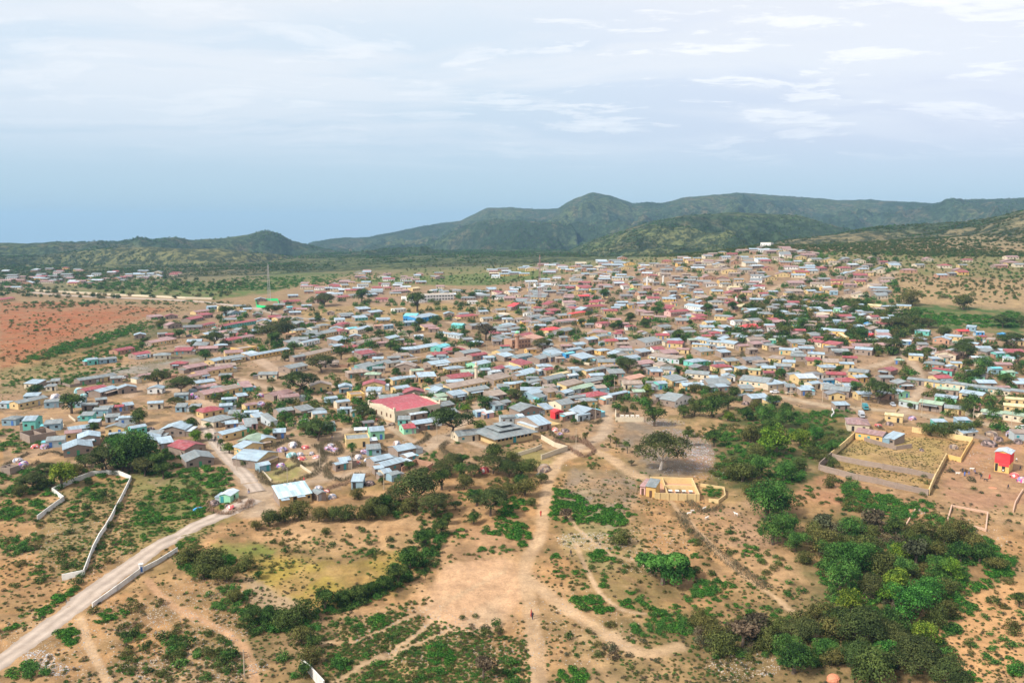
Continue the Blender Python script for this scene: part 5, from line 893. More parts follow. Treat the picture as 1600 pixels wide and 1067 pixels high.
wall_run('white_wall', [at(59, 813), at(100, 782), at(82, 769), at(112, 755), at(144, 743), at(165, 741), at(186, 742), at(205, 750), at(188, 785), at(166, 826), at(145, 862), at(131, 899), at(98, 906)], 1.5, .22, M_STAIN, 'long white plastered wall zigzagging round a scrubby plot', post=0)
wall_run('white_wall', [at(277, 862), at(248, 880), at(221, 894), at(182, 923), at(145, 949)], 1.2, .22, M_STAIN, 'low white roadside wall running down to the lower left', post=0)
q = root_at('gate_pier', at(221, 894), .6, 'square white pier standing in the low roadside wall', 'pier'); piece('shaft', q, WM['w'], (0, 0, .8), (.8, .8, 2.4)); piece('cap', q, WM['w'], (0, 0, 2.08), (1.0, 1.0, .16)); piece('panel', q, M_SHUT['blue'], (0, -.42, .9), (.5, .06, 1.2))
wall_run('white_wall', [at(472, 1040), at(486, 1054), at(506, 1076)], 1.6, .25, M_STAIN, 'short white wall stub at the lower edge below the dark trees')
# the large yard on the right
wall_run('yard_wall', [at(1337, 682), at(1318, 699), at(1299, 715)], 2.2, .3, WM['y'], 'yellow side wall on the left of the large yard', post=5, cope=WM['y'])
wall_run('yard_wall', [at(1299, 715), at(1280, 732)], 2.2, .3, WM['u'], 'grey block wall closing the left corner of the yard', post=0)
wall_run('yard_wall', [at(1280, 734), at(1340, 750), at(1400, 763), at(1449, 774)], 1.9, .3, WM['u'], 'front grey block wall along the lower side of the yard', post=6, cope=WM['u'])
wall_run('yard_wall', [at(1301, 717), at(1380, 733), at(1459, 749)], 1.9, .3, WM['u'], 'inner grey block wall crossing the large yard', post=6, cope=WM['u'])
wall_run('yard_wall', [at(1451, 774), at(1461, 750), at(1478, 718)], 2.2, .3, WM['y'], 'yellow side wall on the right of the large yard', post=5, cope=WM['y'])
wall_run('yard_wall', [at(1479, 717), at(1501, 722), at(1510, 706), at(1519, 692)], 1.8, .3, WM['o'], 'ochre wall stepping round the right corner of the yard', post=0)
wall_run('yard_wall', [at(1519, 691), at(1480, 684), at(1426, 675)], 2.0, .3, WM['y'], 'long yellow back wall of the large yard with small caps', post=4.5, cope=WM['y'])
wall_run('yard_wall', [at(1336, 683), at(1360, 692), at(1400, 703), at(1424, 700)], 1.6, .25, WM['u'], 'grey wall below the pink-roofed ochre house')
wall_run('yard_wall', [at(1095, 760), at(1131, 766), at(1133, 778), at(1122, 786), at(1108, 784)], 1.1, .25, WM['y'], 'broken low cream wall right of the roofless building')
wall_run('yard_wall', [at(1521, 684), at(1546, 690)], 1.6, .25, WM['u'], 'short grey wall stretch right of the yellow yard corner')
wall_run('foundation', [at(1481, 813), at(1540, 830), at(1543, 803), at(1487, 792)], .7, .35, plain('pale_brick', (.55, .36, .25)), 'rectangular stone footing of an unbuilt house on red earth', 'foundation', closed=True)
wall_run('foundation', [at(1366, 797), at(1362, 813), at(1388, 820)], .5, .3, MATS['pale_brick'], 'low angled footing wall beside the thorn bushes', 'foundation')
wall_run('foundation', [at(1430, 797), at(1416, 820)], .5, .3, MATS['pale_brick'], 'single straight footing wall above the green scrub', 'foundation')
wall_run('foundation', [at(1598, 768), at(1586, 788), at(1583, 800)], .9, .3, MATS['pale_brick'], 'footing wall stub at the right edge', 'foundation')
wall_run('field_wall', [at(403, 732), at(424, 752)], .7, .3, WM['c'], 'left short white kerb of the small dry field'); wall_run('field_wall', [at(470, 729), at(487, 741)], .7, .3, WM['c'], 'right short white kerb of the small dry field')
wall_run('compound_wall', [at(800, 716), at(838, 704), at(846, 700)], 1.5, .25, WM['c'], 'cream wall in front of the grey tiered hall'); wall_run('compound_wall', [at(846, 686), at(866, 698), at(886, 704), at(846, 718)], 1.8, .28, WM['c'], 'long cream yard wall ending in a point by the crossroads')
wall_run('compound_wall', [at(962, 646), at(962, 659), at(1005, 659)], 2, .28, WM['c'], 'white corner wall beside the big dark tree')
for k in range(4): q = root_at('table', at(972 + k * 8, 654), 0, ['leftmost', 'second from left', 'third from left', 'rightmost'][k] + ' white arch block behind the white corner wall', 'block', 'white arch blocks'); piece('top', q, M_TRIM, (0, 0, 1.3), (1.4, 1, .5)); piece('leg', q, M_TRIM, (-.5, 0, .5), (.3, .9, 1.2)); piece('leg', q, M_TRIM, (.5, 0, .5), (.3, .9, 1.2))
wall_run('compound_wall', [at(160, 643), at(166, 658)], 1.5, .25, WM['c'], 'short white wall end beside the red-roofed block shed'); wall_run('compound_wall', [at(162, 651), at(203, 646)], 1.4, .25, WM['u'], 'grey block yard wall below the red-roofed shed')
wall_run('compound_wall', [at(80, 656), at(100, 666)], .9, .3, WM['c'], 'thin white wall crossing the scrub plot, left one'); wall_run('compound_wall', [at(108, 651), at(118, 659)], .9, .3, WM['c'], 'thin white wall crossing the scrub plot, right one')
wall_run('compound_wall', [at(278, 706), at(292, 733)], 2.2, .25, WM['u'], 'tall block side wall of the red-roofed roadside compound'); wall_run('compound_wall', [at(304, 651), at(340, 645)], .3, .2, WM['c'], 'low kerb by the square')
wall_run('roadside_parapet', [at(56, 455), at(110, 458), at(200, 463), at(290, 467), at(332, 468)], 2.4, .5, WM['c'], 'long pale embankment wall along the upper left road', 'wall')
wall_run('compound_wall', [at(1404, 640), at(1400, 644)], 1, .2, WM['y'], 'short yellow wall stub by the east street'); wall_run('compound_wall', [at(1300, 641), at(1303, 648), at(1299, 652)], 1.2, .3, WM['w'], 'thin white wall fragment standing in the scrub')
wall_run('compound_wall', [at(628, 737), at(650, 724), at(676, 730), at(664, 738)], 1.7, .25, WM['k'], 'brown courtyard wall behind the spreading acacias'); wall_run('compound_wall', [at(800, 722), at(804, 716)], 1.4, .25, WM['c'], 'cream wall return beside the dark thorn trees')
wall_run('brick_platform', [at(300, 549), at(360, 541)], 1.3, .3, WM['u'], 'long grey retaining wall above the rubbish strip'); wall_run('compound_wall', [at(232, 557), at(300, 549)], 1.3, .3, WM['u'], 'grey yard wall right of the twin red roofs')
wall_run('compound_wall', [at(930, 512), at(935, 520), at(960, 522)], 1.8, .25, WM['k'], 'brown open fence wall by the town crossing'); wall_run('compound_wall', [at(546, 578), at(560, 588)], 1.6, .3, WM['o'], 'curved ochre wall beside the round tree')
# lattice masts
def mast(px, py, H, w, mat, label):
    p = at(px, py); r_ = root_at('lattice_mast', p, .4, label, 'mast'); foot_add(p.x, p.y, 1, 0, 4, 4)
    for sx, sy in ((-1, -1), (1, -1), (1, 1), (-1, 1)):
        bm = bmesh.new(); tube(bm, [(sx * w, sy * w, -1), (sx * w * .22, sy * w * .22, H)], [.14, .09], 4); link('leg', bm_mesh(bm, 'leg', mat), None, r_)
    bm = bmesh.new(); n = int(H / 2.6)
    for i in range(n):
        z0, z1 = H * i / n, H * (i + 1) / n; a = w * (1 - .78 * z0 / H); b_ = w * (1 - .78 * z1 / H)
        for (s1, s2) in (((-1, -1), (1, -1)), ((1, -1), (1, 1)), ((1, 1), (-1, 1)), ((-1, 1), (-1, -1))): tube(bm, [(s1[0] * a, s1[1] * a, z0), (s2[0] * b_, s2[1] * b_, z1)], [.06, .06], 3); tube(bm, [(s1[0] * b_, s1[1] * b_, z1), (s2[0] * b_, s2[1] * b_, z1)], [.06, .06], 3)
    q = link('bracing', bm_mesh(bm, 'bracing', mat), None, r_); piece('antenna', r_, M_TRIM, (.6, 0, H * .93), (.25, .3, 1.8)); piece('antenna', r_, M_TRIM, (-.6, 0, H * .93), (.25, .3, 1.8))
mast(843, 470, 46, 1.3, M_REDSTEEL, 'tall red and grey lattice mast rising beside the far school'); mast(827, 522, 40, 1.8, M_STEEL, 'thin grey lattice mast in the middle of the town'); mast(421, 472, 42, 1.6, M_STEEL, 'thin grey lattice mast above the bright green fence')
# tall poles
for px, py, H, lab in ((1285, 628, 9, 'wooden street pole at the edge of the scrub plot'), (1313, 617, 8, 'street pole beside the grey market sheds'), (450, 770, 8, 'thin pole behind the streaked zinc roof'), (683, 690, 7, 'thin pole on the dirt square beside the mosque'), (382, 1055, 5, 'lone thin post in the lower left scrub'), (1390, 470, 8, 'pole by the far dry field'), (600, 765, 5, 'thin post below the round tree')):
    q = root_at('street_pole', at(px, py), 0, lab, 'pole'); bm = bmesh.new(); tube(bm, [(0, 0, -.5), (0, 0, H)], [.13, .09], 6); link('shaft', bm_mesh(bm, 'shaft', M_STONE), None, q); piece('crossarm', q, M_BARK, (0, 0, H - .5), (1.3, .1, .1))
# ------------------------------------------------------------------ houses: hand-placed rows, then the rest of the town
for row in ROWS.replace('\n', '').split(';'):
    f_ = row.split()
    if len(f_) < 6: continue
    x1, y1, x2, y2 = map(float, f_[:4]); sh = 'g'; nums = []
    for e_ in f_[6:]:
        if e_ in 'GhfRs': sh = e_
        else: nums.append(float(e_))
    P_ = at_many([x1, x2], [y1, y2]); wall = f_[5]
    if sh == 'g' and f_[4] == 't' : sh = 's'
    if sh == 'g' and rnd.random() < .3 and (x2 - x1) < 24: sh = 's'
    if wall == 'G': wall = 'n'
    add_house(Vector(P_[0]), Vector(P_[1]), f_[4], wall, sh, nums[0] if nums else None, nums[1] if len(nums) > 1 else None)
n_hand = len(HOUSES)
ZONES = [  # polygon, tries, roof weights, angle range in degrees, length range
 ('560 600 700 540 800 500 960 500 1200 540 1400 600 1400 640 1250 625 1050 610 960 640 860 650 700 650 600 640', 700, 'bbbbggggtttprrnd', (-4, 22), (5.5, 11.5)),
 ('400 470 600 500 800 480 820 560 600 600 450 640 300 600 240 560 330 500', 260, 'bbggggttpprr', (5, 28), (6, 12)),
 ('820 470 1000 440 1200 460 1380 500 1400 560 1200 560 1000 500 820 520', 540, 'bbggggttpppprrrd', (-12, 22), (6, 12.5)),
 ('820 445 1000 415 1160 392 1230 390 1400 420 1380 470 1200 460 1000 446 840 470', 560, 'bbgggggttttpprw', (-18, 18), (8, 16)),
 ('470 440 620 444 800 452 860 460 820 480 640 462 480 472', 110, 'bbgggpprrw', (-5, 20), (9, 16)),
 ('1330 400 1600 405 1600 438 1400 436 1300 420', 26, 'bgppr', (-10, 15), (9, 15)),
 ('1400 540 1600 530 1600 620 1500 600 1420 600', 120, 'bbggtpr', (-12, 10), (5, 10)), ('1180 480 1420 490 1400 540 1300 540 1180 520', 120, 'bbggtp', (-10, 12), (5, 10)),
 ('0 425 110 420 290 428 250 440 120 446 0 462', 70, 'bggpprw', (-8, 12), (9, 18)), ('760 425 860 414 980 404 1000 420 860 430 770 436', 80, 'bgcppw', (-5, 12), (9, 18)), ('560 425 700 430 680 446 560 440', 26, 'bgpr', (0, 15), (9, 16)),
 ('100 590 300 600 420 640 420 720 300 700 100 710 0 680 0 640', 90, 'bbgguu', (5, 25), (4, 7)), ('430 640 600 650 600 720 540 740 440 720', 26, 'bbgw', (5, 25), (3.5, 6)), ('600 650 720 650 700 700 640 700', 20, 'bgtw', (5, 25), (4, 6)), ('1060 600 1400 625 1600 655 1600 690 1300 640 1060 610', 40, 'bgt', (-10, 8), (4, 8)), ('640 640 840 620 860 660 760 670 700 660', 40, 'bbggtw', (0, 25), (4, 7)), ('1240 610 1330 606 1340 620 1240 616', 14, 'bgg', (-10, 0), (4, 7))]
for poly, n, roofs, (a0, a1), (l0, l1) in ZONES:
    P_ = pts(poly); xs = [q[0] for q in P_]; ys = [q[1] for q in P_]; px = NR.uniform(min(xs), max(xs), n * 3); py = NR.uniform(min(ys), max(ys), n * 3); ok = inpoly(P_, px, py); G_ = at_many(px[ok][:n], py[ok][:n])
    for g_ in G_:
        a = math.radians(rnd.uniform(a0, a1)); L = rnd.uniform(l0, l1); u = Vector((math.cos(a), math.sin(a), 0)); p = Vector(g_); c = p.xy + Vector((-u.y, u.x)) * 3
        if min(road_gap(c.x, c.y), road_gap(*(p + u * L / 2).xy), road_gap(*(p - u * L / 2).xy)) < 1.0: continue
        if any((c - t_[0].xy).length < t_[1] * .36 + 3 for t_ in TREE_LIST if abs(c.x - t_[0].x) < 20 and abs(c.y - t_[0].y) < 20): continue
        ro = rnd.choice(roofs); ro = 'g' if ro == 'u' else ro
        far = p.length > 560; small = L < 6.5
        wall = rnd.choice('yycouuuuwk' if not small else 'uugbbtuc') if not far else rnd.choice('yyycccouuuuwkk')
        add_house(p - u * L / 2, p + u * L / 2, ro, wall, rnd.choice('ggggGsh' if not small else 'sgs'), None if not small else rnd.uniform(3, 4.5), None, False)
HOUSES.sort(key=lambda H_: (H_['L'] < 6.2, -H_['app']))
small_i = [H_ for H_ in HOUSES if H_['L'] < 6.2]; big_i = [H_ for H_ in HOUSES if H_['L'] >= 6.2]
solo = big_i[:300] + small_i[:220]; rest_h = big_i[300:] + small_i[220:]
SHUTS = list(M_SHUT.values())
def specs(H_):
    """door and window boxes for the front and the side faces"""
    L, D, h = H_['L'], H_['D'], H_['h']; out = []; n = max(2, int(L / 2.9)); d_ = rnd.randrange(n)
    for k in range(n):
        x = -L / 2 + L * (k + .5) / n
        if k == d_: out.append(('door', (x, -.02, 1.0), (.95, .10, 2.0)))
        elif L > 4: out.append(('window', (x, -.02, h * .55), (.95, .10, .85)))
    if H_['wall'] != 'u' and D > 4.5: out.append(('window', (L / 2 + .02, D * .5, h * .55), (.10, .85, .8))); out.append(('window', (-L / 2 - .02, D * .5, h * .55), (.10, .85, .8)))
    return out
for H_ in solo:
    small = H_['L'] < 6.2; nm = 'shack' if small else 'house'
    r_ = empty(nm, H_['p'], H_['rz']); V, F_, I_, RV, RF = house_geo(H_['L'], H_['D'], H_['h'], H_['shape'], o=.25 if small else .35)
    side = WM['u'] if (H_['wall'] not in 'uRrG' and rnd.random() < .6 and not small) else WM[H_['wall']]
    link('wall', poly_mesh('wall', V, F_, [WM[H_['wall']], side], I_), None, r_)
    if RV: link('roof', poly_mesh('roof', RV, RF, [RM[H_['roof']]]), None, r_)
    if H_['shape'] != 'R':
        for kind, c_, s_ in specs(H_): piece(kind, r_, (rnd.choice(SHUTS) if rnd.random() < .6 else M_DARK) if kind == 'door' else (M_DARK if rnd.random() < .85 else M_SHUT['teal']), c_, s_)
        L, D, h = H_['L'], H_['D'], H_['h']; q = rnd.random()
        if q < .22 and not small:      # porch on posts
            w_ = L * rnd.uniform(.4, .9); x = rnd.uniform(-.5, .5) * (L - w_); d_ = rnd.uniform(1.3, 2.2)
            V, F_ = slab([(x - w_ / 2, -d_, h - .75), (x + w_ / 2, -d_, h - .75), (x + w_ / 2, -.05, h - .45), (x - w_ / 2, -.05, h - .45)], .06); link('porch_roof', poly_mesh('porch_roof', V, F_, [RM[rnd.choice('bggtw')]]), None, r_)
            for s_ in (-1, 1): piece('post', r_, M_BARK, (x + s_ * (w_ / 2 - .15), -d_ + .1, (h - .8) / 2), (.12, .12, h - .8))
        elif q < .5:    # lean-to store at one end
            s_ = rnd.choice((-1, 1)); w_ = rnd.uniform(1.8, 3.2) * (.6 if small else 1); d_ = D * rnd.uniform(.45, .8); h2 = h * rnd.uniform(.68, .82); x0, x1 = sorted((s_ * (L / 2 + .03), s_ * (L / 2 + w_)))
            V, F_ = box_arr(x0, x1, .15, .15 + d_, -1, h2); link('store_wall', poly_mesh('store_wall', V, F_, [WM[rnd.choice('uuubgkc')]]), None, r_)
            V, F_ = slab([(x0 - .12, -.05, h2 + .08), (x1 + .12, -.05, h2 + .08), (x1 + .12, d_ + .3, h2 + .3), (x0 - .12, d_ + .3, h2 + .3)], .07); link('store_roof', poly_mesh('store_roof', V, F_, [RM[rnd.choice('bggtwds')]]), None, r_)
        if H_['roof'] in 'tc' and H_['shape'] == 's' and rnd.random() < .4 and H_['L'] > 8: piece('roof_weight', r_, M_STONE, (H_['L'] * .1, H_['D'] * .5, H_['h'] + .17 * H_['D'] * .5 + .15), (.5, .4, .25))
    sz = 'long ' if H_['L'] > 12.5 else ('small ' if H_['L'] < 8 else '')
    if small: desc = f"{WALLN[H_['wall']]} shack with {ROOFN[H_['roof']]} roof"
    elif H_['shape'] == 'R': desc = f"{sz}roofless {WALLN[H_['wall']]} house shell"
    else: desc = f"{sz}{WALLN[H_['wall']]} house with {ROOFN[H_['roof']]} roof"
    want_label(r_, desc, H_['p'], 'shack' if small else 'house', 'small sheds of the town' if small else 'houses of the town')
    H_['root'] = r_
# the rest of the town, past three hundred houses, as one mass
mats = [WM[k] for k in 'yconutwgbkpdrRB'] + [RM[k] for k in ROOFC] + [M_DARK]; wi_ = {k: i for i, k in enumerate('yconutwgbkpdrRB')}; ri_ = {k: i + 15 for i, k in enumerate(ROOFC)}; VV = []; FF = []; MM = []
for H_ in rest_h:
    V, F_, I_, RV, RF = house_geo(H_['L'], H_['D'], H_['h'], H_['shape'] if H_['shape'] != 'R' else 'f'); c_, s_ = math.cos(H_['rz']), math.sin(H_['rz']); p = H_['p']
    def put(V, F_, mi):
        n = len(VV); VV.extend((p.x + x * c_ - y * s_, p.y + x * s_ + y * c_, p.z + z) for x, y, z in V); FF.extend(tuple(i + n for i in f) for f in F_); MM.extend(mi)
    wa = wi_[H_['wall']]; put(V, F_, [wa if w_ == 0 else (wi_['u'] if (hash(p.x) & 1) else wa) for w_ in I_]); put(RV, RF, [ri_[H_['roof']]] * len(RF))
    for kind, c2, s2 in specs(H_)[:6]: V, F_ = box_arr(c2[0] - s2[0] / 2, c2[0] + s2[0] / 2, c2[1] - s2[1] / 2, c2[1] + s2[1] / 2, c2[2] - s2[2] / 2, c2[2] + s2[2] / 2); put(V, F_, [len(mats) - 1] * 6)
tag(link('distant_houses', poly_mesh('distant_houses', VV, FF, mats, MM)), kind='stuff')
print('houses', len(HOUSES), 'hand', n_hand, 'solo', len(solo))
# street poles through the town
for px, py in ((960, 612), (1040, 600), (1090, 606), (1140, 606), (1235, 622), (1345, 642), (1440, 650), (1520, 662), (1580, 668), (700, 540), (760, 552), (860, 570), (640, 524), (560, 505), (480, 500), (930, 660), (900, 700), (340, 700), (370, 735), (550, 742), (500, 735), (230, 605), (310, 640), (600, 590), (990, 520), (900, 530), (1060, 520)):
    p = at(px, py); q = empty('street_pole', p); bm = bmesh.new(); tube(bm, [(0, 0, -.5), (0, 0, 7.5)], [.12, .08], 6); link('shaft', bm_mesh(bm, 'shaft', M_STONE), None, q); piece('crossarm', q, M_BARK, (0, 0, 7.1), (1.4, .1, .1)); want_label(q, 'thin wooden street pole', p, 'pole', 'poles along the streets')
# courtyard walls behind and beside houses
nw = 0
for H_ in sorted(big_i[:300], key=lambda q: q['p'].y):
    if rnd.random() > .5 or H_['dist'] > 700: continue
    c_, s_ = math.cos(H_['rz']), math.sin(H_['rz']); sgn = rnd.choice((-1, 1)); L, D = H_['L'], H_['D']; w_ = rnd.uniform(4, 8); p = H_['p']
    loc = [(sgn * (L / 2 + .2), .1), (sgn * (L / 2 + w_), .1), (sgn * (L / 2 + w_), D + 2)]
    Wp = [Vector((p.x + x * c_ - y * s_, p.y + x * s_ + y * c_, 0)) for x, y in loc]
    mid_ = (Wp[0] + Wp[1]) / 2
    if hits(mid_.x, mid_.y, c_, s_, w_ - 1.2, .5, .1) or hits(Wp[2].x, Wp[2].y, c_, s_, .5, 3, .1) or min(road_gap(q.x, q.y) for q in Wp) < .8: continue
    for q in Wp: q.z = float(T(q.x, q.y))
    k = rnd.choice('uuucykt' if True else 'u'); k = 'k' if k == 't' else k
    r_ = wall_run('yard_wall', Wp, rnd.uniform(1.3, 1.8), .22, WM[k], 'x', 'wall'); want_label(r_, f"{WALLN[k]} yard wall", Wp[1], 'wall', 'yard walls between houses'); nw += 1
    if nw > 110: break
# small town trees filling the gaps between houses
nt = 0
for i in range(700):
    if len(TREE_LIST) >= 298: break
    px, py = rnd.uniform(240, 1600), rnd.uniform(455, 640)
    if not inpoly(town, np.array(px), np.array(py)): continue
    p = at(px, py)
    if road_gap(p.x, p.y) < 2 or hits(p.x, p.y, 1, 0, 4, 4, .3): continue
    if any((p - t_[0]).length < 9 for t_ in TREE_LIST): continue
    k = rnd.choice('rrrgma'); r_, desc, size, cat, p = place_tree(px, py, rnd.uniform(4.5, 8.5) / mpp(p), k); want_label(r_, size + desc, p, cat, 'trees of the town and valley')
# ------------------------------------------------------------------ domed nomad huts, tents and tarpaulin heaps
def cloth_mat(name, cols):
    m, t, b = new_mat(name, .9); g = t.add('ShaderNodeTexCoord'); v = t.add('ShaderNodeTexVoronoi', inp={'Vector': g.outputs['Object'], 'Scale': 5.0})
    s = t.add('ShaderNodeSeparateColor', inp={0: v.outputs['Color']}); c = t.ramp(s.outputs[0], [(i / len(cols), q) for i, q in enumerate(cols)], 'CONSTANT'); t.l.new(c, b.inputs['Base Color']); return m
CL = {'w': cloth_mat('cloth_white', [(.62, .62, .63), (.35, .34, .38), (.6, .5, .45), (.2, .22, .28), (.3, .2, .16)]), 'p': cloth_mat('cloth_purple', [(.30, .24, .40), (.5, .45, .55), (.10, .08, .13), (.4, .2, .26), (.25, .18, .13)]), 'r': cloth_mat('cloth_red', [(.62, .12, .10), (.7, .3, .2), (.65, .6, .58), (.5, .1, .12)]),
      'm': cloth_mat('cloth_mixed', [(.5, .1, .3), (.62, .56, .55), (.3, .3, .34), (.2, .2, .4), (.6, .4, .3)]), 't': cloth_mat('cloth_teal', [(.2, .4, .42), (.45, .55, .56), (.15, .3, .3)]), 'g': cloth_mat('cloth_green', [(.05, .4, .22), (.1, .5, .3)]), 'k': cloth_mat('cloth_brown', [(.25, .17, .12), (.35, .27, .2), (.14, .11, .1)]),
      'o': plain('cloth_orange', (.60, .24, .13)), 'd': cloth_mat('cloth_dark', [(.06, .05, .05), (.14, .1, .09), (.3, .22, .2)])}
CN = {'w': 'white patched', 'p': 'lilac patched', 'r': 'red and white patched', 'm': 'multicoloured patched', 't': 'teal patched', 'g': 'green', 'k': 'brown brushwood', 'o': 'orange', 'd': 'dark rag-covered'}
def dome_mesh(seed, cut=0):
    r_ = random.Random(seed); V = []; F_ = []; k = 14; n = 6
    for j in range(n):
        a = j / n * math.pi / 2
        for i in range(k):
            t_ = 2 * math.pi * i / k; R = math.cos(a) ** .7 * (1 + r_.uniform(-.07, .07)); V.append((R * math.cos(t_) * .5, R * math.sin(t_) * .42, math.sin(a) * .42 * (1 + r_.uniform(-.05, .05)) - (.05 if j == 0 else 0)))
    V.append((0, 0, .42))
    for j in range(n - 1):
        for i in range(k): F_.append((j * k + i, j * k + (i + 1) % k, (j + 1) * k + (i + 1) % k, (j + 1) * k + i))
    for i in range(k): F_.append(((n - 1) * k + i, (n - 1) * k + (i + 1) % k, n * k))
    return V, F_
DM = {(c_, i): poly_mesh('covering', *dome_mesh(i), [CL[c_]]) for c_ in CL for i in range(3)}
for row in """28 721 16 w;37 727 14 m;55 699 13 r;70 700 14 p;93 694 18 p;112 696 14 w;292 622 16 p;309 622 17 p;300 618 12 m;407 620 15 m;408 633 17 p;404 638 12 d;448 625 13 w;458 619 14 m;441 704 17 p;458 698 18 w;477 700 14 r;456 713 18 t;469 712 14 w;471 718 15 r;494 715 13 r;487 710 10 w;514 702 16 p;523 704 15 p;517 697 12 w;439 729 15 m;445 733 12 d;560 716 16 w;569 708 14 p;571 704 10 d;584 719 13 w;559 724 12 r;573 720 11 w;561 749 14 w;577 757 18 d;498 764 15 w;490 769 12 d;519 778 16 w;510 769 11 r;620 694 14 w;636 696 10 w;756 737 20 r;867 673 13 r;883 674 15 d;875 679 12 p;842 744 12 w;850 735 26 k;1582 681 20 p;1549 680 18 k;1560 688 14 d;361 794 14 r;87 624 18 w;124 613 16 t;131 620 11 t;183 668 14 m;195 672 14 k;204 680 12 d;235 672 12 d;262 676 12 d;293 679 12 d;30 735 14 d;470 553 8 k;663 663 8 k;612 664 12 k;586 657 10 r;1585 745 14 r;1597 752 14 m;1425 655 14 p;1390 664 12 d;1372 666 12 r;1490 700 14 k;1440 704 8 d;1545 696 20 d;1590 692 14 d;1165 632 12 d;1190 640 14 m;335 788 16 d;356 791 10 d;550 618 8 d;515 616 12 d;1350 519 10 r;1362 520 8 g;1340 545 10 d;1371 530 10 d;1355 534 12 m""".split(';'):
    f_ = row.split(); p = at(float(f_[0]), float(f_[1])); s = float(f_[2]) * mpp(p); r_ = empty('domed_hut', p, rnd.random() * 6)
    o = link('covering', DM[(f_[3], rnd.randrange(3))], None, r_); o.scale = (s, s, s * rnd.uniform(.75, 1.1)); dr = piece('doorway', r_, M_DARK, (s * .49, 0, s * .08), (.12, s * .18, s * .22)); foot_add(p.x, p.y, 1, 0, s * .8, s * .8)
    want_label(r_, CN[f_[3]] + ' dome hut', p, 'hut', 'domed cloth huts')
p = at(1302, 1062); r_ = root_at('dome_tent', p, .4, 'lone bright orange dome tent by the dark thicket at the bottom edge', 'tent'); s = 20 * mpp(p)
for sx in (-1, 1):
    V, F_ = dome_mesh(9); V = [(x * 1.0 if x * sx > .03 else sx * .03, y, z * .95) for x, y, z in V]; o = link('cloth_half', poly_mesh('cloth_half', V, F_, [CL['o']]), None, r_); o.scale = (s, s, s)
p = at(311, 796); r_ = tag(link('tarpaulin', DM[('t', 1)], None, None, p, .5), 'crumpled bright blue tarpaulin lying in the green scrub', 'tarpaulin'); r_.data = r_.data.copy(); r_.data.materials.clear(); r_.data.materials.append(plain('blue_tarp', (.05, .32, .65))); r_.scale = (3.4, 2.6, 1.6)
p = at(361, 791); r_ = tag(link('red_cloth', DM[('o', 1)], None, None, at(1551, 762), 0), 'round red cloth spread flat on the red earth', 'cloth'); r_.scale = (2.6, 2.2, .12)
# ------------------------------------------------------------------ brush fences
def brush(P, hh, wd, mat, label, dens=30):
    c = P[0].copy(); V = []; hh *= 1.35; wd *= 1.25; Q = smooth_line(P, 6); L = sum((b_ - a).length for a, b_ in zip(Q[:-1], Q[1:])); n = int(L * dens); acc = 0; segs = [(a, b_, (b_ - a).length) for a, b_ in zip(Q[:-1], Q[1:])]
    for i in range(n):
        a, b_, l_ = rnd.choices(segs, [q[2] for q in segs])[0]; t_ = rnd.random(); q = a + (b_ - a) * t_; off = rnd.uniform(-.5, .5) * wd; d = (b_ - a).normalized(); x, y = q.x - d.y * off, q.y + d.x * off
        V.append((x, y, hh * (1 - abs(off) / wd) * rnd.uniform(.5, 1.1)))
    X = np.array(V); Z = T(X[:, 0], X[:, 1]); VV_ = []
    for (x, y, h_), z in zip(V, Z):
        a = rnd.random() * 6.28; l_ = rnd.uniform(.3, .9); ex, ey = math.cos(a) * l_, math.sin(a) * l_; w_ = rnd.uniform(.06, .16); z0 = z + h_ * rnd.random() * .7
        VV_ += [(x - ex - ey * w_ - c.x, y - ey + ex * w_ - c.y, z0 - .1 - c.z), (x - ex + ey * w_ - c.x, y - ey - ex * w_ - c.y, z0 - .1 - c.z), (x + ex * .5 - c.x, y + ey * .5 - c.y, z + h_ + rnd.uniform(0, .3) - c.z)]
    o = link('brush_fence', mesh_np('brush_fence', VV_, np.arange(len(VV_)).reshape(-1, 3), [mat]), None, None, c); tag(o, label, 'fence', 'brush fences round the yards')
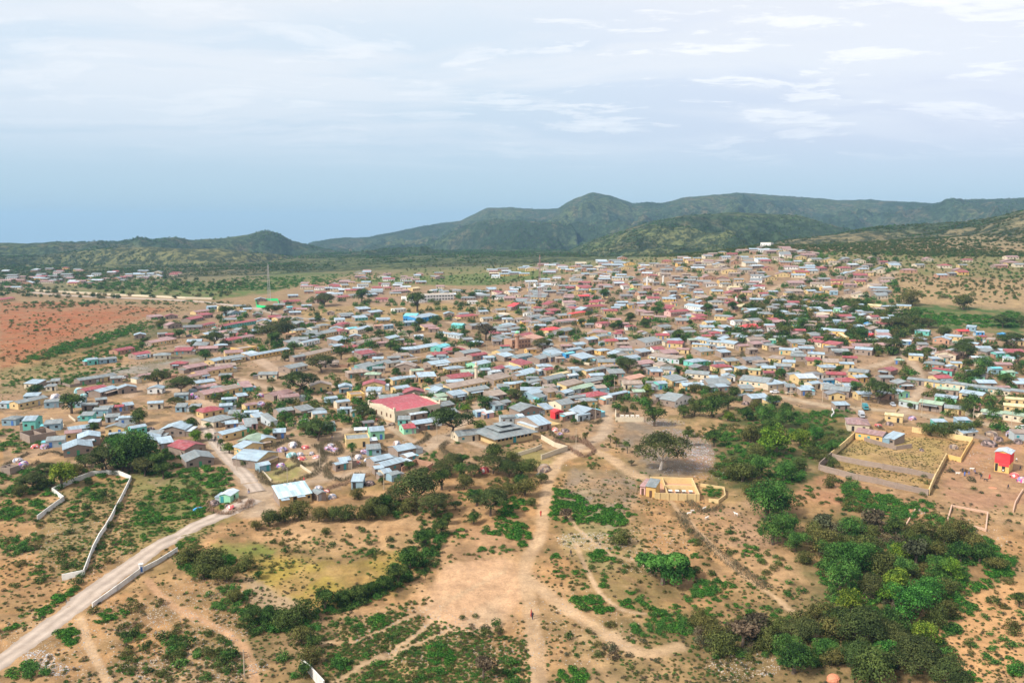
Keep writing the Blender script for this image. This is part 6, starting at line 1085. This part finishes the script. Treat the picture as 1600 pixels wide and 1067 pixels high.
for s, hh, wd, mt, lab in [('459 711 461 720 475 727 492 726 504 720 505 710 498 701 490 696', 1.2, 1.8, M_TWIG, 'olive brush fence round the yard of red and white huts'), ('499 703 503 695 515 691 528 694 532 704 528 710 515 711 502 706', 1.3, 1.8, M_TWIG, 'oval brush fence round the lilac huts on the square'),
 ('404 735 412 751 425 759 445 757 470 750 490 742 497 733 494 726', 1.1, 2.2, M_TWIG, 'thick brush bank round the low-walled dry field'), ('430 742 455 731 475 726', .9, 1.2, M_TWIG, 'upper brush line of the low-walled dry field'), ('524 722 512 730 512 742 524 750 545 748 562 740', 1.2, 2.0, M_TWIG, 'curved brush bank below the two zinc-roofed huts'),
 ('540 716 560 710 580 702 600 706', .9, 1.4, M_TWIG, 'brush line above the white patched huts'), ('560 728 580 724 606 712', 1.1, 1.8, M_TWIG, 'brush line right of the white patched huts'), ('583 690 600 700 625 702 650 696 668 684 662 676', 1.2, 1.8, M_TWIG, 'long brush fence curving below the mint-green house'),
 ('865 688 890 702 912 714 928 706 920 698 895 686 870 684', 1.3, .9, M_TWIG2, 'pen fenced with upright brown sticks beside the crossroads'), ('895 684 915 690 928 704', 1.2, .7, M_TWIG2, 'second row of upright sticks behind the stick pen'), ('509 608 510 617 530 619 548 614', 1.1, 1.6, M_TWIG, 'brush ring round the little blue-roofed house'),
 ('440 626 455 630 468 624 470 617', 1.0, 1.4, M_TWIG, 'brush fence below the pink-roofed stone house'), ('402 640 412 640 424 632', 1.0, 1.4, M_TWIG, 'brush fence round the multicoloured huts at the square'), ('325 785 328 798 345 803 366 800 388 790 392 782', 1.1, 1.5, M_TWIG2, 'brown brush fence round the white domed hut by the road'), ('330 785 360 780 376 786', .9, 1.0, M_TWIG2, 'short brush line behind the white domed hut'),
 ('425 701 445 690 462 692 464 700', 1.2, 2.2, M_TWIG, 'thick brush heap left of the lone acacia'), ('0 742 20 736 50 728 60 722', 1.1, 1.2, M_TWIG, 'dark brush line at the left edge'), ('5 728 30 716 45 708', .9, 1.0, M_TWIG, 'dark hedge line above the left hut'), ('60 712 80 706 100 712', .8, 1.0, M_TWIG, 'brush line before the grey-blue hut'),
 ('182 670 184 680 196 686 206 682', 1.1, 1.6, M_TWIG, 'brush ring left of the turquoise hut'), ('228 700 235 700 244 704', .8, 1.0, M_TWIG, 'short brush pile by the gable houses'), ('505 768 530 758 560 748 575 742', 1.0, 1.2, M_TWIG2, 'brown brush fence along the lower street'), ('1135 562 1147 558 1158 556 1160 550', 1.2, 1.6, M_TWIG, 'brush fence below the stepped terrace'),
 ('1060 768 1090 795 1100 800 1130 790', 1.0, 2.0, M_TWIG, 'grey stone and brush bank left of the round green tree'), ('1062 800 1075 826 1100 850 1130 870 1170 900 1200 920', .9, 2.6, M_TWIG, 'long dark brush line along the ditch'), ('905 654 930 662 940 656', 1.1, 1.4, M_TWIG, 'brush fence below the gable house at the crossroads'), ('700 690 690 700 705 712 730 716', 1.0, 2.0, M_TWIG, 'dark bushy hedge left of the grey block house'),
 ('855 668 875 688 905 690', .8, 1.2, M_TWIG, 'brush line behind the red patched hut'), ('1385 656 1372 664 1378 672', 1.0, 1.4, M_TWIG, 'brush line beside the east street'), ('1530 690 1560 694 1596 690', .9, 2.0, M_TWIG, 'dark brush line above the tower house'), ('1020 498 1030 500 1037 497', .8, 1.2, M_TWIG, 'round brush ring below the far round tree'), ('236 612 240 606 252 612 246 617', .7, .8, M_TWIG2, 'small ring of brush by the leaning acacia')]:
    brush([at(a, b_) for a, b_ in pts(s)], hh, wd, mt, lab)
# ------------------------------------------------------------------ cars
def car_proto():
    def loft(secs): 
        bm = bmesh.new(); R = [[bm.verts.new((x, y, z)) for y, z in s] for x, s in secs]
        for a, b_ in zip(R[:-1], R[1:]):
            for i in range(len(a)): bm.faces.new((a[i], a[(i + 1) % len(a)], b_[(i + 1) % len(a)], b_[i]))
        bm.faces.new(R[0]); bm.faces.new(R[-1][::-1]); return bm
    sec = lambda w_, z0, z1: [(-w_, z0), (w_, z0), (w_ * 1.02, (z0 + z1) / 2), (w_ * .93, z1), (-w_ * .93, z1), (-w_ * 1.02, (z0 + z1) / 2)]
    body = bm_mesh(loft([(-2.15, sec(.72, .35, .75)), (-1.95, sec(.82, .28, .95)), (-.8, sec(.85, .25, 1.0)), (1.0, sec(.85, .25, 1.02)), (2.0, sec(.82, .28, .98)), (2.15, sec(.76, .35, .8))]), 'body')
    gl = bm_mesh(loft([(-1.05, sec(.74, .98, 1.02)), (-.45, sec(.68, .98, 1.42)), (1.35, sec(.68, .98, 1.44)), (1.9, sec(.72, .98, 1.04))]), 'window', M_GLASS)
    rf = bm_mesh(loft([(-.42, sec(.66, 1.40, 1.47)), (1.3, sec(.66, 1.42, 1.5))]), 'roof')
    bm = bmesh.new(); bmesh.ops.create_cone(bm, cap_ends=True, segments=12, radius1=.33, radius2=.33, depth=.22, matrix=Matrix.Rotation(math.pi / 2, 4, 'X')); wh = bm_mesh(bm, 'wheel', M_TYRE)
    return body, gl, rf, wh
CB = car_proto(); CARP = {k: plain('car_' + k, c, .3, .5) for k, c in (('white', (.75, .75, .75)), ('silver', (.45, .47, .5)), ('dark', (.04, .045, .05)), ('teal', (.06, .28, .32)), ('tan', (.45, .36, .24)))}; _cb = {}
for row in """204 611 20 white;321 612 10 white;190 592 14 white;1210 614 5 white;1234 616 4 tan;1077 591 8 white;1100 597 20 white;1125 598 14 dark;1137 600 30 white;1058 591 10 silver;1596 670 5 white;1190 604 12 silver;983 512 0 dark;498 499 20 white;505 500 40 silver;295 526 20 dark;475 660 0 white;800 541 70 white;846 556 60 silver;805 548 30 tan;712 500 20 white;832 564 20 white;692 521 10 white;1470 662 20 dark;1395 634 80 silver""".split(';'):
    f_ = row.split(); p = at(float(f_[0]), float(f_[1])); r_ = empty('parked_car', p + Vector((0, 0, .05)), math.radians(float(f_[2]))); k = f_[3]
    if k not in _cb: a, c_ = CB[0].copy(), CB[2].copy(); a.materials.append(CARP[k]); c_.materials.append(CARP[k]); _cb[k] = (a, c_)
    link('body', _cb[k][0], None, r_); link('window', CB[1], None, r_); link('roof', _cb[k][1], None, r_)
    for x in (-1.35, 1.35):
        for y in (-.76, .76): link('wheel', CB[3], None, r_, (x, y, .33))
    want_label(r_, f'{k} car parked', p, 'car', 'cars along the town streets')
# truck and van on the east street
for px, py, c_, lab, rz in ((1352, 640, 'teal', 'small dark teal truck standing on the east street', 1.35), (1346, 652, 'silver', 'pale boxy van parked beside the scrub plot', 1.35)):
    p = at(px, py); r_ = root_at('truck', p, rz, lab, 'truck'); piece('cargo_box', r_, CARP[c_], (.9, 0, 1.6), (3.4, 2.0, 1.9)); piece('cab', r_, CARP[c_], (-1.5, 0, 1.25), (1.3, 1.9, 1.5)); piece('window', r_, M_GLASS, (-2.16, 0, 1.6), (.06, 1.6, .6)); piece('chassis', r_, M_TYRE, (0, 0, .5), (4.4, 1.6, .2))
    for x in (-1.4, 1.5):
        for y in (-.85, .85): o = link('wheel', CB[3], None, r_, (x, y, .42)); o.scale = (1.25, 1.25, 1.25)
# ------------------------------------------------------------------ people and goats: one continuous skinned body each
def skin_mesh(nm, V, E_, R, mats=None, sub=1):
    me = bpy.data.meshes.new(nm); me.from_pydata(V, E_, []); o = bpy.data.objects.new(nm, me); COL.objects.link(o)
    sk = o.modifiers.new('skin', 'SKIN')
    for i, r in enumerate(R): me.skin_vertices[0].data[i].radius = r if isinstance(r, tuple) else (r, r)
    me.skin_vertices[0].data[0].use_root = True
    if sub: s_ = o.modifiers.new('sub', 'SUBSURF'); s_.levels = s_.render_levels = sub
    dg = bpy.context.evaluated_depsgraph_get(); m2 = bpy.data.meshes.new_from_object(o.evaluated_get(dg)); bpy.data.objects.remove(o); m2.name = nm
    return m2
def person_mesh(step, robe, top, low, skin_c, hair):
    a = .22 * step
    V = [(0, 0, .95), (0, 0, 1.15), (0, 0, 1.38), (0, 0, 1.5), (0, -.01, 1.62), (0, 0, 1.74), (-.1, 0, .9), (-.11, -a, .5), (-.11, -a * .6 + .05 * step, .08), (-.11, -a * .6 - .12, .04), (.1, 0, .9), (.11, a * .6, .5), (.11, a + .1 * step, .08), (.11, a + .1 * step - .13, .04),
         (-.19, 0, 1.4), (-.24, .05 * step, 1.12), (-.25, -.08 - .05 * step, .88), (-.25, -.1, .8), (.19, 0, 1.4), (.24, -.05 * step, 1.12), (.25, .02, .88), (.25, 0, .8)]
    E_ = [(0, 1), (1, 2), (2, 3), (3, 4), (4, 5), (0, 6), (6, 7), (7, 8), (8, 9), (0, 10), (10, 11), (11, 12), (12, 13), (2, 14), (14, 15), (15, 16), (16, 17), (2, 18), (18, 19), (19, 20), (20, 21)]
    lr = .13 if robe else .075
    R = [(.17, .12), (.16, .11), (.17, .12), .055, (.085, .1), .07, (.11, .1), lr, lr * .8, .045, (.11, .1), lr, lr * .8, .045, .06, .05, .04, .035, .06, .05, .04, .035]
    me = skin_mesh('person', V, E_, R); 
    for m_ in (top, low, skin_c, hair): me.materials.append(m_)
    for pl in me.polygons:
        c_ = pl.center; pl.material_index = 3 if c_.z > 1.66 else (2 if c_.z > 1.5 or (abs(c_.x) > .2 and c_.z < .92) or (c_.z < .1) else (0 if c_.z > (.95 if not robe else .3) else 1)); pl.use_smooth = True
    return me
SK = plain('dark_skin', (.12, .06, .035)); HR = plain('black_hair', (.01, .01, .01)); CLO = {k: plain('cloth_' + k + '_dress', c) for k, c in (('red', (.55, .05, .05)), ('dark', (.04, .04, .05)), ('white', (.7, .7, .68)), ('blue', (.08, .15, .4)), ('brown', (.2, .12, .07)), ('green', (.06, .25, .12)))}
PM = {'red': person_mesh(.6, True, CLO['red'], CLO['red'], SK, CLO['red']), 'dark': person_mesh(1, False, CLO['dark'], CLO['dark'], SK, HR), 'white': person_mesh(.8, False, CLO['white'], CLO['dark'], SK, HR), 'blue': person_mesh(.3, True, CLO['blue'], CLO['dark'], SK, CLO['blue']), 'brown': person_mesh(1, False, CLO['brown'], CLO['blue'], SK, HR), 'green': person_mesh(.4, True, CLO['green'], CLO['brown'], SK, CLO['dark'])}
for i, row in enumerate("""335 692 dark;345 704 brown;364 721 dark;389 771 brown;314 634 dark;461 755 dark;475 753 red;498 683 white;519 685 brown;451 629 red;458 628 dark;462 665 dark;446 713 dark;830 963 red;832 967 dark;892 868 dark;845 806 red;1362 683 dark;1504 738 dark;1507 744 blue;1514 741 brown;1523 738 brown;1533 748 dark;1546 748 red;1561 668 dark;1327 622 dark;1316 620 red;1563 665 white;617 670 dark;680 582 white;691 582 dark;556 581 dark;700 577 dark;1100 600 dark;1120 592 red;772 543 dark;783 544 red;790 549 dark;1026 585 dark;1035 587 white;955 576 dark;940 572 red;928 574 white;902 597 blue;1179 556 dark;1182 557 brown;1302 640 dark;1345 608 dark;1220 540 dark;1306 526 dark;712 538 dark;713 537 red;1575 764 dark;1588 722 white;1594 735 dark;640 593 brown;1350 665 white;340 697 blue;384 600 green;387 562 blue""".split(';')):
    f_ = row.split(); p = at(float(f_[0]), float(f_[1])); r_ = link('person', PM[f_[2]], None, None, p, rnd.random() * 6.28)
    want_label(r_, {'red': 'person in a long red dress', 'dark': 'person in dark clothes walking', 'white': 'person in a white shirt', 'blue': 'person in a long blue dress', 'brown': 'person in a brown shirt', 'green': 'person in a long green dress'}[f_[2]], p, 'person', 'people out on the streets')
gv = [(0, .35, .62), (0, 0, .62), (0, -.35, .64), (0, -.55, .82), (0, -.75, .86), (0, .5, .7)] + [(sx * .13, y + dy, z) for sx in (-1, 1) for y, hz_ in ((-.33, 0), (.33, 1)) for dy, z in (((.02, .5), (.05 if hz_ else 0, .28), (.0, .03)))]
ge = [(0, 1), (1, 2), (2, 3), (3, 4), (0, 5)] + [q for i, b_ in enumerate((2, 0, 2, 0)) for q in ((b_, 6 + 3 * i), (6 + 3 * i, 7 + 3 * i), (7 + 3 * i, 8 + 3 * i))]
GM = skin_mesh('goat', gv, ge, [.14, .17, .15, .08, .055, .03] + [.06, .035, .028] * 4)
for k, c_ in (('white', (.7, .66, .6)), ('black', (.03, .03, .03))):
    g2 = GM.copy(); g2.materials.append(plain('goat_' + k, c_)); PM['goat' + k] = g2
for px, py, k in ((1490, 739, 'black'), (1496, 742, 'white'), (1525, 742, 'black'), (1518, 735, 'white'), (1540, 752, 'black'), (430, 620, 'white'), (620, 768, 'white'), (1100, 797, 'white'), (1082, 801, 'white'), (1104, 812, 'white'), (1150, 806, 'white'), (1076, 805, 'white')):
    p = at(px, py); r_ = link('goat', PM['goat' + k], None, None, p, rnd.random() * 6); r_.scale = (1.25, 1.25, 1.2); want_label(r_, k + ' goat standing', p, 'goat', 'goats on the open ground')
# (after the buildings) keep bushes off houses and roads, then place them
def clear_of_houses(x, y, m=.3):
    for (cx, cy, ux, uy, L, D) in FOOT_NEAR(x, y):
        dx, dy = x - cx, y - cy; a = dx * ux + dy * uy; b_ = -dx * uy + dy * ux
        if abs(a) < L / 2 + m and abs(b_) < D / 2 + m: return False
    return True
BPT = [q for q in BPT if road_gap(q[0].x, q[0].y) > q[1] * .3 and clear_of_houses(q[0].x, q[0].y, q[1] * .35)]
BPT.sort(key=lambda q: -q[1] / (q[0] - Vector((0, 0, CH))).length)
BDESC = {'d': 'dark green shrub', 'b': 'bright green leafy mound', 'o': 'dry olive scrub bush', 'y': 'grey leafless thorn bush', 'e': 'mid green shrub'}
first = {}
for p, s, k in BPT[:300]:
    i = rnd.randrange(3); o = link('bush', BUSH[k][i], None, None, p, rnd.random() * 6.28); o.scale = (s * 1.1, s * 1.1 * rnd.uniform(.8, 1.2), s * rnd.uniform(.8, 1.15)); first.setdefault((k, i), o)
    want_label(o, BDESC[k], p, 'bush', 'bushes on the open ground')
for k in 'dboye':
    for i in range(3):
        if (k, i) not in first:
            p = at(rnd.uniform(300, 1500), rnd.uniform(980, 1050)); o = link('bush', BUSH[k][i], None, None, p, 0); o.scale = (.5, .5, .4); first[(k, i)] = o; want_label(o, 'tiny ' + BDESC[k], p, 'bush', 'bushes on the open ground')
rest = BPT[300:]
for k in 'dboye':
    for i in range(3):
        S_ = [q for j, q in enumerate(rest) if q[2] == k and j % 3 == i]
        if S_: scatter('low_scrub', [q[0] for q in S_], [q[1] * 1.15 for q in S_], first[(k, i)], .8)
# scrub over the far hills and slopes
def hill_scrub(n, r0, r1, a0, a1, smin, smax, kinds, thr, ymax=999, dens=None):
    r = np.exp(NR.uniform(math.log(r0), math.log(r1), n)); a = np.radians(NR.uniform(a0, a1, n)); x, y = r * np.sin(a), r * np.cos(a); z = T(x, y)
    f1 = fbm(x, y, 260, 5, 4) * .55 + fbm(x, y, 45, 4, 6) * .45; ok = f1 < thr + NR.normal(0, .05, n)
    px, py = proj(x, y, z); ok &= (py < ymax) & (px > -200) & (px < 1800)
    x, y, z = x[ok], y[ok], z[ok]; s = NR.uniform(smin, smax, len(x))
    ch = NR.randint(0, len(kinds) * 3, len(x))
    for j in range(len(kinds) * 3):
        q = ch == j
        if q.any(): scatter('hillside_scrub', np.stack([x[q], y[q], z[q] - .2], 1), s[q], first[(kinds[j // 3], j % 3)], .8)
hill_scrub(24000, 1050, 2000, 4, 40, 2.5, 7, 'do', .52, 402)
hill_scrub(26000, 1900, 2700, -40, 40, 3, 8, 'dde', .52)
hill_scrub(7000, 1500, 1900, -40, 40, 3, 7, 'dde', .48)
hill_scrub(30000, 2600, 5000, -30, 40, 4, 11, 'de', .50)
hill_scrub(12000, 1350, 2600, -42, 4, 2.5, 6, 'do', .45)
# crowns of the trees between far houses, past the three hundred nearest
def town_greens(n, poly, smin, smax, kinds):
    P_ = pts(poly); xs = [q[0] for q in P_]; ys = [q[1] for q in P_]; px = NR.uniform(min(xs), max(xs), n * 2); py = NR.uniform(min(ys), max(ys), n * 2); ok = inpoly(P_, px, py)
    out = [(tuple(p), rnd.uniform(smin, smax)) for p in at_many(px[ok][:n], py[ok][:n]) if road_gap(p[0], p[1]) > 1 and not hits(p[0], p[1], 1, 0, 2.5, 2.5, .2)]
    for j in range(len(kinds)):
        S_ = out[j::len(kinds)]
        if S_: scatter('distant_trees', [q[0] for q in S_], [q[1] for q in S_], first[(kinds[j], rnd.randrange(3))], 1.15)
town_greens(1150, '240 500 470 470 800 450 1160 395 1400 400 1420 540 1200 540 800 540 400 560', 4.5, 10, 'deed')
town_greens(800, '1150 470 1300 470 1440 490 1440 560 1300 550 1180 540', 4.5, 10, 'dodo')
town_greens(420, '1400 530 1600 530 1600 690 1400 640', 3, 7, 'doe')
town_greens(1300, '300 600 560 590 1000 560 1200 560 1300 620 1000 640 640 660 400 700', 2, 6.5, 'deoe')
town_greens(300, '0 425 400 440 340 470 0 465', 4, 9, 'dod')
town_greens(900, '1180 392 1600 392 1600 470 1400 440 1200 415', 1.5, 5, 'doeo')
town_greens(700, '540 440 640 420 900 408 1140 390 1180 398 1000 416 860 436 700 446', 1.5, 5.5, 'doeb')
town_greens(300, '960 600 1000 640 940 700 880 690 700 690 640 700 560 740', 1, 2.5, 'doe')
# weeds and low tufts over open ground
def tufts(n, poly, smin, smax, kinds, thr=.5):
    P_ = pts(poly); xs = [q[0] for q in P_]; ys = [q[1] for q in P_]; px = NR.uniform(min(xs), max(xs), n); py = NR.uniform(min(ys), max(ys), n); ok = inpoly(P_, px, py)
    P = at_many(px[ok], py[ok]); g_ = fbm(P[:, 0], P[:, 1], 18, 3, 2); P = P[g_ < thr + NR.normal(0, .06, len(g_))]
    out = [(tuple(p), rnd.uniform(smin, smax)) for p in P if road_gap(p[0], p[1]) > .1 and clear_of_houses(p[0], p[1])]
    if not out: return
    for j in range(len(kinds)):
        S_ = out[j::len(kinds)]; scatter('weed_tufts', [q[0] for q in S_], [q[1] for q in S_], first[(kinds[j], rnd.randrange(3))], .6)
tufts(16000, '0 780 200 750 400 830 700 860 650 940 700 1000 800 1000 860 760 1000 740 1300 760 1600 800 1600 1075 0 1075', .35, 1.1, 'oyeo', .52)
tufts(3500, '600 950 820 1000 840 1070 500 1070 520 980', .4, 1.2, 'oebo', .6)
tufts(2500, '1285 730 1330 690 1410 680 1520 690 1495 720 1460 760', .3, .9, 'oyo', .55)
tufts(2500, '200 735 330 740 380 790 300 850 200 860 100 900 60 900 90 770', .5, 1.3, 'beo', .6)
tufts(4000, '0 470 300 470 500 560 300 640 0 640', .5, 1.5, 'oeb', .5)
tufts(5000, '100 560 1600 470 1600 700 200 740', .4, 1.2, 'oyo', .42)
# stones and rubbish
def flecks(name, n, E_, smin, smax, mats, flatz=.5):
    V = []; MI = []; e_ = rnd.choices(E_, [q[4] for q in E_], k=n); a = NR.rand(n) * 6.283; q = np.sqrt(NR.rand(n)); e_ = np.array([z[:4] for z in e_], float)
    for p in at_many(e_[:, 0] + q * e_[:, 2] * np.cos(a), np.minimum(e_[:, 1] + q * e_[:, 3] * np.sin(a), 1090)):
        p = Vector(p)
        s = rnd.uniform(smin, smax) * rnd.uniform(.5, 1); a = rnd.random() * 6.28
        c_, s_ = math.cos(a) * s, math.sin(a) * s; k_ = rnd.uniform(.4, 1)
        base = [(c_, s_), (-s_ * k_, c_ * k_), (-c_, -s_), (s_ * k_, -c_ * k_)]
        V += [(p.x + u, p.y + v_, p.z - .03) for u, v_ in base] + [(p.x + rnd.uniform(-.2, .2) * s, p.y + rnd.uniform(-.2, .2) * s, p.z + s * flatz * rnd.uniform(.6, 1.2))]
        MI += [rnd.randrange(len(mats))] * 4
    n_ = len(V) // 5; b_ = np.arange(n_)[:, None, None] * 5; F_ = (b_ + np.array([[0, 1, 4], [1, 2, 4], [2, 3, 4], [3, 0, 4]])[None]).reshape(-1, 3)
    return tag(link(name, mesh_np(name, V, F_, mats, MI)), kind='stuff')
M_LIT = [plain('litter_' + n, c) for n, c in (('white', (.6, .6, .6)), ('pale', (.4, .4, .42)), ('blue', (.25, .35, .6)), ('lilac', (.36, .32, .38)), ('grey', (.3, .3, .3)), ('red', (.5, .12, .1)))]
flecks('rubbish', 5200, [(1050, 680, 26, 10, 2), (1085, 695, 26, 18, 4), (1095, 715, 22, 18, 4), (1060, 725, 50, 18, 2), (1040, 660, 30, 6, 2), (1110, 735, 40, 14, 1.4)], .08, .30, M_LIT + [M_LIT[4]] * 3)
flecks('rubbish', 2600, [(60, 1030, 26, 16, 2.5), (90, 1045, 20, 10, 1), (200, 575, 60, 5, 1.2), (250, 565, 40, 4, 1), (95, 545, 22, 4, .8), (920, 840, 60, 8, 1), (860, 720, 30, 14, .3), (960, 770, 60, 40, .5), (1530, 720, 20, 20, .3), (1440, 798, 8, 5, .5), (60, 650, 40, 6, .4), (640, 695, 30, 8, .5), (1540, 840, 40, 16, .5)], .08, .3, M_LIT[:2] + [M_LIT[4]] * 2)
flecks('loose_stones', 15000, [(160, 1000, 160, 70, 4), (320, 960, 90, 60, 3), (120, 860, 90, 50, 2), (300, 1040, 120, 30, 2), (930, 845, 60, 14, 2), (660, 990, 110, 50, 2), (1020, 860, 60, 40, 1.4), (780, 1040, 60, 40, 1), (1160, 1040, 60, 24, 1), (1500, 840, 60, 30, .6), (900, 980, 100, 60, 1)], .08, .30, [M_STONE, M_STONE, M_LIT[4]])
resolve_labels()
print('objects', len(bpy.data.objects), 'trees', len(TREE_LIST))
